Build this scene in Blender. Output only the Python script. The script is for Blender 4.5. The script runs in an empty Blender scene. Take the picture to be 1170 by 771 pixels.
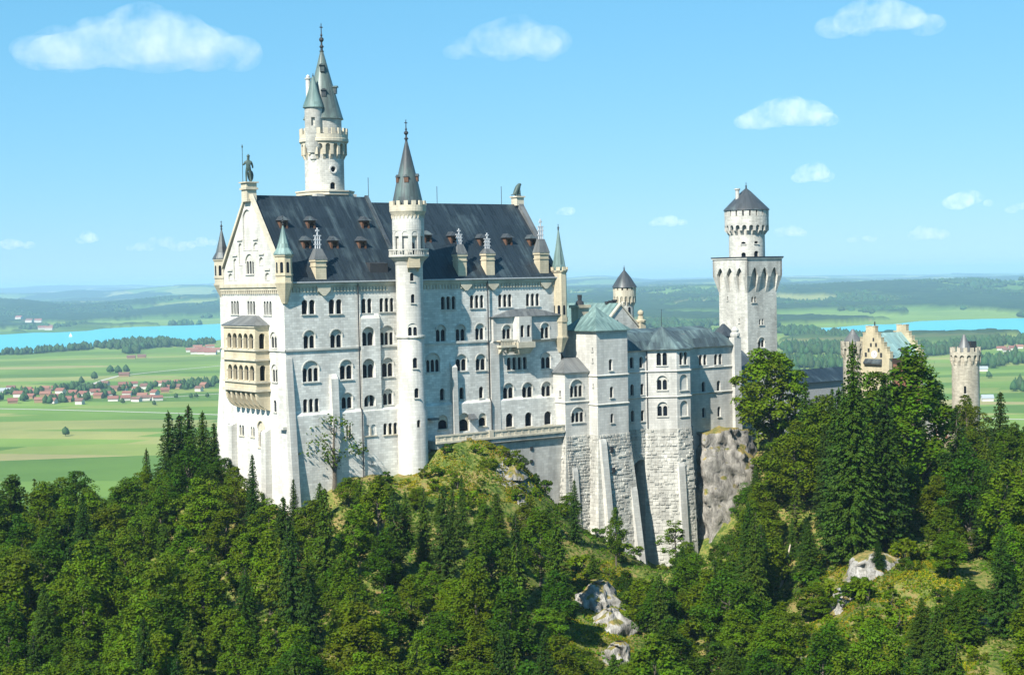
import bpy, bmesh, math, random
import numpy as np
from mathutils import Vector, Matrix
from mathutils.geometry import tessellate_polygon

S = bpy.context.scene
C = S.collection
R_ = random.Random(7)
rad = math.radians

# ------------------------------------------------------------------ camera
FPX = 1850.0                                   # focal length in photograph pixels (1170 px wide)
PITCH = math.atan(67.5 / FPX)
ROLL = 0.02
cF = np.array([0, math.cos(PITCH), -math.sin(PITCH)])
_r0 = np.array([1.0, 0, 0]); _u0 = np.array([0, math.sin(PITCH), math.cos(PITCH)])
cR = _r0 * math.cos(ROLL) - _u0 * math.sin(ROLL)
cU = _r0 * math.sin(ROLL) + _u0 * math.cos(ROLL)
cam_d = bpy.data.cameras.new('camera'); cam = bpy.data.objects.new('camera', cam_d); C.objects.link(cam)
cam_d.sensor_width = 36; cam_d.lens = 36 * FPX / 1170
cam_d.clip_start = 1; cam_d.clip_end = 200000
cam.matrix_world = Matrix(((cR[0], cU[0], -cF[0], 0), (cR[1], cU[1], -cF[1], 0), (cR[2], cU[2], -cF[2], 0), (0, 0, 0, 1)))
S.camera = cam

# ------------------------------------------------------------------ world, sun, exposure
SUN_TRAVEL = Vector((1.375, 2.261, -2.48)).normalized()
to_sun = -SUN_TRAVEL
W_ = bpy.data.worlds.new('World'); S.world = W_; W_.use_nodes = True
nt = W_.node_tree
bg = nt.nodes['Background']
sky = nt.nodes.new('ShaderNodeTexSky'); sky.sky_type = 'NISHITA'; sky.sun_disc = False
sky.sun_elevation = math.asin(to_sun.z)
sky.sun_rotation = math.atan2(to_sun.x, to_sun.y)
sky.altitude = 900; sky.air_density = 0.9; sky.dust_density = 0.3; sky.ozone_density = 1.0
tintn = nt.nodes.new('ShaderNodeMix'); tintn.data_type = 'RGBA'; tintn.blend_type = 'MULTIPLY'
tintn.inputs[0].default_value = 1.0
tintn.inputs[7].default_value = (0.74, 2.30, 3.35, 1)
sep = nt.nodes.new('ShaderNodeSeparateColor'); cmb = nt.nodes.new('ShaderNodeCombineColor'); nt.links.new(sky.outputs[0], sep.inputs[0])
for k_, pw_ in enumerate((0.75, 0.45, 0.40)):                                   # evens out the sky's own gradient
    pn = nt.nodes.new('ShaderNodeMath'); pn.operation = 'POWER'; pn.inputs[1].default_value = pw_
    nt.links.new(sep.outputs[k_], pn.inputs[0]); nt.links.new(pn.outputs[0], cmb.inputs[k_])
nt.links.new(cmb.outputs[0], tintn.inputs[6]); nt.links.new(tintn.outputs[2], bg.inputs[0])
bg.inputs[1].default_value = 0.07
sun_d = bpy.data.lights.new('sun', 'SUN'); sun = bpy.data.objects.new('sun', sun_d); C.objects.link(sun)
sun_d.energy = 5.0; sun_d.angle = rad(0.53); sun_d.color = (1.0, 0.95, 0.86)
sun.rotation_euler = SUN_TRAVEL.to_track_quat('-Z', 'Y').to_euler()
S.view_settings.view_transform = 'Standard'; S.view_settings.look = 'None'
S.view_settings.exposure = 0.95; S.view_settings.gamma = 1; S.view_settings.use_curve_mapping = False
S.render.engine = 'CYCLES'
S.cycles.use_denoising = True
S.cycles.max_bounces = 10; S.cycles.diffuse_bounces = 3; S.cycles.glossy_bounces = 2; S.cycles.transmission_bounces = 2
S.cycles.transparent_max_bounces = 4; S.cycles.volume_bounces = 6
S.cycles.volume_step_rate = 1.0; S.cycles.volume_max_steps = 96
S.cycles.sample_clamp_indirect = 4.0

# ------------------------------------------------------------------ surveying helpers
def ray(x, y): return cF + cR * (x - 585) / FPX + cU * (385.5 - y) / FPX
def at(x, y, Y):
    d = ray(x, y); return d * (Y / d[1])
def onz(x, y, z):
    d = ray(x, y); return d * (z / d[2])
def project(P):
    P = np.asarray(P); d = P @ cF
    return 585 + FPX * (P @ cR) / d, 385.5 - FPX * (P @ cU) / d
YAW = rad(36.5)
E1 = np.array([math.cos(YAW), math.sin(YAW), 0]); E2 = np.array([-math.sin(YAW), math.cos(YAW), 0])
O_ = np.array([-46.289, 330.0, 0.0])           # south-west corner of the palace at eaves height
def fa(x, y, v):                               # point of a long facade standing at depth v -> (u, z)
    d = ray(x, y); P = d * (((O_ + E2 * v) @ E2) / (d @ E2)) - O_
    return float(P @ E1), float(P[2])
def ga(x, y, u):                               # point of a gable-side wall standing at u -> (v, z)
    d = ray(x, y); P = d * (((O_ + E1 * u) @ E1) / (d @ E1)) - O_
    return float(P @ E2), float(P[2])
def uv_of(P):
    P = np.asarray(P) - O_
    return float(P @ E1), float(P @ E2), float(P[2])
def wpos(u, v, z=0): return O_ + E1 * u + E2 * v + np.array([0, 0, z])
def Z1(x, y): return 230 + x / 4.673, 180 + y / 4.673
def Z2(x, y): return 230 + x / 4.673, 320 + y / 4.673
def Z3(x, y): return 230 + x / 4.673, 440 + y / 4.673
def Z5(x, y): return 420 + x / 4.283, 130 + y / 4.283
def Z6(x, y): return 420 + x / 4.283, 300 + y / 4.283
def Z7(x, y): return 620 + x / 4.283, 300 + y / 4.283
def Z8(x, y): return 620 + x / 4.283, 460 + y / 4.283
def ZA(x, y): return 400 + x / 2.5625, 470 + y / 2.5625

# ------------------------------------------------------------------ numpy value noise
def _hash(ix, iy, iz=0, seed=0):
    h = (ix.astype(np.int64) * 374761393 + iy.astype(np.int64) * 668265263 + np.int64(iz) * 2147483647 + seed * 974634777) & 0xffffffff
    h = ((h ^ (h >> 13)) * 1274126177) & 0xffffffff
    h = h ^ (h >> 16)
    return (h & 0xffff) / 65535.0
def vnoise(x, y, seed=0):
    x = np.asarray(x, float); y = np.asarray(y, float)
    ix = np.floor(x); iy = np.floor(y); fx = x - ix; fy = y - iy
    fx = fx * fx * (3 - 2 * fx); fy = fy * fy * (3 - 2 * fy)
    a = _hash(ix, iy, 0, seed); b = _hash(ix + 1, iy, 0, seed); c = _hash(ix, iy + 1, 0, seed); d = _hash(ix + 1, iy + 1, 0, seed)
    return (a * (1 - fx) + b * fx) * (1 - fy) + (c * (1 - fx) + d * fx) * fy
def fbm(x, y, seed=0, oct=4):
    s = 0; a = 1; t = 0
    for o in range(oct):
        s = s + a * vnoise(np.asarray(x) * 2 ** o + 17.3 * o, np.asarray(y) * 2 ** o - 9.1 * o, seed + o); t += a; a *= 0.5
    return s / t
def sstep(a, b, x):
    t = np.clip((np.asarray(x, float) - a) / (b - a), 0, 1); return t * t * (3 - 2 * t)

# ------------------------------------------------------------------ materials
def new_mat(name):
    m = bpy.data.materials.new(name); m.use_nodes = True
    t = m.node_tree; t.nodes.clear()
    out = t.nodes.new('ShaderNodeOutputMaterial')
    return m, t, out
def N(t, typ, **kw):
    n = t.nodes.new(typ)
    for k, v in kw.items():
        if k.startswith('i_'):
            key = k[2:]
            n.inputs[int(key) if key.isdigit() else key.replace('_', ' ')].default_value = v
        else: setattr(n, k, v)
    return n
def L(t, a, b): t.links.new(a, b)
def ramp(t, fac, stops, interp='LINEAR'):
    r = t.nodes.new('ShaderNodeValToRGB'); r.color_ramp.interpolation = interp
    e = r.color_ramp.elements
    while len(e) < len(stops): e.new(0.5)
    for k, (p, c) in enumerate(stops):
        e[k].position = p; e[k].color = tuple(c) + ((1,) if len(c) == 3 else ())
    L(t, fac, r.inputs[0]); return r.outputs[0]
def mixc(t, fac, a, b, mode='MIX'):
    n = t.nodes.new('ShaderNodeMix'); n.data_type = 'RGBA'; n.blend_type = mode
    for sock, v in ((n.inputs[0], fac), (n.inputs[6], a), (n.inputs[7], b)):
        if hasattr(v, 'links') or hasattr(v, 'is_linked'): L(t, v, sock)
        else: sock.default_value = v if not isinstance(v, tuple) or len(v) == 4 else tuple(v) + (1,)
    return n.outputs[2]
def math_(t, op, a, b=None, clamp=False):
    n = t.nodes.new('ShaderNodeMath'); n.operation = op; n.use_clamp = clamp
    for s, v in ((n.inputs[0], a), (n.inputs[1], b)):
        if v is None: continue
        if hasattr(v, 'is_linked'): L(t, v, s)
        else: s.default_value = v
    return n.outputs[0]

def m_stone(name, base, bw=0.9, bh=0.42, var=0.10, bump=0.35, stain=0.25, mortar=0.82, dist=0.05):
    m, t, out = new_mat(name)
    p = N(t, 'ShaderNodeBsdfPrincipled', i_Roughness=0.9); p.inputs['Specular IOR Level'].default_value = 0.2
    uvn = N(t, 'ShaderNodeUVMap')
    br = N(t, 'ShaderNodeTexBrick', offset=0.5); L(t, uvn.outputs[0], br.inputs['Vector'])
    b = np.array(base)
    br.inputs['Color1'].default_value = tuple(np.clip(b * (1 + var), 0, 1)) + (1,)
    br.inputs['Color2'].default_value = tuple(np.clip(b * (1 - var), 0, 1)) + (1,)
    br.inputs['Mortar'].default_value = tuple(b * mortar) + (1,)
    br.inputs['Scale'].default_value = 1.0; br.inputs['Mortar Size'].default_value = 0.025
    br.inputs['Brick Width'].default_value = bw; br.inputs['Row Height'].default_value = bh
    br.inputs['Mortar Smooth'].default_value = 0.3; br.inputs['Bias'].default_value = 0.1
    geo = N(t, 'ShaderNodeNewGeometry')
    mp = N(t, 'ShaderNodeMapping'); mp.inputs['Scale'].default_value = (0.35, 0.35, 0.07); L(t, geo.outputs['Position'], mp.inputs[0])
    n1 = N(t, 'ShaderNodeTexNoise', i_Scale=1.0, i_Detail=5.0, i_Roughness=0.6); L(t, mp.outputs[0], n1.inputs['Vector'])
    n2 = N(t, 'ShaderNodeTexNoise', i_Scale=0.09, i_Detail=4.0); L(t, geo.outputs['Position'], n2.inputs['Vector'])
    st = ramp(t, n1.outputs[0], [(0.38, (1 - stain,) * 3), (0.6, (1, 1, 1))])
    st2 = ramp(t, n2.outputs[0], [(0.35, (0.93, 0.93, 0.9)), (0.65, (1.04, 1.03, 1.0))])
    c = mixc(t, 1.0, br.outputs[0], st, 'MULTIPLY'); c = mixc(t, 1.0, c, st2, 'MULTIPLY')
    L(t, c, p.inputs['Base Color'])
    n3 = N(t, 'ShaderNodeTexNoise', i_Scale=3.0, i_Detail=6.0); L(t, geo.outputs['Position'], n3.inputs['Vector'])
    h = math_(t, 'ADD', math_(t, 'MULTIPLY', br.outputs['Fac'], -0.7), math_(t, 'MULTIPLY', n3.outputs[0], 0.6))
    bp = N(t, 'ShaderNodeBump', i_Strength=bump, i_Distance=dist); L(t, h, bp.inputs['Height']); L(t, bp.outputs[0], p.inputs['Normal'])
    L(t, p.outputs[0], out.inputs[0]); return m

def m_roof(name, base, patina, amount=0.3, seam=0.75, rough=0.42):
    m, t, out = new_mat(name)
    p = N(t, 'ShaderNodeBsdfPrincipled', i_Roughness=rough, i_Metallic=0.0); p.inputs['Specular IOR Level'].default_value = .3
    uvn = N(t, 'ShaderNodeUVMap'); sx = N(t, 'ShaderNodeSeparateXYZ'); L(t, uvn.outputs[0], sx.inputs[0])
    geo = N(t, 'ShaderNodeNewGeometry')
    # standing seams: a narrow ridge every `seam` metres, sheets of slightly different tone between
    f = math_(t, 'FRACT', math_(t, 'DIVIDE', sx.outputs[0], seam))
    ridge = math_(t, 'LESS_THAN', f, 0.16)
    cell = math_(t, 'FLOOR', math_(t, 'DIVIDE', sx.outputs[0], seam))
    cy = math_(t, 'FLOOR', math_(t, 'DIVIDE', sx.outputs[1], 3.1))
    cb = N(t, 'ShaderNodeCombineXYZ'); L(t, cell, cb.inputs[0]); L(t, cy, cb.inputs[1])
    wn = N(t, 'ShaderNodeTexWhiteNoise', noise_dimensions='2D'); L(t, cb.outputs[0], wn.inputs['Vector'])
    mp = N(t, 'ShaderNodeMapping'); mp.inputs['Scale'].default_value = (0.8, 0.07, 1); L(t, uvn.outputs[0], mp.inputs[0])
    n1 = N(t, 'ShaderNodeTexNoise', i_Scale=0.8, i_Detail=5.0, i_Roughness=0.65); L(t, mp.outputs[0], n1.inputs['Vector'])
    n2 = N(t, 'ShaderNodeTexNoise', i_Scale=0.15, i_Detail=3.0); L(t, geo.outputs['Position'], n2.inputs['Vector'])
    pat = math_(t, 'ADD', n1.outputs[0], math_(t, 'MULTIPLY', math_(t, 'SUBTRACT', n2.outputs[0], 0.5), 0.7))
    pf = ramp(t, pat, [(0.62 - amount * 0.5, (0, 0, 0)), (0.86 - amount * 0.4, (1, 1, 1))])
    c = mixc(t, pf, tuple(base), tuple(patina))
    tone = ramp(t, wn.outputs[0], [(0, (0.78,) * 3), (1, (1.2,) * 3)])
    c = mixc(t, 1.0, c, tone, 'MULTIPLY')
    c = mixc(t, math_(t, 'MULTIPLY', ridge, 0.35), c, tuple(np.array(base) * 1.5))
    L(t, c, p.inputs['Base Color'])
    bp = N(t, 'ShaderNodeBump', i_Strength=0.7, i_Distance=0.06)
    L(t, math_(t, 'ADD', ridge, math_(t, 'MULTIPLY', n1.outputs[0], 0.4)), bp.inputs['Height']); L(t, bp.outputs[0], p.inputs['Normal'])
    L(t, p.outputs[0], out.inputs[0]); return m

def m_plain(name, col, rough=0.8, metal=0.0, var=0.12, scale=2.0, spec=0.3):
    m, t, out = new_mat(name)
    p = N(t, 'ShaderNodeBsdfPrincipled', i_Roughness=rough, i_Metallic=metal); p.inputs['Specular IOR Level'].default_value = spec
    geo = N(t, 'ShaderNodeNewGeometry')
    n = N(t, 'ShaderNodeTexNoise', i_Scale=scale, i_Detail=5.0); L(t, geo.outputs['Position'], n.inputs['Vector'])
    c = np.array(col)
    L(t, ramp(t, n.outputs[0], [(0.3, tuple(c * (1 - var))), (0.7, tuple(np.clip(c * (1 + var), 0, 1)))]), p.inputs['Base Color'])
    L(t, p.outputs[0], out.inputs[0]); return m

LIME = m_stone('limestone', (0.64, 0.63, 0.595), bw=1.15, bh=0.52, var=0.15, mortar=0.72, bump=0.45, stain=0.22)
LIMEP = m_stone('smooth_limestone', (0.53, 0.52, 0.49), bw=1.4, bh=0.6, var=0.09, bump=0.25, mortar=.75)
RUST = m_stone('rusticated_limestone', (0.51, 0.50, 0.46), bw=1.5, bh=0.85, var=0.16, bump=0.8, stain=0.35, mortar=0.6, dist=0.15)
TRIM = m_stone('limestone_trim', (0.52, 0.51, 0.47), bw=2.0, bh=0.8, var=0.05, bump=0.15)
SAND = m_stone('yellow_sandstone', (0.55, 0.48, 0.35), bw=1.0, bh=0.5, var=0.07, bump=0.2)
SANDP = m_stone('pale_sandstone', (0.54, 0.49, 0.39), bw=1.0, bh=0.5, var=0.06, bump=0.2)
YELL = m_stone('yellow_brick', (0.47, 0.41, 0.285), bw=0.6, bh=0.3, var=0.08, bump=0.2)
PINK = m_stone('red_brick', (0.45, 0.2, 0.13), bw=0.6, bh=0.3, var=0.1, bump=0.2)
TOWERS = m_stone('tower_limestone', (0.53, 0.52, 0.48), bw=1.0, bh=0.45, var=0.14, bump=0.5, mortar=.68, stain=.3)
GATEST = m_stone('grey_yellow_stone', (0.47, 0.43, 0.35), bw=.9, bh=.4, var=.15, mortar=.7, bump=.5, stain=.35)
SLATE = m_roof('dark_metal_roof', (0.017, 0.025, 0.032), (0.06, 0.086, 0.094), amount=0.18)
SLATE2 = m_roof('grey_metal_roof', (0.045, 0.052, 0.058), (0.11, 0.14, 0.14), amount=0.25)
GREYR = m_roof('pale_grey_lead_roof', (0.10, 0.105, 0.105), (0.15, 0.155, 0.15), amount=0.3, seam=1.0)
TEAL = m_roof('green_copper_roof', (0.075, 0.125, 0.118), (0.17, 0.25, 0.23), amount=0.5, seam=0.6, rough=0.55)
TEALD = m_roof('weathered_copper_roof', (0.042, 0.058, 0.064), (0.12, 0.17, 0.165), amount=0.34, seam=0.6, rough=0.5)
TEALB = m_roof('pale_blue_copper_roof', (0.15, 0.25, 0.25), (0.22, 0.33, 0.31), amount=0.6, seam=0.6, rough=0.55)
CONE = m_roof('tower_spire_metal', (0.05, 0.058, 0.062), (0.10, 0.15, 0.14), amount=0.3, seam=0.5)
WOOD = m_plain('brown_wood', (0.11, 0.058, 0.036), 0.8)
DARKM = m_plain('dark_iron', (0.03, 0.032, 0.035), 0.5)
BRONZE = m_plain('green_bronze', (0.055, 0.085, 0.075), 0.55, var=0.35, scale=3)
LEAD = m_plain('pale_metal', (0.42, 0.43, 0.44), 0.4)
GLASS = m_plain('dark_window_glass', (0.008, 0.011, 0.016), 0.2, var=0.4, scale=0.8, spec=0.12)
TERW = m_stone('terrace_wall_stone', (.44, .43, .40), bw=1.2, bh=.6, var=.12, stain=.35)
GREYW = m_plain('grey_shade_wall', (0.30, 0.31, 0.31), 0.9)  # link wall's shade put into its grey; courtyard wing shares the colour

# ------------------------------------------------------------------ mesh builder (castle coordinates u, v, z)
def cw(p):
    a = sum(p[i][0] * p[(i + 1) % len(p)][1] - p[(i + 1) % len(p)][0] * p[i][1] for i in range(len(p)))
    return list(reversed(p)) if a > 0 else list(p)
class MB:
    def __init__(s): s.v = []; s.f = []
    def add(s, vs, fs):
        o = len(s.v); s.v += [tuple(map(float, p)) for p in vs]; s.f += [tuple(o + i for i in f) for f in fs]; return s
    def box(s, u0, u1, v0, v1, z0, z1):
        return s.add([(u0, v0, z0), (u1, v0, z0), (u1, v1, z0), (u0, v1, z0), (u0, v0, z1), (u1, v0, z1), (u1, v1, z1), (u0, v1, z1)],
                     [(3, 2, 1, 0), (4, 5, 6, 7), (0, 1, 5, 4), (1, 2, 6, 5), (2, 3, 7, 6), (3, 0, 4, 7)])
    def loft(s, rings, cap=True):                 # rings: lists of points counter-clockwise seen from above, bottom to top
        n = len(rings[0]); vs = [p for r in rings for p in r]; fs = []
        for k in range(len(rings) - 1):
            for i in range(n):
                j = (i + 1) % n
                fs.append((k * n + i, k * n + j, (k + 1) * n + j, (k + 1) * n + i))
        if cap:
            fs.append(tuple(reversed(range(n)))); fs.append(tuple((len(rings) - 1) * n + i for i in range(n)))
        return s.add(vs, fs)
    def prism(s, poly, z0, z1, top=None):
        top = top or poly
        return s.loft([[(p[0], p[1], z0) for p in poly], [(p[0], p[1], z1) for p in top]])
    def extr_u(s, prof, u0, u1):                  # profile of (v, z) swept along u
        prof = cw(prof); n = len(prof)
        return s.add([(u0, a, b) for a, b in prof] + [(u1, a, b) for a, b in prof],
                     [tuple(range(n)), tuple(reversed(range(n, 2 * n)))] + [(n + i, n + (i + 1) % n, (i + 1) % n, i) for i in range(n)])
    def extr_v(s, prof, v0, v1):                  # profile of (u, z) swept along v
        prof = cw(prof); n = len(prof)
        return s.add([(a, v0, b) for a, b in prof] + [(a, v1, b) for a, b in prof],
                     [tuple(reversed(range(n))), tuple(range(n, 2 * n))] + [(i, (i + 1) % n, n + (i + 1) % n, n + i) for i in range(n)])
    def lathe(s, cu, cv, prof, seg=28, ph=0.0):   # prof: (radius, z) bottom to top
        rings = []
        for r, z in prof:
            r = max(r, 0.004)
            rings.append([(cu + r * math.cos(ph + 2 * math.pi * i / seg), cv + r * math.sin(ph + 2 * math.pi * i / seg), z) for i in range(seg)])
        return s.loft(rings)
    def rbox(s, cu, cv, ang, r0, r1, w, z0, z1, w1=None, r1b=None):   # box pointing outward from an axis
        ca, sa = math.cos(ang), math.sin(ang); w1 = w if w1 is None else w1
        def P(r, t, z): return (cu + r * ca - t * sa, cv + r * sa + t * ca, z)
        rb = r1 if r1b is None else r1b
        return s.add([P(r0, -w / 2, z0), P(rb, -w / 2, z0), P(rb, w / 2, z0), P(r0, w / 2, z0), P(r0, -w1 / 2, z1), P(r1, -w1 / 2, z1), P(r1, w1 / 2, z1), P(r0, w1 / 2, z1)],
                     [(3, 2, 1, 0), (4, 5, 6, 7), (0, 1, 5, 4), (1, 2, 6, 5), (2, 3, 7, 6), (3, 0, 4, 7)])
    def tube(s, path, r, seg=6):
        rings = []
        for k, p in enumerate(path):
            a = Vector(path[max(0, k - 1)]); b = Vector(path[min(len(path) - 1, k + 1)]); d = (b - a).normalized()
            x = d.orthogonal().normalized(); y = d.cross(x)
            rr = r[k] if isinstance(r, (list, tuple)) else r
            rings.append([tuple(Vector(p) + x * rr * math.cos(2 * math.pi * i / seg) + y * rr * math.sin(2 * math.pi * i / seg)) for i in range(seg)])
        return s.loft(rings)
    def ball(s, c, r, seg=8, rings=5, sc=(1, 1, 1)):
        rr = []
        for k in range(rings + 1):
            t = -math.pi / 2 + math.pi * k / rings
            rr.append([(c[0] + sc[0] * max(r * math.cos(t), .002) * math.cos(2 * math.pi * i / seg), c[1] + sc[1] * max(r * math.cos(t), .002) * math.sin(2 * math.pi * i / seg), c[2] + sc[2] * r * math.sin(t)) for i in range(seg)])
        return s.loft(rr)
    def build(s, name, mat, parent=None, org=None, smooth=False, round_c=None, cut=None, label=None):
        o = org if org is not None else (parent['_o'] if parent is not None and '_o' in parent else (0, 0, 0))
        me = bpy.data.meshes.new(name)
        me.from_pydata([(a - o[0], b - o[1], c - o[2]) for a, b, c in s.v], [], s.f)
        me.materials.append(mat)
        ob = bpy.data.objects.new(name, me); C.objects.link(ob)
        if cut is not None and cut.v:
            cm = bpy.data.meshes.new('cut')
            cm.from_pydata([(a - o[0], b - o[1], c - o[2]) for a, b, c in cut.v], [], cut.f)
            co = bpy.data.objects.new('cut', cm); C.objects.link(co)
            md = ob.modifiers.new('b', 'BOOLEAN'); md.operation = 'DIFFERENCE'; md.solver = 'EXACT'; md.object = co
            dg = bpy.context.evaluated_depsgraph_get()
            nm = bpy.data.meshes.new_from_object(ob.evaluated_get(dg))
            ob.modifiers.clear(); ob.data = nm; bpy.data.objects.remove(co); nm.name = name
            me = nm
        box_uv(me, None if round_c is None else (round_c[0] - o[0], round_c[1] - o[1]))
        if smooth:
            me.polygons.foreach_set('use_smooth', [True] * len(me.polygons))
            me.set_sharp_from_angle(angle=rad(40))
        if parent is not None:
            ob.parent = parent
            ob['_o'] = list(o)
        if label: ob['label'] = label
        return ob

def box_uv(me, rc=None):
    n = len(me.loops)
    if n == 0: return
    uv = me.uv_layers.new(name='UVMap')
    co = np.empty(len(me.vertices) * 3); me.vertices.foreach_get('co', co); co = co.reshape(-1, 3)
    li = np.empty(n, int); me.loops.foreach_get('vertex_index', li)
    pn = np.empty(len(me.polygons) * 3); me.polygons.foreach_get('normal', pn); pn = pn.reshape(-1, 3)
    lt = np.empty(len(me.polygons), int); me.polygons.foreach_get('loop_total', lt)
    nl = np.repeat(pn, lt, axis=0); P = co[li]
    hz = np.hypot(nl[:, 0], nl[:, 1])
    t = np.stack([-nl[:, 1], nl[:, 0]], 1) / np.maximum(hz, 1e-6)[:, None]
    flat = hz < 0.15
    u = np.where(flat, P[:, 0], (P[:, :2] * t).sum(1))
    slope = np.maximum(hz, 0.2)
    v = np.where(flat, P[:, 1], P[:, 2] / slope)
    if rc is not None:
        d = P[:, :2] - np.array(rc); r = np.maximum(np.hypot(d[:, 0], d[:, 1]), 0.5)
        cen = np.zeros((len(me.polygons), 2)); idx = np.repeat(np.arange(len(me.polygons)), lt)
        np.add.at(cen, idx, d); cen = cen / lt[:, None]
        pa = np.arctan2(cen[:, 1], cen[:, 0])[idx]; a = np.arctan2(d[:, 1], d[:, 0])
        a = pa + (a - pa + np.pi) % (2 * np.pi) - np.pi
        rm = float(np.median(r))
        u = np.where(flat, P[:, 0], a * rm)
    uv.data.foreach_set('uv', np.stack([u, v], 1).ravel())

def thing(name, label, cat, org=(0, 0, 0), group=None, yaw=True):
    o = bpy.data.objects.new(name, None); C.objects.link(o); o.empty_display_size = 1
    p = wpos(*org); o.location = p; o.rotation_euler = (0, 0, YAW)
    o['label'] = label; o['category'] = cat; o['_o'] = list(org)
    if group: o['group'] = group
    return o
def tag(o, label=None, cat=None, group=None, kind=None):
    if label: o['label'] = label
    if cat: o['category'] = cat
    if group: o['group'] = group
    if kind: o['kind'] = kind
    return o

# ------------------------------------------------------------------ windows
def arch_poly(w, h, n=8, pointed=False, cx=0.0, y0=0.0):
    r = min(w / 2, h * 0.5); pts = [(cx - w / 2, y0), (cx + w / 2, y0)]
    for k in range(n + 1):
        a = math.pi * k / n
        if pointed:
            x = math.cos(a) * w / 2; y = (1 - abs(math.cos(a)) ** 1.5) * r * 1.7 + (h - r * 1.7)
        else: x = math.cos(a) * w / 2; y = h - r + math.sin(a) * r
        pts.append((cx + x, y0 + y))
    return pts
class Plane:
    """A vertical wall plane: p = a point on it (u, v), t = horizontal direction, n = outward normal."""
    def __init__(s, p, n):
        s.p = np.array(p, float); s.n = np.array(n, float) / np.hypot(*n); s.t = np.array([-s.n[1], s.n[0]])
    def P(s, a, z, d=0.0):
        q = s.p + s.t * a + s.n * d; return (q[0], q[1], z)
def facade(v): return Plane((0, v), (0, -1))       # t = (1, 0): a == u
def gable(u):  return Plane((u, 0), (-1, 0))       # t = (0,-1): a == -v
def radial(cu, cv, r, ang): return Plane((cu + r * math.cos(ang), cv + r * math.sin(ang)), (math.cos(ang), math.sin(ang)))

def pprism(mb, pl, poly, z0, d0, d1):              # polygon in wall plane extruded from depth d0 (inside) to d1 (outside)
    n = len(poly)
    vs = [pl.P(a, z0 + b, d0) for a, b in poly] + [pl.P(a, z0 + b, d1) for a, b in poly]
    fs = [tuple(reversed(range(n))), tuple(range(n, 2 * n))] + [(i, (i + 1) % n, n + (i + 1) % n, n + i) for i in range(n)]
    mb.add(vs, fs)

def window(parent, cut, pl, a, z, w, h, n=1, arch=False, mat=None, depth=0.6, sill=True, pane=GLASS, pointed=False, hood=False, blind=False, name='window', plw=None):
    """Window with its sill at (a, z) in plane pl: cuts its recess into `cut`, builds frame and pane."""
    mat = mat or TRIM
    gap = 0.30 if w / n > 0.75 else 0.2
    lw = (w - (n - 1) * gap) / n
    fr = MB()
    if arch:
        outer = arch_poly(w, h, 12, cx=a)
        pprism(cut, pl, outer, z, -depth, 0.6)
        if not blind:
            m = 0.10
            lw = (w - 2 * m - (n - 1) * gap) / n
            lh = h * (0.70 if n == 2 else 0.64)
            holes = [arch_poly(lw, lh, 6, cx=a - w / 2 + m + lw / 2 + k * (lw + gap), y0=0.06) for k in range(n)]
            inn = [(a + (x - a) * 0.999, y * 0.999 + 0.002) for x, y in outer]
            loops = [[Vector((x, y, 0)) for x, y in inn]] + [[Vector((x, y, 0)) for x, y in hl] for hl in holes]
            allp = [p for lp in loops for p in lp]
            d0 = -depth * 0.42
            tris = tessellate_polygon(loops)
            vs = [pl.P(p.x, z + p.y, d0) for p in allp]
            fs = []
            for tr in tris:
                q = [allp[i] for i in tr]
                ar = (q[1] - q[0]).cross(q[2] - q[0]).z
                fs.append(tuple(tr) if ar > 0 else tuple(reversed(tr)))
            fr.add(vs, fs)
            for hl in holes:
                k = len(hl); vv = [pl.P(x, z + y, d0) for x, y in hl] + [pl.P(x, z + y, d0 - 0.22) for x, y in hl]
                fr.add(vv, [(i, (i + 1) % k, k + (i + 1) % k, k + i) for i in range(k)])
        if hood:
            r = w / 2
            ring = []
            for k in range(13):
                t = math.pi * k / 12; ring.append((math.cos(t), math.sin(t)))
            for k in range(12):
                (c0, s0), (c1, s1) = ring[k], ring[k + 1]; zz = z + h - r
                q = [(r * c0, r * s0), ((r + .22) * c0, (r + .22) * s0), ((r + .22) * c1, (r + .22) * s1), (r * c1, r * s1)]
                pprism(fr, pl, [(a + x, zz - z + y) for x, y in q], z, 0.004, 0.14)
    else:
        for k in range(n):
            cx = a - w / 2 + lw / 2 + k * (lw + gap)
            pprism(cut, pl, arch_poly(lw, h, 8, pointed, cx=cx), z, -depth, 0.6)
            if n > 1 and k < n - 1:            # little column in front of the mullion
                x = cx + lw / 2 + gap / 2
                pprism(fr, pl, [(x - gap * .55, 0.0), (x + gap * .55, 0.0), (x + gap * .55, h - lw * .55), (x - gap * .55, h - lw * .55)], z, 0.004, 0.10)
    if sill:
        pprism(fr, pl, [(a - w / 2 - .18, -.24), (a + w / 2 + .18, -.24), (a + w / 2 + .18, 0.0), (a - w / 2 - .18, 0.0)], z, 0.004, 0.22)
    if not fr.v:
        pprism(fr, pl, [(a - w / 2 - .05, -.12), (a + w / 2 + .05, -.12), (a + w / 2 + .05, -.01), (a - w / 2 - .05, -.01)], z, 0.004, 0.08)
    ob = fr.build(name, mat, parent)
    if not blind:
        dp = -depth + 0.06
        p = MB(); p.add([pl.P(a - w / 2 + .01, z + .01, dp), pl.P(a + w / 2 - .01, z + .01, dp), pl.P(a + w / 2 - .01, z + h - .01, dp), pl.P(a - w / 2 + .01, z + h - .01, dp)], [(0, 1, 2, 3)])
        if not arch and n > 1:
            p = MB()
            for k in range(n):
                cx = a - w / 2 + lw / 2 + k * (lw + gap)
                q = arch_poly(lw - .02, h - .02, 6, pointed, cx=cx, y0=.01)
                p.add([pl.P(x, z + y, dp) for x, y in q], [tuple(range(len(q)))])
        p.build('pane', pane, ob)
    return ob

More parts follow.
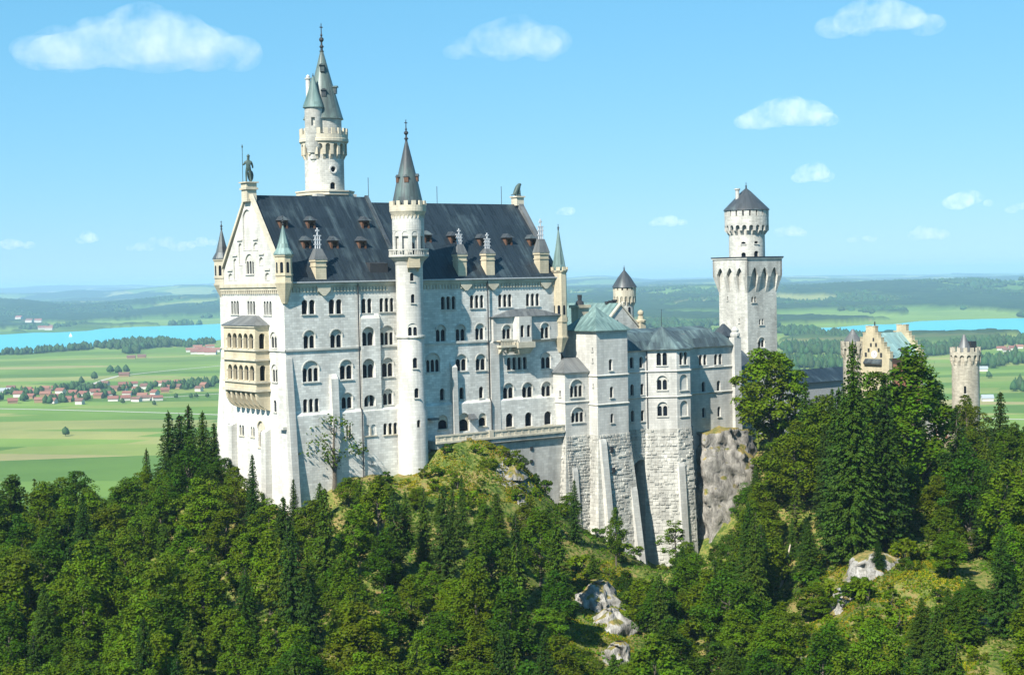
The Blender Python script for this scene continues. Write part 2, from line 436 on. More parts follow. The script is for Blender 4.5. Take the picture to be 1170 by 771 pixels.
def win_f(parent, cut, v, x0, x1, ytop, ybot, n, arch=False, Z=None, **kw):
    """Window on a long facade at depth v, measured by its left, right, top and sill."""
    X0, yb = Z(x0, ybot) if Z else (x0, ybot); X1, yt = Z(x1, ytop) if Z else (x1, ytop)
    ua, zb = fa(X0, yb, v); ub, zt = fa(X1, yt, v); _, zb2 = fa((X0 + X1) / 2, yb, v); _, zt = fa((X0 + X1) / 2, yt, v)
    return window(parent, cut, facade(v), (ua + ub) / 2, zb2, ub - ua, zt - zb2, n, arch, **kw)
def win_g(parent, cut, u, x0, x1, ytop, ybot, n, arch=False, Z=None, **kw):
    X0, yb = Z(x0, ybot) if Z else (x0, ybot); X1, yt = Z(x1, ytop) if Z else (x1, ytop)
    va, _ = ga(X0, yb, u); vb, _ = ga(X1, yb, u); _, zb = ga((X0 + X1) / 2, yb, u); _, zt = ga((X0 + X1) / 2, yt, u)
    return window(parent, cut, gable(u), -(va + vb) / 2, zb, abs(va - vb), zt - zb, n, arch, **kw)

def finial(parent, cu, cv, z0, z1, r=0.45, mat=None, name='finial'):
    h = z1 - z0
    m = MB().lathe(cu, cv, [(r * .55, z0), (r * .5, z0 + .12 * h), (r, z0 + .16 * h), (r * .4, z0 + .24 * h), (r * .35, z0 + .32 * h), (r * 1.0, z0 + .40 * h), (r * .9, z0 + .46 * h), (r * .25, z0 + .52 * h), (r * .5, z0 + .58 * h), (r * .22, z0 + .64 * h), (r * .16, z0 + h)], 10)
    m.box(cu - r * .7, cu + r * .7, cv - .05, cv + .05, z0 + .84 * h, z0 + .88 * h)
    return m.build(name, mat or DARKM, parent)
def merlons(m, cu, cv, r, n, w, z0, z1, t=0.45, ph=0.0):
    for k in range(n): m.rbox(cu, cv, ph + 2 * math.pi * k / n, r - t, r, w, z0, z1)
def corbels(m, cu, cv, r0, r1, n, w, z0, z1, ph=0.0):
    for k in range(n): m.rbox(cu, cv, ph + 2 * math.pi * k / n, r0 - .3, r1, w, z0, z1, r1b=r0 + .08)
def arches_ring(m, cu, cv, r, n, z0, z1, t=0.3, ph=0.0, gapf=0.62):
    """Blind arcade ring: piers with an arched plate above, built as curved strips round a tower."""
    da = 2 * math.pi / n
    for k in range(n):
        a0 = ph + k * da; half = da * gapf / 2; ac = a0 + da / 2
        rise = r * half
        pts = []
        for i in range(7):
            q = math.pi * i / 6
            pts.append((ac - half * math.cos(q), min(z1 - .05, z1 - .15 - rise + rise * math.sin(q))))
        prev = None
        cols = [(a0, z0)] + [(ac - half, z0)] + pts + [(ac + half, z0), (a0 + da, z0)]
        for i in range(len(cols) - 1):
            (aa, za), (ab, zb) = cols[i], cols[i + 1]
            if abs(aa - ab) < 1e-6: continue
            q = []
            for rr in (r, r - t):
                for (ang, zz) in ((aa, za), (ab, zb), (ab, z1), (aa, z1)):
                    q.append((cu + rr * math.cos(ang), cv + rr * math.sin(ang), zz))
            m.add(q, [(0, 1, 2, 3), (7, 6, 5, 4), (0, 4, 5, 1), (1, 5, 6, 2), (2, 6, 7, 3), (3, 7, 4, 0)])

# ================================================================== PALACE
UE, VE, VR = 71.5, 29.0, 14.5                   # length, width, ridge line
UM = 28.6                                       # where the high roof ends
HR1, HR2 = 18.6, 17.4
palace = thing('palace', 'long five-storey pale limestone palace with steep dark roofs and white gable', 'palace', (0, 0, -46))
wall = MB().extr_u([(0, 0), (0, -26.7), (-0.75, -27.3), (-0.75, -62), (33.5, -62), (32.8, -36), (29, -14), (29, 0)], 0, UE)
wcut = MB()
FV = 0.0
# ---- long facade, row by row
fw = [
    # x0, x1, top, sill, lights, arch, zoom
    (537, 607, 105, 182, 2, 0, Z2), (682, 750, 102, 180, 2, 0, Z2), (856, 910, 98, 176, 2, 0, Z2), (953, 1027, 95, 169, 3, 0, Z2),
    (360, 430, 165, 229, 3, 0, Z6), (502, 568, 159, 222, 3, 0, Z6), (640, 705, 155, 217, 3, 0, Z6), (776, 840, 151, 212, 3, 0, Z6),
    (547, 607, 268, 365, 2, 1, Z2), (690, 751, 263, 361, 2, 1, Z2), (856, 919, 250, 351, 2, 1, Z2), (957, 1027, 243, 347, 3, 1, Z2),
    (335, 382, 304, 387, 2, 1, Z6), (432, 478, 302, 383, 2, 1, Z6), (528, 571, 298, 378, 2, 1, Z6),
    (542, 627, 430, 543, 3, 1, Z2), (741, 807, 425, 530, 2, 1, Z2), (858, 921, 420, 523, 2, 1, Z2), (966, 1025, 414, 516, 2, 1, Z2),
    (288, 352, 442, 536, 3, 1, Z6), (432, 485, 448, 530, 2, 1, Z6), (530, 578, 447, 527, 2, 1, Z6), (683, 779, 462, 524, 4, 0, Z6), (850, 896, 440, 518, 2, 1, Z6),
    (545, 628, 632, 704, 3, 0, Z2), (750, 807, 600, 686, 2, 1, Z2), (866, 922, 612, 675, 2, 0, Z2), (971, 1023, 580, 666, 2, 1, Z2),
    (355, 376, 615, 673, 1, 0, Z6), (450, 471, 610, 668, 1, 0, Z6), (546, 567, 606, 663, 1, 0, Z6),
    (664, 715, 589, 665, 2, 1, Z6), (757, 808, 586, 660, 2, 1, Z6), (851, 898, 582, 655, 2, 1, Z6)]
for x0, x1, yt, yb, n, a, Z in fw:
    win_f(palace, wcut, FV, x0, x1, yt, yb, n, bool(a), Z=Z, hood=bool(a))
for x0, x1, yt, yb, n, a in [(43, 76, 38, 70, 2, 0), (98, 138, 33, 67, 3, 0), (258, 286, 10, 52, 1, 1), (377, 399, 4, 43, 1, 1), (457, 478, 5, 45, 1, 0), (513, 533, 2, 43, 1, 0), (569, 590, -1, 38, 1, 0)]:
    win_f(palace, wcut, -0.75, x0, x1, yt, yb, n, bool(a), Z=ZA, mat=SANDP)
win_f(palace, wcut, -0.75, 318, 350, 4, 58, 1, True, Z=ZA, mat=SANDP, sill=False, depth=1.0, name='terrace_door')
win_f(palace, wcut, -0.75, 775, 800, 212, 275, 2, False, Z=Z3, mat=SANDP)
win_f(palace, wcut, -0.75, 906, 922, 405, 422, 1, False, Z=Z3)
# ---- gable side
for x0, x1, yt, yb, n, a in [(160, 201, 110, 182, 3, 0), (247, 288, 111, 183, 3, 0), (334, 376, 112, 186, 3, 0), (372, 403, 277, 362, 2, 1), (379, 407, 450, 543, 2, 1), (388, 402, 640, 703, 1, 0)]:
    win_g(palace, wcut, 0, x0, x1, yt, yb, n, bool(a), Z=Z2, hood=bool(a), depth=.32)
for x0, x1, yt, yb, n, a in [(146, 165, 203, 262, 2, 0), (204, 229, 212, 268, 2, 0), (265, 286, 222, 275, 2, 0)]:
    win_g(palace, wcut, 0, x0, x1, yt, yb, n, bool(a), Z=Z3, mat=SANDP, depth=.32)
win_g(palace, wcut, 0, 305, 340, 192, 332, 1, True, Z=Z3, mat=SANDP, hood=True, name='tall_window')
wall.build('wall', LIME, palace, cut=wcut)
# ---- string courses, plinth cap, cornices and eaves friezes
tr = MB()
tr.box(-0.25, UE, -0.28, -0.003, -14.05, -13.65); tr.box(-0.28, -0.003, -0.28, VE, -14.05, -13.65)
tr.build('string_course', TRIM, palace)
co = MB()
co.box(-0.45, UE + .2, -0.5, -0.004, -0.75, -0.02); co.box(-0.2, UE, -0.25, -0.004, -1.1, -0.75)
co.box(-0.75, -0.004, -0.5, VE + .5, -0.85, -0.02); co.box(-0.45, -0.004, -0.3, VE, -1.5, -0.85)
k = 2.0
while k < UE - .6:
    if not 24.5 < k < 33: co.box(k, k + .38, -0.3, -0.004, -2.0, -1.1)
    k += 0.8
k = 1.8
while k < VE - 1.5:
    co.box(-0.38, -0.004, k, k + .42, -2.2, -1.5); k += 0.85
co.build('cornice', SANDP, palace)
# ---- west gable with its blind arches
gcut = MB()
gb = MB().extr_u([(0.2, 0.0), (VR, HR1 + .3), (VE - .2, 0.0)], 0.02, 0.75)
win_g(palace, gcut, 0.02, 239, 281, 515, 622, 3, True, Z=Z1, hood=True, depth=.4)
def ZG(x, y): return 240 + x / 11.68, 265 + y / 11.68
for x0, x1, yt, yb in [(445, 555, -300, 240), (384, 430, 150, 440), (578, 640, 140, 240), (318, 362, 355, 640), (655, 712, 338, 440), (246, 300, 555, 640), (735, 795, 545, 640)]:
    win_g(palace, gcut, 0.02, x0, x1, yt, yb, 1, True, Z=ZG, blind=True, sill=False, depth=0.35, name='blind_arch')
for x0, x1, yb in [(362, 432, 115), (574, 638, 102), (300, 364, 320), (655, 718, 300), (235, 300, 518), (733, 800, 505)]:
    (va, zz), (vb, _) = ga(*ZG(x0, yb), 0), ga(*ZG(x1, yb), 0)
    MB().box(-.25, .01, min(va, vb), max(va, vb), zz - .12, zz + .22).build('ledge', TRIM, palace)
gb.build('gable', LIMEP, palace, cut=gcut)
cp = MB()                                        # coping along the two slopes
for sgn, v0 in ((1, -0.75), (-1, VE + .75)):
    sl = (HR1 + .9) / (VR + .75)
    def q(t): return (v0 + sgn * t, -0.1 + sl * t)
    T = VR + .75
    a, b = q(0), q(T)
    cp.extr_u([a, b, (b[0], b[1] + .9), (a[0] - sgn * .35, a[1] + .5)], -0.35, 0.5)
cp.build('gable_coping', SANDP, palace)
# ---- roofs
rf = MB().extr_u([(-0.75, 0.02), (VR, HR1), (VE + .75, 0.02)], 0.5, UM).build('roof', SLATE, palace)
rf2 = MB().extr_u([(-0.7, 0.03), (VR, HR2), (VE + .7, 0.03)], UM + .9, UE - 1.2).build('roof', SLATE, palace)
g2 = MB().extr_u([(-1.0, 0.05), (VR, HR1 + .35), (VE + 1.0, 0.05)], UM, UM + .9).build('gable_parapet', SLATE2, palace)
g3 = MB().extr_u([(-0.6, 0.06), (VR - .6, HR2 + .7), (VR + .6, HR2 + .7), (VE + .6, 0.06)], UE - 1.2, UE + .1).build('gable_parapet', GREYR, palace)
gut = MB().box(0.8, UM, -1.0, -.72, -.1, .14); gut.box(UM + .9, UE - .4, -.97, -.7, -.1, .14); gut.build('gutter', LEAD, palace)
def on_roof(x, y, H=HR1, ov=.75):
    d = ray(x, y); n = np.array([0, -H, VR + ov])             # plane z = H*(v+ov)/(VR+ov)
    e = np.stack([E1, E2, [0, 0, 1]]); dl = e @ d; ol = e @ (-O_)
    tt = -(n @ ol + -H * ov) / (n @ dl)
    p = ol + dl * tt; return float(p[0]), float(p[1]), float(p[2])
def dormer(x, y, H, roof, w=1.9, h=2.2):
    u, v, z = on_roof(x, y, H); z0 = z - .5; L_ = 2.2
    b = MB().box(u - w / 2, u + w / 2, v - .05, v + L_, z0, z0 + h)
    cutd = MB(); pprism(cutd, Plane((u, v - .05), (0, -1)), arch_poly(w * .55, h * .72, 6), z0 + .25, -.5, .4)
    o = b.build('dormer', WOOD, roof, cut=cutd)
    r = MB(); e = .35
    r.add([(u - w / 2 - e, v - .5, z0 + h - .02), (u + w / 2 + e, v - .5, z0 + h - .02), (u + w / 2 + e, v + L_ + .3, z0 + h - .02), (u - w / 2 - e, v + L_ + .3, z0 + h - .02), (u, v + .35, z0 + h + .95), (u, v + L_ + .3, z0 + h + .95)],
          [(3, 2, 1, 0), (0, 1, 4), (1, 2, 5, 4), (2, 3, 5), (3, 0, 4, 5)])
    r.build('dormer_roof', SLATE2, o)
for x, y in [(351, 284), (382.5, 284), (414.5, 284), (324.5, 261), (356, 261), (418, 261)]: dormer(x, y, HR1, rf)
for x, y in [(489, 277), (519, 278), (552, 280.5), (581.6, 280), (609, 281)]: dormer(x, y, HR2, rf2)
u, v, z = on_roof(432, 309)                       # dark wide roof hatch
MB().extr_u([(v - .4, z - .6), (v - .4, z + 1.5), (v + 3.0, z + 2.0), (v + 1.6, z - .2)], u - 2.2, u + 2.2).build('roof_hatch', DARKM, rf)
def chimney(x, ybase, ytop, H, roof, w, crown, wide=False):
    u, v, z = on_roof(x, ybase, H); Y = wpos(u, v)[1]
    zt = at(x, ytop, Y)[2]; d = w * .8; zb = z - 1.5
    m = MB().box(u - w / 2, u + w / 2, v - .2, v + d, zb, zt)
    m.box(u - w / 2 - .18, u + w / 2 + .18, v - .38, v + d + .18, zt - .35, zt + .1); m.box(u - w / 2 - .12, u + w / 2 + .12, v - .32, v + d + .12, zt - 1.4, zt - 1.2)
    o = m.build('chimney', SAND, roof)
    zc = at(x, crown[0], Y)[2]; zt2 = at(x, crown[1], Y)[2]; hc = (zc - zt)
    e = w / 2 + .25
    MB().prism([(u - e, v - .45), (u + e, v - .45), (u + e, v + d + .25), (u - e, v + d + .25)], zt + .1, zc, [(u - .75, v + d / 2 - .5), (u + .75, v + d / 2 - .5), (u + .75, v + d / 2 + .5), (u - .75, v + d / 2 + .5)]).build('cap', GREYR, o)
    p = MB(); vc = v + d / 2; h = zt2 - zc
    for dx in (-.5, 0, .5): p.tube([(u + dx, vc, zc - .1), (u + dx, vc, zc + h * (.62 if dx else 1.0))], .17, 8)
    for f in (.2, .42, .62): p.box(u - .82, u + .82, vc - .14, vc + .14, zc + h * f - .12, zc + h * f + .12)
    p.box(u - .4, u + .4, vc - .14, vc + .14, zc + h * .82, zc + h * .9)
    p.build('pipes', LEAD, o)
chimney(366.5, 318, 297, HR1, rf, 2.5, (284, 260))
chimney(528, 314, 291, HR2, rf2, 2.3, (279, 261))
chimney(560, 313, 290, HR2, rf2, 2.3, (284, 266))
chimney(621.5, 311, 289, HR2, rf2, 2.5, (273, 250))
for x, y0, y1 in ((421, 225, 203), (499.5, 233, 213), (573, 233, 213)):
    u, _ = fa(x, y0, VR); zr = fa(x, y0, VR)[1]; zt = fa(x, y1, VR)[1]
    MB().tube([(u, VR, zr - .6), (u, VR, zt)], .07, 5).build('lightning_rod', DARKM, palace)
# ---- shallow projections, buttresses, pipes
pr = MB()
def slab(Z, x0, x1, ytop, zb, v0, tp=.8):
    X0, yt = Z(x0, ytop); X1, _ = Z(x1, ytop); u0, zt = fa(X0, yt, 0); u1, _ = fa(X1, yt, 0)
    return u0, u1, zt
u0, u1, zt = slab(Z2, 845, 946, 207, 0, 0)
pier = []
def add_pier(u0, u1, zt, d, zb=-60, cap=1.1, nm='buttress', d2=None):
    d2 = d if d2 is None else d2
    pf = [(0.1, zt + cap), (-0.004, zt + cap * .95), (-d, zt), (-d2, zb), (0.1, zb)]
    return MB().extr_u(pf, u0, u1)
pc = MB()
proj = add_pier(u0, u1, zt, .55)
for (x0, x1, yt, yb, n, a, Z) in fw:
    if x0 in (856, 858, 866): pass
rc = MB()
pl_ = facade(-.55)
for (x0, x1, yt, yb, n, a, Z) in [f for f in fw if f[6] is Z2 and f[0] in (856, 858, 866)]:
    if yt < 150: continue
    X0, y0 = Z(x0, yb); X1, y1 = Z(x1, yt); ua, zb = fa(X0, y0, 0); ub, _ = fa(X1, y0, 0); _, zt_ = fa(X1, y1, 0)
    w = ub - ua
    pprism(rc, facade(0), arch_poly(w + .25, zt_ - zb + .12, 12, cx=(ua + ub) / 2), zb - .02, -.3, 1.2)
proj.build('shallow_projection', LIME, palace, cut=rc)
u0, u1, zt = slab(Z2, 683, 720, 528, 0, 0); add_pier(u0, u1, zt, .9, d2=2.2).build('buttress', LIMEP, palace)
u0, u1, zt = slab(Z6, 402, 425, 512, 0, 0); add_pier(u0, u1, zt, 1.1, d2=1.9).build('buttress', LIMEP, palace)
u0, u1, zt = slab(Z6, 592, 634, 384, 0, 0); add_pier(u0, u1, zt - .4, .6, d2=1.3, cap=.5).build('buttress', LIMEP, palace)
add_pier(-0.02, 1.5, -15.5, 0.1, d2=3.4, cap=.3).build('corner_buttress', LIMEP, palace)
for xa, xb, yt in ((346, 371, 240), (168, 190, 206)):
    (va, zt), (vb, _) = ga(*Z3(xa, yt), 0), ga(*Z3(xb, yt), 0)
    MB().extr_v([(0.3, zt + .5), (-.15, zt + .35), (-1.3, zt - .25), (-1.7, -60), (0.3, -60)], min(va, vb), max(va, vb)).build('buttress', LIMEP, palace)
(va, zt) = ga(*Z3(438, 228), 0)
MB().box(-.9, -.004, .1, 2.2, zt - .25, zt + .3).build('ledge', TRIM, palace)
for Z, x, dd in ((Z2, 831, .35), (Z6, 580, .35)):
    u, _ = fa(*Z(x, 80), 0)
    MB().tube([(u, -.5, -.4), (u, -.45, -26.3), (u, -1.1, -27.5), (u, -1.1, -44)], .14, 6).build('drainpipe', DARKM, palace)
# ---- two-storey loggia on the gable side
uL = -3.2; v0, v1 = 6.9, 21.2
lg = MB().box(uL, -.01, v0, v1, -22.0, -8.75); lc = MB()
lg_t = MB()
for zs, ht, (xa, xb), in ((0, 0, (137, 282)), (1, 0, (141, 287))):
    ys, yt = ((364, 283) if zs == 0 else (533, 452))
    a0, zb = ga(*Z2(xa, ys), uL); a1, _ = ga(*Z2(xb, ys), uL); _, zt = ga(*Z2((xa + xb) / 2, yt), uL); _, zb = ga(*Z2((xa + xb) / 2, ys), uL)
    aa, ab = min(a0, a1), max(a0, a1); step = (ab - aa) / 5
    for k in range(5):
        pprism(lc, gable(uL), arch_poly(step - .55, zt - zb, 8, cx=-(aa + step * (k + .5))), zb, -.7, .5)
        pp = MB(); q = arch_poly(step - .56, zt - zb, 6, cx=-(aa + step * (k + .5)))
        pp.add([gable(uL).P(x, zb + y, -.66) for x, y in q], [tuple(range(len(q)))]).build('pane', GLASS, palace)  # dark glass close behind the open arch, standing in for interior shade
    for k in range(6):
        cv = aa + step * k
        lg_t.lathe(uL - .02, cv, [(.26, zb), (.18, zb + .3), (.16, zb + (zt - zb) * .55), (.28, zb + (zt - zb) * .66)], 8)
    pprism(lc, facade(v0), arch_poly(1.35, zt - zb, 8, cx=uL + 1.6), zb, -1.0, .5)
    pp = MB(); q = arch_poly(1.34, zt - zb, 6, cx=uL + 1.6); pp.add([facade(v0).P(x, zb + y, -.95) for x, y in q], [tuple(range(len(q)))]).build('pane', GLASS, palace)  # side arch filled likewise, its dark sheet replacing the shaded interior
    lg_t.box(uL - .35, -.006, v0 - .3, v1 + .3, zb - .5, zb - .12)
lg_t.box(uL - .45, -.007, v0 - .4, v1 + .4, -16.0, -15.6); lg_t.box(uL - .4, -.008, v0 - .35, v1 + .35, -22.4, -21.9)
lg_t.box(uL - .3, -.009, v0 - .25, v1 + .25, -9.1, -8.72)
loggia = lg.build('loggia', SAND, palace, cut=lc)
lg_t.build('trim', SANDP, loggia)
cb = MB()
for k in range(7):
    vv = v0 + .1 + (v1 - v0 - .9) * k / 6
    pf = [(uL + .05, -22.4), (0.2, -22.4), (0.2, -26.6), (-.3, -26.4)] + [(-.3 + (uL + .35) * math.sin(t), -26.2 + 3.3 * (1 - math.cos(t))) for t in (.4, .8, 1.2, 1.5)]
    cb.extr_v(pf, vv, vv + .7)
cb.build('corbel', SAND, loggia)
e = .5
MB().loft([[(uL - e, v0 - e, -8.7), (.0, v0 - e, -8.7), (.0, v1 + e, -8.7), (uL - e, v1 + e, -8.7)], [(-.35, v0 + 4.2, -6.75), (-.01, v0 + 4.2, -6.75), (-.01, v1 - 2.5, -6.75), (-.35, v1 - 2.5, -6.75)]]).build('roof', GREYR, loggia)
# ---- corner turrets of the west gable
def turret(cu, cv, r, zs, mat, roofm, cren=False, seg=8, parent=palace, ztip=None, win=True, rr=1.22, zbot=None):
    zb, z0, z1, za = zs                            # corbel bottom, body bottom, eaves, apex
    m = MB()
    m.lathe(cu, cv, [(r * .35, zb), (r * .8, zb + (z0 - zb) * .55), (r * 1.12, z0 - .3), (r * 1.12, z0), (r, z0 + .02), (r, z1)], seg, math.pi / seg)
    m.lathe(cu, cv, [(r * 1.1, z0 + (z1 - z0) * .22), (r * 1.1, z0 + (z1 - z0) * .29)], seg, math.pi / seg)
    m.lathe(cu, cv, [(r * 1.02, z1 - .55), (r * 1.14, z1 - .3), (r * 1.14, z1)], seg, math.pi / seg)
    cutt = MB()
    o = bpy.data.objects
    if cren: merlons(m, cu, cv, r * 1.16, 8, r * .5, z1 - .05, z1 + .8, .3)
    cuts = MB()
    for ang in (-math.pi / 2, -math.pi, -3 * math.pi / 4):
        pprism(cuts, radial(cu, cv, r * .97, ang), arch_poly(.7, 2.3, 6), z0 + (z1 - z0) * .33, -.7, .6)
    t = m.build('turret', mat, parent)
    for ang in (-math.pi / 2, -math.pi, -3 * math.pi / 4):
        w = MB(); pl = radial(cu, cv, r * math.cos(math.pi / seg) if seg < 10 else r, ang); q = arch_poly(.62, 2.2, 6)
        w.add([pl.P(x, z0 + (z1 - z0) * .33 + y, .03) for x, y in q], [tuple(range(len(q)))]).build('window', GLASS, t)
    MB().lathe(cu, cv, [(r * rr, z1 - .01), (r * rr * .97, z1 + .25), (r * .78, z1 + (za - z1) * .22), (r * .42, z1 + (za - z1) * .58), (.12, za)], seg, math.pi / seg).build('spire', roofm, t)
    finial(t, cu, cv, za - .2, ztip or za + 1.9, .3)
    return t
zz = lambda x, y, u, v: at(x, y, wpos(u, v)[1])[2]
turret(.2, .1, 1.72, (zz(320, 347, 0, 0), zz(320, 322, 0, 0), zz(320, 291, 0, 0), zz(319, 257, 0, 0)), SAND, TEAL, ztip=zz(319, 246, 0, 0))
turret(.6, 28.6, 1.75, (zz(254, 340, 0, 28), zz(254, 324, 0, 28), zz(254, 296, 0, 28), zz(254, 262, 0, 28)), SANDP, SLATE2, ztip=zz(254, 252, 0, 28))
turret(UE - .1, .0, 1.75, (zz(646, 402, UE, 0), zz(646, 384, UE, 0), zz(646, 309, UE, 0), zz(645, 262, UE, 0)), SAND, TEAL, cren=True, ztip=zz(645, 256, UE, 0), rr=1.0)
turret(UE - .1, 28.9, 1.75, (-14, -11, 0, 9), SAND, TEAL, cren=True, rr=1.0)
# ---- projecting bay with grey roof, oriel and balcony at the east end of the facade
ub0, ub1 = 51.8, UE - 1.2
pb_cut = MB()
pb = MB().box(ub0, ub1, -.9, -.01, -19.9, -8.6)
bay = None
for x0, x1, yt, yb, n, a in [(660, 702, 304, 374, 2, 1), (848, 889, 294, 371, 2, 1)]:
    win_f(palace, pb_cut, -.9, x0, x1, yt, yb, n, True, Z=Z6, hood=True)
bay = MB().extr_u([(-.9, -8.6), (-.01, -8.6), (-.01, -14.6), (-.9, -13.9)], ub0, ub1).build('projecting_bay', LIMEP, palace, cut=pb_cut)
ua, _ = fa(*Z6(765, 225), 0)
MB().loft([[(ub0 - .5, -1.5, -8.6), (ub1 + .8, -1.5, -8.6), (ub1 + .8, .0, -8.6), (ub0 - .5, .0, -8.6)], [(ua - 3.5, -.35, -6.9), (ua + 3, -.35, -6.9), (ua + 3, -.005, -6.9), (ua - 3.5, -.005, -6.9)]]).build('roof', GREYR, bay)
uo0, _ = fa(*Z6(735, 370), -2.6); uo1, _ = fa(*Z6(815, 370), -2.6)
poly = [(uo0, -.9), (uo0 + .5, -2.6), (uo1 - .6, -2.6), (uo1, -.9)]
oc = MB(); orl = MB().prism(poly, -14.3, -8.65)
um = (uo0 + uo1) / 2
oriel_windows = []
ori = orl
for ax, w in ((uo0 + 1.35, 1.0), (uo1 - 1.45, 1.0)):
    pprism(oc, facade(-2.6), arch_poly(w, 2.7, 8, cx=ax), -13.2, -.5, .4)
oo = ori.build('oriel', LIMEP, bay, cut=oc)
for ax, w in ((uo0 + 1.35, 1.0), (uo1 - 1.45, 1.0)):
    q = arch_poly(.98, 2.68, 8, cx=ax); MB().add([facade(-2.6).P(x, -13.2 + y, -.4) for x, y in q], [tuple(range(len(q)))]).build('window', GLASS, oo)
bl0, _ = fa(*Z6(652, 405), -2.4)
bm = MB().box(bl0, uo0 + .2, -2.5, -.905, -15.35, -14.9); bm.box(bl0, uo0 + .1, -2.5, -2.28, -14.0, -13.75); bm.box(bl0, bl0 + .2, -2.5, -.905, -14.0, -13.75)
k = bl0 + .1
while k < uo0: bm.box(k, k + .16, -2.46, -2.32, -14.9, -14.0); k += .42
bm.prism([(uo0 - .2, -.905), (uo0 - .1, -2.95), (uo1 + .1, -2.95), (uo1 + .2, -.905)], -15.6, -14.3)
for kk in range(3): bm.extr_u([(-.9, -15.35), (-2.3, -15.35), (-1.9, -16.1), (-.9, -16.9)], bl0 + .4 + kk * 2.2, bl0 + .9 + kk * 2.2)
bm.prism([(uo0 + .6, -.905), (uo0 + .8, -2.0), (uo1 - .8, -2.0), (uo1 - .6, -.905)], -17.0, -15.62, [(uo0, -.905), (uo0 + .1, -2.8), (uo1 - .1, -2.8), (uo1, -.905)])
bm.build('balcony', SANDP, bay)
# coats of arms under the eaves (plain shields)
for x, y, Z in ((650, 55, Z2), (478, 112, Z6), (610, 110, Z6), (868, 104, Z6)):
    u, z = fa(*Z(x, y), 0)
    MB().extr_v([(u - 1.7, z + 1.1), (u + 1.7, z + 1.1), (u + 1.4, z - .1), (u + .3, z - 1.1), (u - .3, z - 1.1), (u - 1.4, z - .1)], -.55, -.005).build('corbel_panel', SANDP, palace)

# ================================================================== STAIR TOWER on the long facade
cu, cv = fa(469.5, 400, -2.6)[0], -2.6
Yt = wpos(cu, cv)[1]
tz = lambda y, x=466: at(x, y, Yt)[2]
pxm = Yt / FPX
st = thing('stair_tower', 'round white stair tower with balcony, arcade and dark cone standing against the palace facade', 'tower', (cu, cv, -46))
rS = 15.6 * pxm
sc = MB()
sh = MB().lathe(cu, cv, [(rS * 1.12, -62), (rS * 1.1, tz(470)), (rS * 1.0, tz(466)), (rS, tz(300, 463)), (rS * 1.02, tz(297, 463))], 36)
toc = -math.pi / 2 - YAW * 0                     # outward, square to the facade
camang = math.atan2(*(lambda d: (d[1], d[0]))(((-wpos(cu, cv)) @ E1, (-wpos(cu, cv)) @ E2)))
def tw(parent, cut, cu_, cv_, r, dxpx, hw, z0, z1, w, **kw):
    ang = camang + math.asin(max(-.95, min(.95, dxpx / hw)))
    return window(parent, cut, radial(cu_, cv_, r, ang), 0, z0, w, z1 - z0, **kw)
for x, yt, yb, w, n, a in [(472.5, 312, 321, .8, 1, 0), (473, 336, 346, .8, 1, 0), (472, 369, 384, 2.1, 2, 1), (474, 408, 420, 1.0, 1, 0), (475, 442.5, 453.5, 1.0, 1, 0), (476, 478.5, 487, .8, 1, 0)]:
    tw(st, sc, cu, cv, rS, x - 469.5, 15.6, tz(yb), tz(yt), w, n=n, arch=bool(a), depth=.5)
sh.build('shaft', LIMEP, st, cut=sc, smooth=True, round_c=(cu, cv))
bnd = MB().lathe(cu, cv, [(rS + .02, tz(386.5)), (rS + .3, tz(385.5)), (rS + .3, tz(383.5)), (rS + .02, tz(383))], 36); bnd.build('string_course', TRIM, st, round_c=(cu, cv))
# balcony
rB = 23.0 * pxm
bz = tz(294, 463)
b = MB().lathe(cu, cv, [(rS + .02, tz(303, 463)), (rS * 1.1, tz(299, 463)), (rB * .97, bz), (rB, bz + .1), (rB, bz + .5)], 40)
for k in range(48): b.rbox(cu, cv, 2 * math.pi * k / 48, rB - .25, rB - .08, .16, bz + .5, bz + 1.45)
for r0, r1, z0, z1 in ((rB - .32, rB, bz + 1.45, bz + 1.7),):
    for k in range(40): b.rbox(cu, cv, 2 * math.pi * k / 40, r0, r1, 2 * math.pi * rB / 40 * 1.02, z0, z1)
b.build('balcony', TRIM, st, round_c=(cu, cv))
rD = 18.3 * pxm
core = MB().lathe(cu, cv, [(rD * .82, bz + .3), (rD * .82, tz(272, 463)), (rD * .97, tz(270, 463)), (rD * .97, tz(245, 463))], 36)
core.build('drum', LIMEP, st, smooth=True, round_c=(cu, cv))
ar = MB(); arches_ring(ar, cu, cv, rD, 10, bz + .4, tz(264, 463), .35, ph=camang + .1)
ar.lathe(cu, cv, [(rD * .98, tz(264, 463)), (rD, tz(263.5, 463)), (rD, tz(246, 463))], 36)
ar.build('arcade', LIMEP, st, round_c=(cu, cv))
dw = MB(); q = arch_poly(1.0, 2.6, 6); pl = radial(cu, cv, rD * .82, camang + .25); dw.add([pl.P(x, bz + .5 + y, .03) for x, y in q], [tuple(range(len(q)))]).build('door', GLASS, st)
rP = 21.0 * pxm
pp = MB().lathe(cu, cv, [(rD, tz(247.5, 462)), (rP * .97, tz(243, 462)), (rP, tz(242, 462)), (rP, tz(235, 462)), (rP * .85, tz(235, 462))], 36)
merlons(pp, cu, cv, rP, 14, .85, tz(236, 462), tz(230, 462), .4)
corbels(pp, cu, cv, rD, rP - .3, 26, .22, tz(250, 462), tz(246.2, 462))
pp.build('parapet', SANDP, st, round_c=(cu, cv))
cz = lambda y: tz(y, 461)
MB().lathe(cu, cv, [(17.2 * pxm, cz(236)), (17.0 * pxm, cz(230)), (12.3 * pxm, cz(208)), (6.2 * pxm, cz(182)), (1.5 * pxm, cz(162))], 32).build('spire', CONE, st, smooth=True, round_c=(cu, cv))
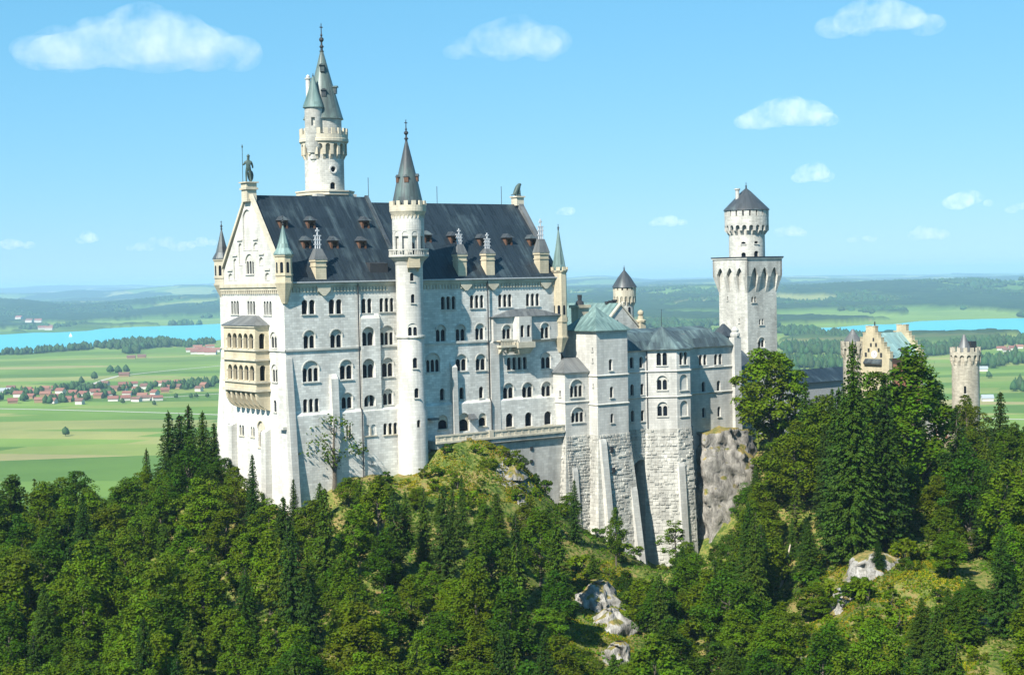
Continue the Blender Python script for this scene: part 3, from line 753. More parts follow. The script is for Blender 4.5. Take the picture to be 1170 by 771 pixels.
finial(st, cu, cv, cz(163), cz(137), .5)
for x, y in ((460, 206), (472.5, 205), (450.5, 206)):
    ang = camang + math.asin(max(-.98, min(.98, (x - 461) / 12.0)))
    g = MB().rbox(cu, cv, ang, 9 * pxm, 13.2 * pxm, .9, cz(y + 3), cz(y - 3)); o = g.build('dormer', WOOD, st)
    MB().rbox(cu, cv, ang, 9 * pxm, 13.8 * pxm, 1.3, cz(y - 3) + .01, cz(y - 6), w1=.1).build('dormer_roof', SLATE2, o)
# little yellow oriel under the balcony
ang = camang + .3
ob = MB().rbox(cu, cv, ang, rS * .7, rS + 1.1, 2.5, tz(306), tz(300), w1=2.5)
ob.rbox(cu, cv, ang, rS * .7, rS + 1.0, 2.45, tz(300) + .01, tz(294.5)); ob.rbox(cu, cv, ang + .33, rS * .8, rS + .9, .4, tz(311), tz(306) - .01, r1b=rS); ob.rbox(cu, cv, ang - .33, rS * .8, rS + .9, .4, tz(311), tz(306) - .01, r1b=rS)
ob.build('oriel', SAND, st)

# ================================================================== TALL NORTH TOWER
cu, cv = None, 33.5
cu, zb_ = fa(371.3, 215, cv)
Yt = wpos(cu, cv)[1]; pxm = Yt / FPX
tz = lambda y, x=370: at(x, y, Yt)[2]
nt_ = thing('tall_tower', 'tallest round pale tower with side turret and pointed green spire rising behind the palace roof', 'tower', (cu, cv, -20))
camang = math.atan2((-wpos(cu, cv)) @ E2, (-wpos(cu, cv)) @ E1)
r0 = 22.3 * pxm
sq = 26 * pxm
MB().box(cu - sq, cu + sq, cv - sq, cv + sq, -46, tz(223)).build('base', TOWERS, nt_)
pm = MB().lathe(cu, cv, [(33 * pxm, tz(224)), (33 * pxm, tz(221)), (34 * pxm, tz(220.6)), (34 * pxm, tz(219)), (32 * pxm, tz(219))], 8, math.pi / 8); pm.build('platform_parapet', SANDP, nt_)
sc = MB()
for x, yt, yb, w, nn in [(380, 209.5, 217.5, 1.3, 'window')]:
    tw(nt_, sc, cu, cv, r0, x - 371, 22.3, tz(yb), tz(yt), w, depth=.5)
ang = camang + math.asin(9.5 / 22.3)
ring = radial(cu, cv, r0, ang)
circ = [(math.cos(2 * math.pi * k / 14), math.sin(2 * math.pi * k / 14)) for k in range(14)]
pprism(sc, ring, [(.62 * a, .62 * b) for a, b in circ], tz(195), -.6, .6)
MB().lathe(cu, cv, [(r0, -25), (r0, tz(178))], 40).build('shaft', TOWERS, nt_, cut=sc, smooth=True, round_c=(cu, cv))
fr = MB()
for k in range(14):
    (a, b), (c, d) = circ[k], circ[(k + 1) % 14]
    pprism(fr, ring, [(.66 * a, .66 * b), (.98 * a, .98 * b), (.98 * c, .98 * d), (.66 * c, .66 * d)], tz(195), -.12, .22)
o = fr.build('round_window', LIMEP, nt_)
MB().add([ring.P(.62 * a, tz(195) + .62 * b, -.5) for a, b in circ], [tuple(range(14))]).build('pane', GLASS, o)
rP = 27.5 * pxm
pp = MB(); arches_ring(pp, cu, cv, rP * .95, 18, tz(178), tz(165), .5, ph=camang)
corbels(pp, cu, cv, r0, rP * .95, 18, .6, tz(183), tz(176), ph=camang)
pp.lathe(cu, cv, [(r0 * .98, tz(178)), (r0 * .99, tz(166)), (rP * .95, tz(165)), (rP * 1.02, tz(163)), (rP * 1.02, tz(160)), (rP, tz(159.5)), (rP, tz(155)), (rP * .8, tz(155))], 40)
merlons(pp, cu, cv, rP, 20, .85, tz(155.5), tz(148), .4, ph=camang + .1)
pp.build('parapet', SANDP, nt_, round_c=(cu, cv))
ri = 20.5 * pxm
MB().lathe(cu, cv, [(ri, tz(157)), (ri, tz(136))], 32).build('drum', TOWERS, nt_, smooth=True, round_c=(cu, cv))
MB().lathe(cu, cv, [(23 * pxm, tz(137)), (22 * pxm, tz(134.5)), (18.5 * pxm, tz(122)), (12.8 * pxm, tz(101)), (12.6 * pxm, tz(100.6)), (7.2 * pxm, tz(80)), (2.0 * pxm, tz(60)), (2.8 * pxm, tz(58.5)), (.6 * pxm, tz(58))], 32).build('spire', m_roof('green_grey_spire', (.07, .085, .08), (.14, .2, .18), .5, .5), nt_, smooth=True, round_c=(cu, cv))
finial(nt_, cu, cv, tz(59), tz(27), .55)
d = MB()
for dx, y in ((13.5, 104), (1, 108), (0, 79)):
    ang = camang + math.asin(max(-.9, min(.95, dx / 14)))
    rr = 14 * pxm if y > 90 else 7.5 * pxm
    d.rbox(cu, cv, ang, rr - 2, rr + .5, 1.0, tz(y + 4), tz(y - 3)); d.rbox(cu, cv, ang, rr - 2, rr + .8, 1.4, tz(y - 3), tz(y - 5), w1=.5)
d.build('dormer', CONE, nt_)
# side turret towards the viewer
off = 10.5 * pxm; du = -math.cos(YAW) * off; dv = math.sin(YAW) * off
cdir = np.array([(-wpos(cu, cv)) @ E1, (-wpos(cu, cv)) @ E2]); cdir /= np.hypot(*cdir)
su, sv = cu + du + cdir[0] * 17 * pxm, cv + dv + cdir[1] * 17 * pxm
rt = 10.4 * pxm
t = MB().lathe(su, sv, [(.3, tz(190)), (rt * .35, tz(187)), (rt * .4, tz(184)), (rt * .55, tz(183)), (rt * .6, tz(178)), (rt * .8, tz(176)), (rt * .85, tz(171)), (rt, tz(168)), (rt, tz(126)), (rt * 1.08, tz(125.5)), (rt * 1.08, tz(124))], 28)
tc = MB(); pprism(tc, radial(su, sv, rt, camang - .1), [(-.42, 0), (.42, 0), (.42, 1.9), (-.42, 1.9)], tz(146), -.6, .5)
to = t.build('side_turret', TOWERS, nt_, cut=tc, smooth=True, round_c=(su, sv))
MB().lathe(su, sv, [(12.3 * pxm, tz(125)), (11.8 * pxm, tz(122.5)), (9 * pxm, tz(115)), (5.4 * pxm, tz(105)), (2.0 * pxm, tz(92)), (.5 * pxm, tz(88.5))], 24).build('cone_roof', TEAL, to, smooth=True, round_c=(su, sv))
finial(to, su, sv, tz(90), tz(86), .25)
q = MB(); hu, hv = su - .55 * rt * math.cos(YAW) - cdir[0] * rt * .7, sv + .55 * rt * math.sin(YAW) - cdir[1] * rt * .7
q.lathe(hu, hv, [(.55, tz(115)), (.55, tz(92)), (.75, tz(91.5)), (.75, tz(90.3)), (.4, tz(90)), (.45, tz(88)), (.1, tz(86.5))], 10); q.build('chimney', LIMEP, nt_)

# ================================================================== TERRACE in front of the facade
ter = thing('terrace', 'stone terrace with pierced parapet wall running along the palace foot to the bower', 'terrace', (34, -4, -46))
tu0, tu1, tv = 33.6, 68.8, -4.2
tb = MB().extr_u([(-.76, -34.75), (tv, -34.75), (tv, -36.1), (tv + .8, -36.6), (tv + 1.0, -62), (-.76, -62)], tu0 + 14.5, tu1)
tb.box(tu0, tu0 + 14.5, tv + .3, -.76, -36.4, -34.75)
tb.build('retaining_wall', TERW, ter)
pt = MB().box(tu0, tu1, tv - .1, tv + .25, -33.75, -33.4); pt.box(tu0, tu1, tv - .3, tv + .4, -35.2, -34.76)
k = tu0 + .2; n_ = 0
while k < tu1 - .4: pt.box(k, k + .55, tv - .02, tv + .2, -34.76, -33.75); k += 1.9
pt.box(tu0, tu1, tv + .06, tv + .16, -34.76, -33.75)
pt.box(tu0 + 14.0, tu0 + 15.2, tv - .25, tv + .35, -34.76, -33.3)
pt.build('parapet', SANDP, ter)
cbm = MB(); k = tu0 + 16
while k < tu1: cbm.extr_u([(tv - .25, -35.2), (tv + .9, -35.2), (tv + .9, -36.6), (tv + .5, -36.4)], k, k + .5); k += 2.6
cbm.build('corbel', TRIM, ter)
for x, y in ((527, 520), (527, 535)):
    u, z = fa(x + 80, y - 8, tv + .8); MB().box(u - .35, u + .35, tv + .6, tv + .98, z - .4, z + .4).build('drain_opening', DARKM, ter)
# small gable porch and lamp-like hood on the terrace
u, z = fa(495.5, 478, -1.6); MB().box(u - 1.4, u + .8, -2.6, -.76, z - .3, z + .1).build('porch_roof', GREYR, ter)
u, z = fa(541, 477, -1.6); MB().extr_u([(-.76, z + .8), (-2.0, z - .2), (-2.0, z - .4), (-.76, z - .4)], u - .9, u + .9).build('porch_roof', GREYR, ter)

# ================================================================== BOWER (east wing)
bw = thing('bower_house', 'white stone wing with stepped bays and tower block on tall rusticated buttresses', 'house', (85, -5, -60))
ZE, ZS1, ZS2, ZR = -17.55, -22.5, -28.6, -36.2
def rustic(m, p0, p1, z0, z1, dmin=.06, dmax=.36, batter=0.0, seed=1):
    """Proud blocks of hewn stone covering the face p0->p1 (outside on the right-hand side going p0->p1)."""
    rg = random.Random(seed); p0 = np.array(p0, float); p1 = np.array(p1, float)
    Ln = np.hypot(*(p1 - p0)); t = (p1 - p0) / Ln; nrm = np.array([t[1], -t[0]])
    z = z1; row = 0
    while z > z0:
        h = .6 + rg.random() * .18; a = -rg.random() * .8
        off = batter * (z1 - z)
        while a < Ln:
            w = .55 + rg.random() * 1.0
            a0, a1 = max(a, 0), min(a + w - .13, Ln)
            if a1 - a0 > .2:
                d = dmin + (dmax - dmin) * rg.random() ** 1.3
                i0 = p0 + t * a0 + nrm * (off - .5); i1 = p0 + t * a1 + nrm * (off - .5)
                o0 = p0 + t * (a0 + .04) + nrm * (off + d); o1 = p0 + t * (a1 - .04) + nrm * (off + d)
                b0, b1 = z - h + .11, z
                m.add([(*i0, b0), (*i1, b0), (*i1, b1), (*i0, b1), (*o0, b0 + .05), (*o1, b0 + .05), (*o1, b1 - .05), (*o0, b1 - .05)],
                      [(4, 5, 6, 7), (0, 1, 5, 4), (1, 2, 6, 5), (2, 3, 7, 6), (3, 0, 4, 7)])
            a += w
        z -= h; row += 1
def courses(parent, poly, zs, e=.22, h=.38, mat=TRIM):
    m = MB()
    c = np.mean(np.array(poly), 0)
    pe = offset(poly, e)
    for z in zs:
        m.loft([[(*p, z - h) for p in offset(poly, .02)], [(*p, z - h * .4) for p in pe], [(*p, z) for p in pe], [(*p, z + .15) for p in offset(poly, .02)]])
    return m.build('string_course', mat, parent)
def offset(poly, e):
    n = len(poly); out = []
    for i in range(n):
        a, b, c = (np.array(poly[(i + k - 1) % n], float) for k in range(3))
        d1 = (b - a) / np.hypot(*(b - a)); d2 = (c - b) / np.hypot(*(c - b))
        n1 = np.array([d1[1], -d1[0]]); n2 = np.array([d2[1], -d2[0]])
        q = (n1 + n2) / max(.3, (1 + n1 @ n2)); out.append(tuple(b + q * e))
    return out
def base_loft(poly, z1, z0, e): return MB().loft([[(*p, z0) for p in offset(poly, e)], [(*p, z1) for p in poly]])
VB = 9.0
# -- left bay
pb1 = [(69.0, 1.0), (69.0, -4.4), (77.0, -4.4), (77.0, 1.0)]
cutm = MB(); m = MB().prism(pb1, ZR - .01, -21.9)
for x0, x1, yt, yb in ((135, 197, 572, 658),): win_f(bw, cutm, -4.4, x0, x1, yt, yb, 3, True, Z=Z7, hood=True)
win_f(bw, cutm, -4.4, 141, 203, 22, 96, 3, True, Z=Z8, hood=True)
window(bw, cutm, gable(69.0), 2.6, -27.2, .6, 1.4)
m.build('wall', LIMEP, bw, cut=cutm)
courses(bw, pb1, [-28.4], )
courses(bw, pb1, [-21.75], .35)
MB().loft([[(*p, -21.72) for p in offset(pb1, .55)], [(72, -.2, -18.6), (72, -.6, -18.6), (77, -.6, -18.6), (77, -.2, -18.6)]]).build('roof', GREYR, bw)
rb = base_loft(offset(pb1, .1), ZR, -66, 2.2)
rustic(rb, (69.0, 0.5), (69.0, -4.4), -62, ZR, batter=.075, seed=3); rustic(rb, (69.0, -4.5), (77, -4.5), -62, ZR, batter=.075, seed=4)
rb.build('rusticated_base', RUST, bw)
# -- tower block
pb2 = [(76.0, 4.0), (76.0, -7.5), (85.2, -7.5), (85.2, 4.0)]
cutm = MB(); m = MB().prism(pb2, ZR - .02, -12.4)
for x0, x1, yt, yb, Z in ((325, 341, 472, 527, Z7), (330, 346, 606, 660, Z7), (333, 347, 53, 98, Z8)): win_f(bw, cutm, -7.5, x0, x1, yt, yb, 1, False, Z=Z)
for z in (-17.0, -25.2, -19.5): window(bw, cutm, gable(76.0), 6.0, z, .35, .8)
m.build('wall', LIMEP, bw, cut=cutm)
courses(bw, pb2, [ZS1 - .1, ZS2 - .6], .25)
pe = offset(pb2, .75)
cc = (80.6, -1.8)
rings = []
for f, z in ((1.0, -12.5), (1.0, -12.3), (.72, -10.9), (.42, -9.4), (.2, -8.2), (.02, -7.0)): rings.append([(cc[0] + (p[0] - cc[0]) * f, cc[1] + (p[1] - cc[1]) * f, z) for p in pe])
MB().loft(rings).build('roof', TEAL, bw)
rb = base_loft(offset(pb2, .12), ZR, -72, 3.0)
rustic(rb, (76.0, 0), (76.0, -7.6), -68, ZR, batter=.08, seed=5); rustic(rb, (76.0, -7.6), (85.2, -7.6), -68, ZR, batter=.08, seed=6)
for x, y in ((344, 230), (347, 330)):
    u, z = fa(*Z8(x, y), -8.6); pass
rb.build('rusticated_base', RUST, bw)
for x, y in ((344, 230), (347, 330)):
    u, z = fa(*Z8(x, y), -8.6); dd = .08 * (ZR - z); MB().box(u - .38, u + .38, -7.65 - dd - .5, -7.0 - dd, z - .6, z + .6).build('window', DARKM, bw)
def bpier(u0, u1, zt, v0, d1, zb=-74, mat=LIMEP): return MB().extr_u([(v0 + 2, zt + .8), (v0 - .2, zt + .6), (v0 - .5, zt - .3), (v0 - d1, zb), (v0 + 2, zb)], u0, u1).build('buttress', mat, bw)
bpier(76.0, 77.7, -37.8, -8.0, 4.8); bpier(84.4, 86.2, -49.5, -8.6, 4.2)
bpier(70.0, 71.4, -44.0, -5.2, 2.6)
# -- recess with the tall arch
pb3 = [(84.5, 9.0), (84.5, -5.0), (93.2, -5.0), (93.2, 9.0)]
cutm = MB(); m = MB().prism(pb3, -70, ZE)
for x0, x1, yt, yb, Z in ((427, 445, 462, 517, Z7), (474, 490, 460, 514, Z7), (430, 446, 595, 650, Z7), (480, 495, 592, 646, Z7), (433, 448, 38, 92, Z8), (482, 497, 36, 90, Z8), (493, 507, 160, 190, Z8)): win_f(bw, cutm, -5.0, x0, x1, yt, yb, 1, False, Z=Z)
u0, zt = fa(*Z8(440, 283), -5.0); u1, _ = fa(*Z8(524, 283), -5.0)
pprism(cutm, facade(-5.0), arch_poly(u1 - u0, zt + 69, 14, cx=(u0 + u1) / 2), -69, -6.0, 1.0)
m.build('wall', LIMEP, bw, cut=cutm)
courses(bw, pb3, [ZS1 + .05, ZS2 + .1], .25); courses(bw, pb3, [ZE + .1], .4)
rm = MB(); rustic(rm, (85.2, -5.02), (93.0, -5.02), fa(*Z8(480, 262), -5)[1], ZR + .2, .03, .2, 0, 7); rm.build('rusticated_course', RUST, bw)
# -- polygonal bay
pb4 = [(92.6, -5.0), (98.8, -9.3), (103.1, -9.3), (107.2, -5.0), (107.2, 0), (92.6, 0)]
cutm = MB(); m = MB().prism(pb4, ZR - .03, ZE)
nL = np.array([-(9.3 - 5.0), -(98.8 - 92.6)]); nL = nL / np.hypot(*nL); pL = Plane(((92.6 + 98.8) / 2, -7.15), nL)
for z, h, a in ((-21.2, 3.0, 0), (-27.0, 3.4, 1), (-33.2, 3.4, 1)):
    window(bw, cutm, pL, .3, z, 2.5, h, 2, bool(a), hood=bool(a)); 
window(bw, cutm, facade(-9.3), 101.0, -21.2, 2.5, 3.0, 2, False)
window(bw, cutm, facade(-9.3), 101.0, -27.2, 2.5, 3.7, 1, True, blind=True, depth=.35, name='blind_arch'); window(bw, cutm, facade(-9.3), 101.0, -33.4, 2.5, 3.7, 1, True, blind=True, depth=.35, name='blind_arch')
nR = np.array([4.3, -4.1]); nR = nR / np.hypot(*nR); pR = Plane((105.15, -7.15), nR)
for z in (-20.9, -27.0, -33): window(bw, cutm, pR, 0, z, .8, 2.6)
m.build('wall', LIMEP, bw, cut=cutm)
courses(bw, pb4, [ZS1 + .02, ZS2 + .06], .28); courses(bw, pb4, [ZE + .12], .45)
rings = []
pe = offset(pb4, .8); cc = (100, -3.0)
for f, z in ((1.0, ZE + .1), (.98, ZE + .3), (.7, ZE + 1.8), (.35, ZE + 3.6), (.02, ZE + 5.3)): rings.append([(cc[0] + (p[0] - cc[0]) * f, cc[1] + (p[1] - cc[1]) * f, z) for p in pe])
MB().loft(rings).build('roof', TEALD, bw)
rb = base_loft(offset(pb4, .12), ZR, -90, 2.0)
rustic(rb, pb4[0], pb4[1], -86, ZR, batter=.037, seed=8); rustic(rb, pb4[1], pb4[2], -86, ZR, batter=.037, seed=9); rustic(rb, pb4[2], pb4[3], -86, ZR, batter=.037, seed=10)
rb.build('rusticated_base', RUST, bw)
bpier(98.3, 100.3, -44.8, -9.6, 3.2, -90)
# -- right-hand range
pb5 = [(107.0, -5.0), (122.2, -5.0), (122.2, 9.0), (107.0, 9.0)]
cutm = MB(); m = MB().prism(pb5, -62, ZE)
for x0, x1, yt, yb, n, Z in ((765, 803, 450, 502, 2, Z7), (840, 878, 447, 499, 2, Z7), (779, 796, 582, 637, 1, Z7), (853, 870, 577, 632, 1, Z7), (781, 797, 708, 757, 1, Z7), (856, 871, 704, 753, 1, Z7)): win_f(bw, cutm, -5.0, x0, x1, yt, yb, n, False, Z=Z)
m.build('wall', LIMEP, bw, cut=cutm)
courses(bw, pb5, [ZS1, ZS2], .26); courses(bw, pb5, [ZE + .08], .4)
MB().box(121.0, 123.3, -6.0, -4.2, -46, -15.6).build('corner_pilaster', LIMEP, bw)
MB().lathe(122.15, -5.1, [(1.0, -15.6), (1.2, -15.2), (1.2, -14.6), (.8, -14.4), (.95, -13.8), (.5, -13.2), (.05, -12.9)], 10).build('finial', LIMEP, bw)
MB().extr_u([(-5.8, ZE + .05), (-4.6, ZE + 2.2), (-2.2, ZE + 4.1), (1.6, ZE + 4.9), (5.5, ZE + 4.1), (8.4, ZE + 2.0), (9.6, ZE + .05)], 84.3, 116.5).build('roof', TEALD, bw)
MB().loft([[(116.45, -5.8, ZE + .06), (122.6, -5.8, ZE + .06), (122.6, 9.6, ZE + .06), (116.45, 9.6, ZE + .06)], [(116.45, -2.0, ZE + 3.3), (119.6, -2.0, ZE + 3.3), (119.6, 5.5, ZE + 3.3), (116.45, 5.5, ZE + 3.3)]]).build('roof', TEALD, bw)
for x, y in ((685, 360), (463, 375)):
    u, z = fa(*Z7(x, y), -3); MB().extr_u([(-4.0, z - .4), (-3.2, z + .6), (-1.5, z + .4), (-1.5, z - .4)], u - .6, u + .6).build('dormer', GREYR, bw)
u, z = fa(*Z7(885, 330), 6); MB().prism([(u - 2, 4), (u + 2, 4), (u + 2, 8), (u - 2, 8)], -18, z - 1.5).build('chimney', SLATE2, bw)
MB().prism([(u - 2.4, 3.6), (u + 2.4, 3.6), (u + 2.4, 8.4), (u - 2.4, 8.4)], z - 1.49, z + 1.6, [(u - .2, 5.8), (u + .2, 5.8), (u + .2, 6.2), (u - .2, 6.2)]).build('roof', SLATE2, bw)
MB().tube([(99.9, -3, ZE + 5), (99.9, -3, ZE + 9.5)], .07, 5).build('lightning_rod', DARKM, bw)
MB().tube([(93.0, -5.35, ZE), (93.0, -5.35, -36)], .13, 6).build('drainpipe', DARKM, bw)

# -- dark link between palace and bower
lk = thing('link_building', 'low grey link building in shade between palace corner and green-roofed tower block', 'house', (73, 3, -30))
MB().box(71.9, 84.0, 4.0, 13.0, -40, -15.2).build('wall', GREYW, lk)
MB().extr_u([(3.4, -15.18), (8.5, -13.4), (13.6, -15.18)], 71.8, 84.4).build('roof', SLATE2, lk)
q = MB(); q.add([(73.5, 3.96, -22), (76, 3.96, -22), (76, 3.96, -19.5), (74.75, 3.96, -17.6), (73.5, 3.96, -19.5)], [(0, 1, 2, 3, 4)]).build('archway', DARKM, lk)

# ================================================================== KNIGHTS' HOUSE with copper roof and its round tower
vg = 16.0
kh = thing('gabled_house', 'gabled grey stone house with pale green copper roof behind the bower', 'house', (*[fa(709, 380, vg)[0]], vg, -36))
ua, za = fa(708.8, 348.5, vg); ul, zl = fa(700.3, 361, vg); ur, zr2 = fa(731, 376, vg)
sl = (za - zr2) / (ur - ua); ulo = ua - (za - zr2) / sl
MB().extr_v([(ulo, -40), (ulo, zr2), (ua, za), (ur, zr2), (ur, -40)], vg, vg + 1.0).build('gable', TOWERS, kh)
MB().box(ulo + .2, ur - .2, vg + 1.0, vg + 22, -40, zr2 - .2).build('wall', TOWERS, kh)
ulow, zlow = fa(657, 384, vg + 3)
MB().extr_v([(ulo - 6, zr2 - 6 * sl * .6), (ulo - .5, zr2 + .1), (ua, za + .5), (ur + .6, zr2 + .1), (ur + .6, zr2 - .3)], vg + .6, vg + 23).build('roof', TEAL, kh)
cpn = MB()
for a, b in (((ulo - .4, zr2 - .2), (ua, za)), ((ua, za), (ur + .4, zr2 - .2))):
    cpn.extr_v([a, b, (b[0], b[1] + .55), (a[0], a[1] + .55)], vg - .3, vg + .58)
cpn.build('gable_coping', SANDP, kh)
u, z = fa(707.5 - 3, 368, vg); 
MB().box(u - .5, u + .5, vg - .04, vg + .2, z - .5, z + .5).build('window', GLASS, kh)
u, z = fa(733, 368, vg); q = MB().box(u - .9, u + .9, vg - .6, vg + 1.2, -38, z); q.lathe(u, vg + .3, [(1.3, z), (1.4, z + .5), (.8, z + .7), (.7, z + 1.6)], 8); q.ball((u, vg + .3, z + 2.3), .8); q.build('pinnacle', SAND, kh)
for x, y0 in ((694, 347), (698, 346), (702, 345)):
    u, z = fa(x, y0, vg + 5); MB().lathe(u, vg + 5, [(.5, za - 2), (.5, z), (.7, z + .1), (.7, z + .6)], 8).build('chimney', DARKM, kh)
u, z = fa(661.5, 347, vg + 2); q = MB().box(u - 1.7, u + 1.7, vg + .3, vg + 3, -36, z - 1); q.box(u - 2.1, u + 2.1, vg - .1, vg + 3.4, z - 1, z - .3); qo = q.build('chimney', SAND, kh)
MB().lathe(u, vg + 1.7, [(1.1, z - .3), (.9, z + .6), (.5, z + .8), (.6, z + 2.2)], 8).build('cap', DARKM, qo)

cv = 38.0; cu, _ = fa(714, 360, cv); Yt = wpos(cu, cv)[1]; pxm = Yt / FPX; tz = lambda y, x=714: at(x, y, Yt)[2]
rt_ = thing('round_tower', 'small round white tower with machicolations and dark cone behind the green-roofed house', 'tower', (cu, cv, -36))
MB().lathe(cu, cv, [(10.6 * pxm, -46), (10.4 * pxm, tz(344))], 28).build('shaft', TOWERS, rt_, smooth=True, round_c=(cu, cv))
hd = MB(); arches_ring(hd, cu, cv, 13 * pxm, 16, tz(345.5), tz(338), .5); corbels(hd, cu, cv, 10.4 * pxm, 13 * pxm, 16, .5, tz(349), tz(344.5)); hd.lathe(cu, cv, [(10.3 * pxm, tz(344)), (13 * pxm, tz(337.8)), (13.1 * pxm, tz(331.5)), (11 * pxm, tz(331.5))], 28)
merlons(hd, cu, cv, 13.1 * pxm, 14, .9, tz(331.6), tz(328), .4); hd.build('head', SANDP, rt_, round_c=(cu, cv))
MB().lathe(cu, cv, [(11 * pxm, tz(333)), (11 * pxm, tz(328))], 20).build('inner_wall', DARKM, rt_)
MB().lathe(cu, cv, [(14.3 * pxm, tz(328.4)), (13.9 * pxm, tz(327.2)), (7.5 * pxm, tz(317)), (.4 * pxm, tz(308))], 28).build('cone_roof', SLATE2, rt_, smooth=True, round_c=(cu, cv))
finial(rt_, cu, cv, tz(309), tz(303.5), .3)
camang = math.atan2((-wpos(cu, cv)) @ E2, (-wpos(cu, cv)) @ E1)
q = arch_poly(.7, 2.0, 6); pl = radial(cu, cv, 10.5 * pxm, camang + .5); MB().add([pl.P(x, tz(359) + y, .05) for x, y in q], [tuple(range(len(q)))]).build('window', GLASS, rt_)

# ================================================================== SQUARE TOWER
Yq = 440.0
P = at(854.5, 380, Yq); us, vs_, _ = uv_of(P)      # near corner of the shaft
wu = 11.2; wv = 11.0
sqt = thing('square_tower', 'square white tower with pointed machicolation arches and round dark-roofed turret on top', 'tower', (us, vs_, -40))
tz = lambda y, x=855: at(x, y, Yq)[2]
cutm = MB(); m = MB().box(us, us + wu, vs_, vs_ + wv, -52, tz(300))
def ZQ(x, y): return 790 + x / 6.425, 300 + y / 6.425
for x0, x1, yt, yb, n, a in ((441, 475, 250, 292, 2, 0), (497, 529, 413, 456, 2, 0), (490, 538, 548, 622, 2, 1)): win_f(sqt, cutm, vs_, x0, x1, yt, yb, n, bool(a), Z=ZQ, hood=bool(a))
win_f(sqt, cutm, vs_, 450, 500, 728, 800, 1, True, Z=ZQ, hood=True)
for x, y in ((266, 262), (350, 425)):
    v, z = ga(*ZQ(x, y), us); window(sqt, cutm, gable(us), -v, z - .6, .4, 1.2)
m.build('shaft', TOWERS, sqt, cut=cutm)
ov = 1.15; zb0, zpl, ztp = tz(334), tz(316), tz(296)
hm = MB()
faces_ = [(Plane((us, vs_ - ov), (0, -1)), us - ov, us + wu + ov), (Plane((us - ov, vs_), (-1, 0)), -(vs_ + wv + ov), -(vs_ - ov)),
          (Plane((us, vs_ + wv + ov), (0, 1)), -(us + wu + ov), -(us - ov)), (Plane((us + wu + ov, vs_), (1, 0)), vs_ - ov, vs_ + wv + ov)]
for pl, a0, a1 in faces_:
    # a0..a1 is measured along pl.t from pl.p
    b0, b1 = (a0, a1)
    base = pl.p @ pl.t
    s0, s1 = a0 - (base if True else 0), a1 - base
    Ln = s1 - s0; pw = 1.15; ce = ov + .5; aw = (Ln - 2 * ce - 2 * pw) / 3
    pts = []
    for k in range(3):
        x0 = s0 + ce + k * (aw + pw)
        pts += [(x0, 0)] + [(x, y) for x, y in reversed([(a, b) for a, b in arch_poly(aw, tz(305.5) - zpl, 8, True, cx=x0 + aw / 2)[2:]])] + [(x0 + aw, 0)]
    poly = [(s0, 0)] + pts + [(s1, 0), (s1, ztp - zpl), (s0, ztp - zpl)]
    # split into quads-friendly triangulation
    tri = tessellate_polygon([[Vector((a, b, 0)) for a, b in poly]])
    vs2 = [pl.P(a, zpl + b, 0) for a, b in poly] + [pl.P(a, zpl + b, -.7) for a, b in poly]; n = len(poly); fs = []
    for t3 in tri:
        q3 = [Vector((*poly[i], 0)) for i in t3]
        f = tuple(t3) if (q3[1] - q3[0]).cross(q3[2] - q3[0]).z > 0 else tuple(reversed(t3))
        fs.append(f); fs.append(tuple(n + i for i in reversed(f)))
    fs += [(i, n + i, n + (i + 1) % n, (i + 1) % n) for i in range(n)]
    hm.add(vs2, fs)
    for k in (1, 2):
        x0 = s0 + ce + k * aw + (k - 1) * pw; x1 = x0 + pw
        x0 += .02; x1 -= .02
        hm.add([pl.P(x0, zb0, -ov + .02), pl.P(x1, zb0, -ov + .02), pl.P(x1, zpl + .001, -.01), pl.P(x0, zpl + .001, -.01), pl.P(x0, zpl + .001, -ov - .3), pl.P(x1, zpl + .001, -ov - .3), pl.P(x1, zb0, -ov - .3), pl.P(x0, zb0, -ov - .3)],
               [(0, 1, 2, 3), (3, 2, 5, 4), (0, 3, 4, 7), (1, 6, 5, 2)])
for sx_, sy_ in ((0, 0), (1, 0), (0, 1), (1, 1)):
    cx0, cy0 = (us, us + wu)[sx_], (vs_, vs_ + wv)[sy_]; dx_, dy_ = (-1, 1)[sx_], (-1, 1)[sy_]
    def sqr(e, i, z): 
        xs = sorted((cx0 + dx_ * e, cx0 - dx_ * i)); ys = sorted((cy0 + dy_ * e, cy0 - dy_ * i)); return [(xs[0], ys[0], z), (xs[1], ys[0], z), (xs[1], ys[1], z), (xs[0], ys[1], z)]
    hm.loft([sqr(.03, .5, zb0), sqr(ov - .03, .5, zpl)]); hm.loft([sqr(ov - .05, .2, zpl), sqr(ov - .05, .2, ztp - .05)])
hm.box(us - ov + .1, us + wu + ov - .1, vs_ - ov + .1, vs_ + wv + ov - .1, tz(304), ztp - .02)
hm.build('machicolation', TOWERS, sqt)
tp = MB().box(us - ov - .25, us + wu + ov + .25, vs_ - ov - .25, vs_ + wv + ov + .25, ztp + .002, tz(294.6)); tp.build('cornice', TRIM, sqt)
MB().box(us - ov - .35, us + wu + ov + .35, vs_ - ov - .35, vs_ + wv + ov + .35, tz(294.5), tz(293.2)).build('roof_edge', DARKM, sqt)
cu, cv = us + wu / 2, vs_ + wv / 2; Yt = wpos(cu, cv)[1]; pxm = Yt / FPX; tz = lambda y, x=855: at(x, y, Yt)[2]
camang = math.atan2((-wpos(cu, cv)) @ E2, (-wpos(cu, cv)) @ E1)
r1 = 20.4 * pxm; cutm = MB()
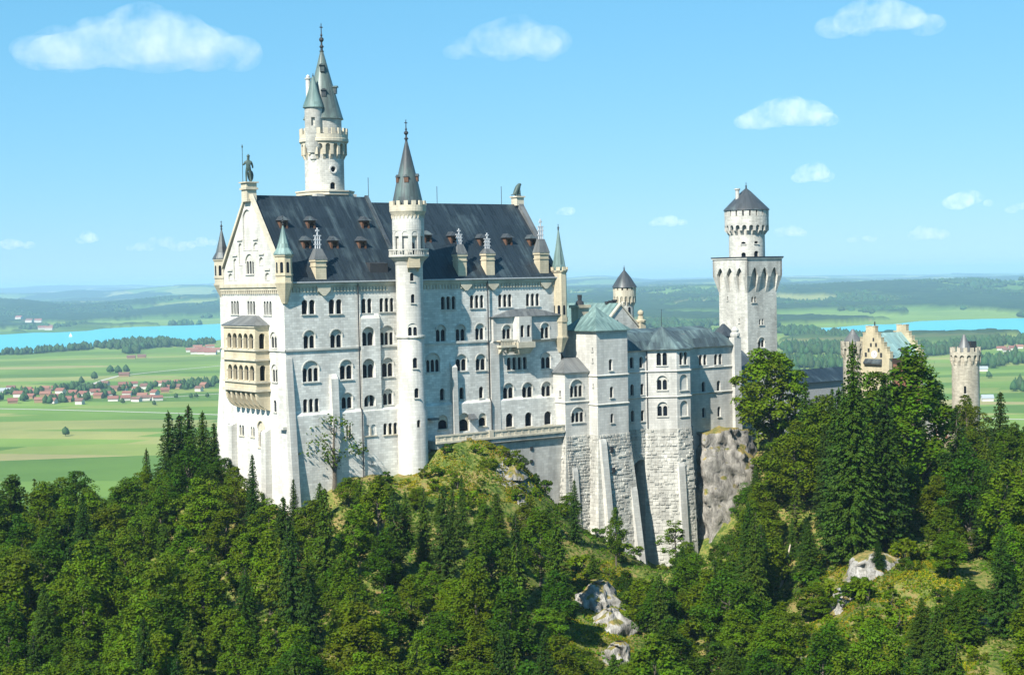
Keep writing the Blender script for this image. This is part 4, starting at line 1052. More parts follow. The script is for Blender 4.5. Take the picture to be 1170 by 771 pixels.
for dx, yt, yb, w in ((-4, 288.5, 294.5, 1.2), (10.5, 287, 294.5, 1.4), (-4, 276.5, 279, 1.2), (10.5, 276, 278.8, 1.2)): tw(sqt, cutm, cu, cv, r1, dx, 20.4, tz(yb), tz(yt), w)
tr_ = MB().lathe(cu, cv, [(r1, tz(297)), (r1, tz(262))], 36).build('turret', TOWERS, sqt, cut=cutm, smooth=True, round_c=(cu, cv))
r2 = 25 * pxm
hd = MB(); arches_ring(hd, cu, cv, r2, 20, tz(264), tz(257), .5, ph=camang + .05); corbels(hd, cu, cv, r1, r2, 20, .7, tz(268.5), tz(263), ph=camang + .05)
hd.lathe(cu, cv, [(r1 * .98, tz(264)), (r1, tz(258)), (r2, tz(256.9)), (r2, tz(247.5)), (r2 * .85, tz(247.5))], 36); merlons(hd, cu, cv, r2, 20, 1.45, tz(247.6), tz(240.5), .5, ph=camang)
hd.build('head', TOWERS, tr_, round_c=(cu, cv))
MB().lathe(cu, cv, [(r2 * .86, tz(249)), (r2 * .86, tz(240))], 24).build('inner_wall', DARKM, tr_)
MB().lathe(cu, cv, [(26.3 * pxm, tz(240.6)), (25.5 * pxm, tz(239)), (14.5 * pxm, tz(228)), (5.5 * pxm, tz(219)), (.5 * pxm, tz(215))], 36).build('cone_roof', SLATE2, tr_, smooth=True, round_c=(cu, cv))
finial(tr_, cu, cv, tz(216), tz(208.5), .35)
hu, hv = cu - 10 * pxm * math.cos(YAW) - 1, cv + 10 * pxm * math.sin(YAW) - 1
MB().lathe(hu, hv, [(.55, tz(232)), (.55, tz(218)), (.8, tz(217)), (.8, tz(215.5))], 10).build('chimney', LIMEP, tr_)
# annex between bower and square tower
an = thing('annex', 'low white annex with dark sloping roof between the bower and the square tower', 'house', (124, -2, -40))
MB().box(123.4, 133.0, -2.0, 10, -50, -24).build('wall', LIMEP, an)
MB().extr_u([(-2.6, -24.0), (4, -19.5), (10.6, -24.0)], 123.35, 133.4).build('roof', SLATE2, an)

# low dark-roofed wing running on to the gatehouse
wg = thing('courtyard_wing', 'long low grey wing with dark slate roof running behind the trees', 'house', (170, 20, -45))
(u0, z0), (u1, _) = fa(903, 434, 22), fa(962, 431, 22)
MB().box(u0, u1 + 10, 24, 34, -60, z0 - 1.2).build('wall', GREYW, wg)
MB().extr_u([(23.2, z0 - 1.3), (29, z0 + 2.1), (34.8, z0 - 1.3)], u0 - .5, u1 + 10).build('roof', SLATE, wg)

# ================================================================== GATEHOUSE
Yg = 430.0
gh = None
P = at(1016, 420, Yg); gu, gv, _ = uv_of(P)      # near corner of stepped gable
tz = lambda y, x=1000: at(x, y, Yg + 4)[2]
gh = thing('gatehouse', 'yellow gatehouse with stepped gables and pale blue-green copper roof above the trees', 'gatehouse', (gu, gv, -50))
zc = tz(420); za_ = tz(377); GW = 12.6; GL = 12.5
z_e = tz(409)
def stepped(u0, u1, nm='stepped_gable'):
    m = MB().box(u0, u1, gv, gv + GW, -62, z_e)
    for k in range(6):
        hw = GW / 2 * (1 - k / 6.3) + .35; zz0 = z_e + (za_ - z_e) * k / 6; zz1 = z_e + (za_ - z_e) * (k + 1) / 6 + (.9 if k == 5 else .35)
        m.box(u0 + .002 * k, u1 - .002 * k, gv + GW / 2 - hw, gv + GW / 2 + hw, zz0, zz1)
        for s in (-1, 1): m.box(u0 - .1, u1 + .1, gv + GW / 2 + s * (hw - .45) - .5, gv + GW / 2 + s * (hw - .45) + .5, zz1 + .001, zz1 + .22)
    return m.build(nm, YELL, gh)
s1 = stepped(gu, gu + 1.2); s2 = stepped(gu + GL, gu + GL + 1.2)
def ZH(x, y): return 940 + x / 7.708, 360 + y / 7.708
for x, y, s in ((425, 262, .5), (470, 262, .5), (405, 308, .5), (493, 308, .5), (447, 215, .45), (380, 348, .6), (515, 352, .6)):
    v, z = ga(*ZH(x, y), gu); MB().box(gu - .06, gu + .1, v - s * .6, v + s * .6, z - s, z + s).build('window', DARKM, s1)
v, z = ga(*ZH(455, 345), gu)
cl = MB(); cl.add([gable(gu).P(-v + 1.0 * a, z + 1.0 * b, .12) for a, b in circ] + [gable(gu).P(-v + 1.0 * a, z + 1.0 * b, -.05) for a, b in circ], [tuple(range(14))] + [(i, 14 + i, 14 + (i + 1) % 14, (i + 1) % 14) for i in range(14)])
clo = cl.build('clock_face', m_plain('white_clock_enamel', (.75, .74, .7), .5), s1)
hd_ = MB(); pprism(hd_, gable(gu), [(-v - .06, 0), (-v + .06, 0), (-v + .04, .75), (-v - .04, .75)], z, .13, .17); pprism(hd_, gable(gu), [(-v, -.05), (-v + .5, .2), (-v + .47, .28), (-v, .05)], z, .13, .172); hd_.build('hands', DARKM, clo)
(va, zv), (vb, _) = ga(*ZH(375, 395), gu), ga(*ZH(522, 400), gu)
MB().extr_v([(gu - .002, zv + .4), (gu - .9, zv - .5), (gu - .9, zv - .9), (gu - .002, zv - 1.6)], min(va, vb), max(va, vb)).build('porch_roof', SLATE2, gh)
MB().box(gu + 1.2, gu + GL, gv + .3, gv + GW - .3, -62, z_e).build('wall', PINK, gh)
MB().extr_u([(gv - .4, z_e + .02), (gv + GW / 2, tz(381)), (gv + GW + .4, z_e + .02)], gu + 1.2, gu + GL).build('roof', TEALB, gh)
u, z = fa(1032, 403, gv + 1); MB().extr_u([(gv - .2, z - 1), (gv + .2, z + 1.2), (gv + 2.5, z + 1.2), (gv + 2.5, z - 1)], u - .9, u + .9).build('dormer', DARKM, gh)
MB().tube([(gu + .6, gv + GW / 2 - 1, za_), (gu + .6, gv + GW / 2 - 1, za_ + 2.2)], .2, 6).build('chimney', DARKM, gh)
# lower front buildings
P = at(1078, 500, Yg - 6); lu, lv, _ = uv_of(P)
fg = thing('gate_lodge', 'low white and red-brick lodge seen through the trees below the gatehouse', 'house', (lu - 8, lv, -56))
zt1 = at(1070, 478, Yg - 6)[2]
cutm = MB(); m = MB().box(lu - 10, lu + 9, lv, lv + 12, -64, zt1)
for k in range(4): window(fg, cutm, facade(lv), lu - 7 + k * 4.2, zt1 - 5.0, 1.2, 2.6, 1, True, mat=PINK)
m.build('wall', m_stone('pale_plaster', (.62, .58, .52), var=.02, bump=.05), fg, cut=cutm)
MB().box(lu - 2, lu + 9.2, lv - .1, lv - .004, -64, zt1 - 5.6).build('brick_panel', YELL, fg)
q = MB(); k = lu - 10
while k < lu + 9: q.box(k, k + .8, lv - .1, lv + .4, zt1 + .001, zt1 + .9); k += 1.5
q.build('battlement', SANDP, fg)
# gatehouse towers
def gate_tower(x, ytop, ycorb, hw, hwh, Y, yb, nm, label, merl=14):
    u, v, _ = uv_of(at(x, ytop, Y)); pxm = Y / FPX; tz = lambda y: at(x, y, Y)[2]
    t = thing(nm, label, 'tower', (u, v, -56)); ca = math.atan2((-wpos(u, v)) @ E2, (-wpos(u, v)) @ E1)
    cutm = MB(); window(t, cutm, radial(u, v, hw * pxm, ca - .05), 0, tz(ycorb + 35), .6, 2.0) if nm == 'round_tower' else None
    MB().lathe(u, v, [(hw * pxm, -64), (hw * pxm, tz(ycorb))], 30).build('shaft', GATEST, t, cut=cutm, smooth=True, round_c=(u, v))
    h = MB(); arches_ring(h, u, v, hwh * pxm, merl, tz(ycorb - 2), tz(ycorb - 9), .5, ph=ca); corbels(h, u, v, hw * pxm, hwh * pxm, merl, .55, tz(ycorb + 3), tz(ycorb - 1.5), ph=ca)
    h.lathe(u, v, [(hw * pxm * .98, tz(ycorb)), (hw * pxm, tz(ycorb - 8)), (hwh * pxm, tz(ycorb - 9)), (hwh * pxm, tz(ytop + 5.5)), (hwh * pxm * .8, tz(ytop + 5.5))], 30)
    merlons(h, u, v, hwh * pxm, merl, .95, tz(ytop + 5.6), tz(ytop), .4, ph=ca); h.build('head', GATEST, t, round_c=(u, v))
    return t, u, v, tz, pxm, ca
t, u, v, tz, pxm, ca = gate_tower(1103, 396.5, 413.5, 15.4, 17.4, 424, 445, 'round_tower', 'round crenellated yellow-grey tower with small lead cone at right end of the castle')
MB().lathe(u - .5, v, [(7.6 * pxm, tz(404)), (7.0 * pxm, tz(397)), (3.5 * pxm, tz(388)), (.3, tz(382))], 16).build('cone_roof', GREYR, t, round_c=(u, v))
MB().box(u + .8, u + 3.0, v - 1.2, v + 1.2, tz(404), tz(390)).build('chimney', DARKM, t)
t, u, v, tz, pxm, ca = gate_tower(974.5, 389.5, 406, 11.5, 14, 440, 430, 'round_tower', 'round crenellated white tower with grey cone beside the yellow stepped gable', 14)
MB().lathe(u, v, [(10.8 * pxm, tz(394)), (10 * pxm, tz(389)), (4.8 * pxm, tz(382)), (.3, tz(376))], 20).build('cone_roof', GREYR, t, round_c=(u, v))

# ================================================================== STATUES on the gables
def place_statue(m, name, label, cat, org): return m
kx, kv = fa(282, 215, VR)[0], VR
zb = HR1 + .9
sp = MB().box(-.95, 1.35, VR - 1.2, VR + 1.2, HR1 - 1.4, zb + .2); sp.box(-1.25, 1.65, VR - 1.5, VR + 1.5, zb + .2, zb + .6); sp.box(-1.0, 1.4, VR - 1.25, VR + 1.25, zb + .6, zb + 1.6); sp.box(-1.35, 1.75, VR - 1.6, VR + 1.6, zb + 1.6, zb + 1.85)
sp.build('statue_pedestal', SANDP, palace)
def skin_body(name, joints, edges, radii, mat, parent=None, sub=2):
    me = bpy.data.meshes.new(name); me.from_pydata(joints, edges, []); ob = bpy.data.objects.new(name, me); C.objects.link(ob)
    sk = ob.modifiers.new('s', 'SKIN')
    me.skin_vertices[0] if me.skin_vertices else None
    bm_ = bmesh.new(); bm_.from_mesh(me); lay = bm_.verts.layers.skin.verify(); bm_.verts.ensure_lookup_table()
    for i, v in enumerate(bm_.verts): v[lay].radius = (radii[i], radii[i]); v[lay].use_root = (i == 0)
    bm_.to_mesh(me); bm_.free()
    sb = ob.modifiers.new('d', 'SUBSURF'); sb.levels = sub
    dg = bpy.context.evaluated_depsgraph_get(); nm = bpy.data.meshes.new_from_object(ob.evaluated_get(dg)); ob.modifiers.clear(); ob.data = nm; nm.name = name
    nm.materials.clear(); nm.materials.append(mat); nm.polygons.foreach_set('use_smooth', [True] * len(nm.polygons)); box_uv(nm)
    return ob
zs = zb + 1.85
# knight: about 4.6 m tall, standing with spear and shield
J = [(0, 0, 2.35), (0, 0, 2.9), (0, 0, 3.5), (0, 0, 3.95), (0.02, 0, 4.35), (0.05, 0, 4.62),
     (.28, .05, 2.25), (.34, .12, 1.2), (.36, .0, .15), (.42, .32, .06),
     (-.28, .05, 2.25), (-.38, .18, 1.2), (-.42, -.05, .15), (-.48, .28, .06),
     (.55, 0, 3.6), (.78, .1, 2.95), (.85, .4, 2.5), (-.55, 0, 3.6), (-.85, .1, 3.1), (-1.0, .42, 3.35)]
E_ = [(0, 1), (1, 2), (2, 3), (3, 4), (4, 5), (0, 6), (6, 7), (7, 8), (8, 9), (0, 10), (10, 11), (11, 12), (12, 13), (2, 14), (14, 15), (15, 16), (2, 17), (17, 18), (18, 19)]
Rr = [.42, .4, .5, .2, .3, .24, .3, .22, .15, .13, .3, .22, .15, .13, .24, .18, .13, .24, .18, .13]
kn = skin_body('knight_statue', J, E_, Rr, BRONZE)
kn.location = wpos(.2, VR, zs); kn.rotation_euler = (0, 0, rad(15)); kn.scale = (1.15, 1.15, 1.15)
tag(kn, 'green bronze knight with spear and shield standing on the tip of the white gable', 'statue')
def child_raw(m, name, mat, parent):
    o = m.build(name, mat); o.parent = parent; return o
child_raw(MB().tube([(-1.02, .5, -.05), (-.98, .46, 6.3)], .06, 6).lathe(-.98, .46, [(.05, 6.2), (.16, 6.4), (.02, 6.9)], 6), 'spear', BRONZE, kn)
child_raw(MB().loft([[(.45 + .55 * math.cos(a), .75 + .06 * k, 1.25 + .95 * math.sin(a) * (1 if math.sin(a) > 0 else 1.25)) for a in [2 * math.pi * i / 14 for i in range(14)]] for k in (0, 1)]), 'shield', BRONZE, kn)
child_raw(MB().ball((.04, 0, 4.72), .3, 10, 6, (1, 1.1, .9)).lathe(.04, 0, [(.34, 4.66), (.33, 4.74), (.05, 5.1)], 10), 'helmet', BRONZE, kn)
# lion sitting on the east gable
ux, zl_ = fa(621, 229, VR)
ul_ = UE - .6
spz = HR2 + .7
sp = MB().box(ul_ - 1.2, ul_ + .9, VR - 1.1, VR + 1.1, spz - 1.0, spz + .9); sp.box(ul_ - 1.45, ul_ + 1.15, VR - 1.35, VR + 1.35, spz + .9, spz + 1.25); sp.build('statue_pedestal', SANDP, palace)
J = [(0, 0, .7), (.35, 0, 1.15), (.8, 0, 1.75), (1.0, 0, 2.25), (1.35, 0, 2.55), (1.75, 0, 2.45),
     (.15, .35, .55), (.75, .42, .6), (.35, .42, .12), (.95, .42, .1),
     (.15, -.35, .55), (.75, -.42, .6), (.35, -.42, .12), (.95, -.42, .1),
     (.95, .3, 1.55), (1.1, .32, .8), (1.15, .32, .12), (1.45, .32, .08), (.95, -.3, 1.55), (1.1, -.32, .8), (1.15, -.32, .12), (1.45, -.32, .08),
     (-.5, 0, .35), (-.9, .3, .2)]
E_ = [(0, 1), (1, 2), (2, 3), (3, 4), (4, 5), (0, 6), (6, 7), (7, 8), (8, 9), (0, 10), (10, 11), (11, 12), (12, 13), (2, 14), (14, 15), (15, 16), (16, 17), (2, 18), (18, 19), (19, 20), (20, 21), (0, 22), (22, 23)]
Rr = [.5, .48, .55, .5, .42, .22, .34, .3, .16, .13, .34, .3, .16, .13, .26, .19, .15, .13, .26, .19, .15, .13, .12, .09]
ln = skin_body('lion_statue', J, E_, Rr, BRONZE)
ln.location = wpos(ul_ - .9, VR, spz + 1.25); ln.rotation_euler = (0, 0, YAW); ln.scale = (1.1,) * 3
tag(ln, 'green bronze lion sitting on the far gable tip of the palace roof', 'statue')

# ================================================================== NEAR TERRAIN (castle hill)
def P3(x, y, Y): p = at(x, y, Y); return (p[0], p[1], p[2])
_cp = [P3(*q) for q in [
    (247, 540, 353), (300, 570, 338), (329, 592, 327), (360, 560, 335), (400, 546, 340), (432, 545, 342), (470, 540, 344), (500, 514, 348), (525, 509, 350), (550, 507, 352), (578, 512, 353),
    (598, 530, 353), (615, 552, 353), (635, 580, 356), (500, 575, 328), (555, 580, 330), (430, 610, 316), (470, 590, 322), (590, 600, 330),
    (650, 600, 352), (690, 620, 356), (735, 650, 362), (775, 695, 366), (800, 665, 378), (845, 660, 372), (640, 650, 330), (700, 690, 318), (650, 700, 300),
    (868, 604, 374), (852, 625, 376), (868, 500, 404), (890, 520, 392), (930, 525, 380), (1000, 540, 370), (1070, 515, 392), (1100, 525, 392), (1150, 530, 350),
    (900, 570, 345), (900, 660, 312), (960, 625, 305), (1000, 650, 288), (1060, 630, 300), (1110, 600, 322), (1160, 600, 310),
    (1000, 775, 246), (930, 775, 250), (1060, 775, 242), (1110, 780, 240), (1170, 790, 230), (860, 790, 262), (830, 720, 315), (770, 800, 275), (690, 830, 262), (600, 860, 245), (500, 860, 238), (400, 860, 228),
    (600, 700, 290), (520, 690, 290), (420, 700, 285), (1000, 700, 266), (1080, 700, 268)]]
_cp += [(-150, 220, -76), (-60, 220, -75), (-105, 260, -69), (-150, 300, -65), (-60, 300, -62), (-110, 335, -59), (-75, 330, -57), (-160, 345, -61), (-80, 365, -56), (-190, 400, -80), (-120, 415, -80), (-150, 500, -150),
        (-70, 430, -70), (-60, 520, -140), (-100, 620, -204), (-230, 300, -75), (-260, 400, -120), (-250, 560, -204), (0, 620, -204), (0, 520, -110), (100, 560, -120), (100, 640, -204), (180, 600, -170), (230, 520, -140), (260, 640, -204),
        (180, 420, -64), (240, 420, -100), (280, 340, -95), (220, 300, -62), (260, 240, -80), (150, 200, -85), (0, 140, -105), (-110, 140, -105), (110, 140, -98), (0, 50, -100), (-200, 50, -100), (200, 50, -100), (-260, 180, -95), (40, 450, -60), (90, 470, -60), (130, 470, -62)]
_cp = np.array(_cp, float)
def _rbf(xy, z, smooth=0.6):
    n = len(xy); D = np.sqrt(((xy[:, None] - xy[None]) ** 2).sum(-1))
    A = np.zeros((n + 3, n + 3)); A[:n, :n] = -D + np.eye(n) * smooth; A[:n, n] = 1; A[:n, n + 1:] = xy; A[n, :n] = 1; A[n + 1:, :n] = xy.T
    return np.linalg.solve(A, np.concatenate([z, np.zeros(3)]))
_w = _rbf(_cp[:, :2], _cp[:, 2])
def ground(X, Y, noise=True):
    X = np.atleast_1d(np.asarray(X, float)); Y = np.atleast_1d(np.asarray(Y, float)); out = np.empty(X.shape)
    for i in range(0, X.size, 20000):
        a = np.stack([X.ravel()[i:i + 20000], Y.ravel()[i:i + 20000]], 1)
        D = np.sqrt(((a[:, None] - _cp[None, :, :2]) ** 2).sum(-1))
        out.ravel()[i:i + 20000] = -D @ _w[:len(_cp)] + _w[len(_cp)] + a @ _w[len(_cp) + 1:]
    if noise:
        out = out + (fbm(X / 14, Y / 14, 3, 4) - .5) * 5.0 + (fbm(X / 3.2, Y / 3.2, 9, 3) - .5) * 2.0
    return np.maximum(out, -206)
def grid_mesh(name, X, Y, Z, mat, attrs=None, smooth=True):
    h, w = X.shape; co = np.stack([X, Y, Z], -1).reshape(-1, 3)
    idx = np.arange(h * w).reshape(h, w)
    q = np.stack([idx[:-1, :-1], idx[:-1, 1:], idx[1:, 1:], idx[1:, :-1]], -1).reshape(-1, 4)
    return raw_mesh(name, co, q, mat, attrs, smooth)
def raw_mesh(name, co, quads, mat, attrs=None, smooth=False, link=True):
    me = bpy.data.meshes.new(name); nq = len(quads); k = quads.shape[1]
    me.vertices.add(len(co)); me.vertices.foreach_set('co', np.asarray(co, np.float32).ravel())
    me.loops.add(nq * k); me.loops.foreach_set('vertex_index', quads.astype(np.int32).ravel())
    me.polygons.add(nq); me.polygons.foreach_set('loop_start', np.arange(0, nq * k, k, dtype=np.int32))
    if smooth: me.polygons.foreach_set('use_smooth', np.ones(nq, bool))
    for nm, arr in (attrs or {}).items():
        a = me.attributes.new(nm, 'FLOAT', 'POINT'); a.data.foreach_set('value', np.asarray(arr, np.float32).ravel())
    me.update(calc_edges=True); me.materials.append(mat)
    if not link: return me
    ob = bpy.data.objects.new(name, me); C.objects.link(ob); return ob

def m_hill():
    m, t, out = new_mat('hillside_ground')
    p = N(t, 'ShaderNodeBsdfPrincipled', i_Roughness=.95); p.inputs['Specular IOR Level'].default_value = .1
    geo = N(t, 'ShaderNodeNewGeometry')
    n1 = N(t, 'ShaderNodeTexNoise', i_Scale=.16, i_Detail=6.0, i_Roughness=.65); L(t, geo.outputs['Position'], n1.inputs['Vector'])
    n2 = N(t, 'ShaderNodeTexNoise', i_Scale=1.3, i_Detail=6.0, i_Roughness=.7); L(t, geo.outputs['Position'], n2.inputs['Vector'])
    n3 = N(t, 'ShaderNodeTexNoise', i_Scale=.07, i_Detail=3.0); L(t, geo.outputs['Position'], n3.inputs['Vector'])
    mixv = math_(t, 'ADD', math_(t, 'MULTIPLY', n1.outputs[0], .55), math_(t, 'MULTIPLY', n2.outputs[0], .45))
    grass = ramp(t, mixv, [(.36, (.022, .04, .010)), (.45, (.07, .105, .018)), (.51, (.16, .17, .04)), (.56, (.24, .17, .07)), (.61, (.12, .13, .03)), (.68, (.26, .22, .11))])
    rock = ramp(t, n2.outputs[0], [(.3, (.12, .115, .10)), (.55, (.34, .33, .30)), (.75, (.46, .44, .40))])
    a = N(t, 'ShaderNodeAttribute', attribute_name='rocky')
    rf_ = ramp(t, math_(t, 'ADD', a.outputs['Fac'], math_(t, 'MULTIPLY', math_(t, 'SUBTRACT', n1.outputs[0], .5), 1.6)), [(.52, (0, 0, 0)), (.62, (1, 1, 1))])
    L(t, mixc(t, rf_, grass, rock), p.inputs['Base Color'])
    bp = N(t, 'ShaderNodeBump', i_Strength=.8, i_Distance=.4); L(t, n2.outputs[0], bp.inputs['Height']); L(t, bp.outputs[0], p.inputs['Normal'])
    L(t, p.outputs[0], out.inputs[0]); return m
gx, gy = np.meshgrid(np.arange(-290, 300, 2.0), np.arange(20, 660, 2.0))
gz = ground(gx.ravel(), gy.ravel()).reshape(gx.shape)
sl_ = np.hypot(*np.gradient(gz, 2.0))
ROCKS = [(683, 690, 312, 7), (700, 722, 300, 6), (708, 755, 285, 6), (1000, 640, 290, 9), (968, 665, 282, 7), (588, 540, 346, 6), (930, 745, 256, 5), (1120, 700, 262, 5), (905, 500, 388, 5), (330, 590, 326, 5), (960, 760, 250, 7), (1040, 720, 255, 8), (235, 690, 280, 3)]
rk = np.zeros_like(gz)
for x, y, Y, r in ROCKS:
    p = at(x, y, Y); rk = np.maximum(rk, np.exp(-((gx - p[0]) ** 2 + ((gy - p[1]) * .7) ** 2) / (r * .8) ** 2))
hill = grid_mesh('hill_terrain', gx, gy, gz, m_hill(), {'rocky': np.clip((sl_ - .75) * .8, 0, .5) + rk * .55})
tag(hill, kind='structure')
def gz1(x, y): return float(ground([x], [y])[0])

# ================================================================== PLAIN, LAKES, FAR HILLS
ZP = -200.0
def in_poly(px, py, poly):
    px = np.asarray(px); py = np.asarray(py); c = np.zeros(px.shape, bool); n = len(poly); j = n - 1
    for i in range(n):
        (xi, yi), (xj, yj) = poly[i], poly[j]
        if yi != yj:
            c ^= ((yi > py) != (yj > py)) & (px < (xj - xi) * (py - yi) / (yj - yi) + xi)
        j = i
    return c
def to_px(X, Y, Z):
    d = X * cF[0] + Y * cF[1] + Z * cF[2]
    return 585 + FPX * (X * cR[0] + Y * cR[1] + Z * cR[2]) / d, 385.5 - FPX * (X * cU[0] + Y * cU[1] + Z * cU[2]) / d
LAKE1 = [(-120, 409), (0, 404), (34, 403), (66, 399.5), (90, 398), (107, 396.5), (122, 393), (150, 390), (194, 389), (218, 392), (236, 391), (262, 386), (330, 380), (330, 366), (250, 370), (205, 372), (160, 373), (116, 375.5), (100, 378), (60, 380), (39, 380), (0, 382.5), (-120, 388)]
LAKE2 = [(918, 376.5), (945, 378.5), (985, 381), (1040, 385), (1100, 385.5), (1140, 383), (1190, 381), (1300, 379), (1300, 360), (1190, 363), (1120, 364.5), (1075, 366), (1050, 367), (1020, 370.5), (990, 371), (955, 374), (930, 374.8)]
th = np.radians(np.linspace(-30, 30, 1000)); rr = np.geomspace(260, 47500, 720)
TH, RR = np.meshgrid(th, rr); FX = RR * np.sin(TH); FY = RR * np.cos(TH)
tpx, tpy = to_px(FX, FY, np.full_like(FX, ZP))
side = sstep(300, 620, tpx)                        # left half versus right half of the valley
start = 8300 * (1 - side) + 5600 * side
end_ = 12500 * (1 - side) + 13000 * side
base_h = sstep(0, 1, (RR - start) / (end_ - start))
big = fbm(FX / 3800 + 3, FY / 5200, 21, 4)
hills_ = base_h * (np.clip(big - .32, 0, 1) * 2.0) * (250 * (1 - side) + 125 * side)
hills_ += base_h * (1 - side) * 60 * np.exp(-((tpx - 10) / 60) ** 2) * np.exp(-((RR - 12500) / 2500) ** 2)
hills_ += 130 * np.exp(-((tpx - 672) / 55) ** 2) * sstep(20000, 27000, RR) * (1 - sstep(31000, 40000, RR))
hills_ += 85 * np.exp(-((tpx - 215) / 60) ** 2) * sstep(16000, 21000, RR) * (1 - sstep(24000, 33000, RR))
hills_ += sstep(17000, 30000, RR) * 30 * fbm(FX / 6000, FY / 9000, 44, 3)
lake_m = in_poly(tpx, tpy, LAKE1) | in_poly(tpx, tpy, LAKE2)
wn_ = fbm(FX / 620, FY / 1100, 5, 6) + .25 * (fbm(FX / 4000, FY / 4000, 15, 3) - .5)
thr = .515 + .03 * side + .0 * (1 - side) - .03 * sstep(14000, 26000, RR)
wood = sstep(thr, thr + .02, wn_) * sstep(0, .25, (RR - (7700 * (1 - side) + 4300 * side)) / 2500)
# broad dark woods seen between the square tower and the right-hand lake, and on the far left shore
wood = np.maximum(wood, sstep(.45, .5, fbm(FX / 600, FY / 900, 8, 5)) * in_poly(tpx, tpy, [(655, 352), (700, 338), (800, 335), (890, 336), (1030, 342), (1180, 350), (1180, 356), (1040, 359), (1015, 366), (955, 371), (880, 373), (780, 366), (655, 368)]))
wood = np.maximum(wood, sstep(.47, .52, fbm(FX / 450, FY / 900, 18, 5)) * in_poly(tpx, tpy, [(-20, 384), (36, 381), (60, 372), (120, 368), (250, 362), (250, 352), (190, 352), (100, 358), (-20, 366)]))
wood[lake_m] = 0; hills_[lake_m] = 0
wood = wood * (1 - sstep(30000, 42000, RR) * .3)
FZ = ZP + hills_ + wood * (17 + 9 * fbm(FX / 45, FY / 60, 31, 3)) - lake_m * .6
def m_plain_ground():
    m, t, out = new_mat('meadow_plain')
    p = N(t, 'ShaderNodeBsdfPrincipled', i_Roughness=.95); p.inputs['Specular IOR Level'].default_value = .05
    geo = N(t, 'ShaderNodeNewGeometry')
    def fields(sx, sy, rot, seed):
        mp = N(t, 'ShaderNodeMapping'); mp.inputs['Scale'].default_value = (sx, sy, 0); mp.inputs['Rotation'].default_value = (0, 0, rot); mp.inputs['Location'].default_value = (seed, seed * .7, 0)
        L(t, geo.outputs['Position'], mp.inputs[0])
        v = N(t, 'ShaderNodeTexVoronoi', voronoi_dimensions='2D', distance='CHEBYCHEV'); v.inputs['Scale'].default_value = 1; v.inputs['Randomness'].default_value = .8
        L(t, mp.outputs[0], v.inputs['Vector'])
        s = N(t, 'ShaderNodeSeparateColor'); L(t, v.outputs['Color'], s.inputs[0]); return s
    pal = [(0, (.088, .158, .032)), (.28, (.12, .20, .04)), (.52, (.155, .235, .05)), (.72, (.19, .235, .062)), (.86, (.24, .25, .085)), (.95, (.28, .25, .11))]
    s1 = fields(1 / 520, 1 / 120, .12, 3.1); s2 = fields(1 / 900, 1 / 1100, .3, 9.7)
    ca = ramp(t, s1.outputs[0], pal, 'CONSTANT'); cb = ramp(t, s2.outputs[0], pal, 'CONSTANT')
    sp = N(t, 'ShaderNodeSeparateXYZ'); L(t, geo.outputs['Position'], sp.inputs[0])
    mr = N(t, 'ShaderNodeMapRange'); mr.inputs[1].default_value = 3500; mr.inputs[2].default_value = 6500; L(t, sp.outputs[1], mr.inputs[0])
    c = mixc(t, mr.outputs[0], ca, cb)
    nz = N(t, 'ShaderNodeTexNoise', i_Scale=.004, i_Detail=8.0, i_Roughness=.65); L(t, geo.outputs['Position'], nz.inputs['Vector'])
    c = mixc(t, 1.0, c, ramp(t, nz.outputs[0], [(.3, (.75, .8, .75)), (.7, (1.2, 1.15, 1.1))]), 'MULTIPLY')
    w = N(t, 'ShaderNodeAttribute', attribute_name='wood')
    nw = N(t, 'ShaderNodeTexNoise', i_Scale=.012, i_Detail=6.0); L(t, geo.outputs['Position'], nw.inputs['Vector'])
    wc = ramp(t, nw.outputs[0], [(.35, (.016, .036, .016)), (.6, (.035, .065, .022))])
    L(t, mixc(t, w.outputs['Fac'], c, wc), p.inputs['Base Color']); L(t, p.outputs[0], out.inputs[0]); return m
plain = grid_mesh('plain', FX, FY, FZ, m_plain_ground(), {'wood': wood})
tag(plain, kind='structure')
def m_water():
    m, t, out = new_mat('turquoise_lake_water')
    p = N(t, 'ShaderNodeBsdfPrincipled', i_Roughness=.28); p.inputs['Base Color'].default_value = (.07, .40, .47, 1); p.inputs['IOR'].default_value = 1.33
    geo = N(t, 'ShaderNodeNewGeometry'); n = N(t, 'ShaderNodeTexNoise', i_Scale=.02, i_Detail=5.0); L(t, geo.outputs['Position'], n.inputs['Vector'])
    bp = N(t, 'ShaderNodeBump', i_Strength=.15, i_Distance=2.0); L(t, n.outputs[0], bp.inputs['Height']); L(t, bp.outputs[0], p.inputs['Normal'])
    L(t, p.outputs[0], out.inputs[0]); return m
WATER = m_water()
for nm, poly in (('lake', LAKE1), ('lake', LAKE2)):
    vs = [tuple(onz(x, y, ZP + .3)) for x, y in poly]
    me = bpy.data.meshes.new(nm); me.from_pydata(vs, [], [tuple(range(len(vs)))]); me.materials.append(WATER)
    tr_i = tessellate_polygon([[Vector((v[0], v[1], 0)) for v in vs]])
    me2 = bpy.data.meshes.new(nm); fl = []
    for q in tr_i:
        a, b, c = (Vector(vs[i]) for i in q); fl.append(tuple(q) if (b - a).cross(c - a).z > 0 else tuple(reversed(q)))
    me2.from_pydata(vs, [], fl); me2.materials.append(WATER)
    ob = bpy.data.objects.new(nm, me2); C.objects.link(ob); tag(ob, kind='structure'); bpy.data.meshes.remove(me)
ROADM = m_plain('pale_gravel_road', (.42, .40, .34), .9)
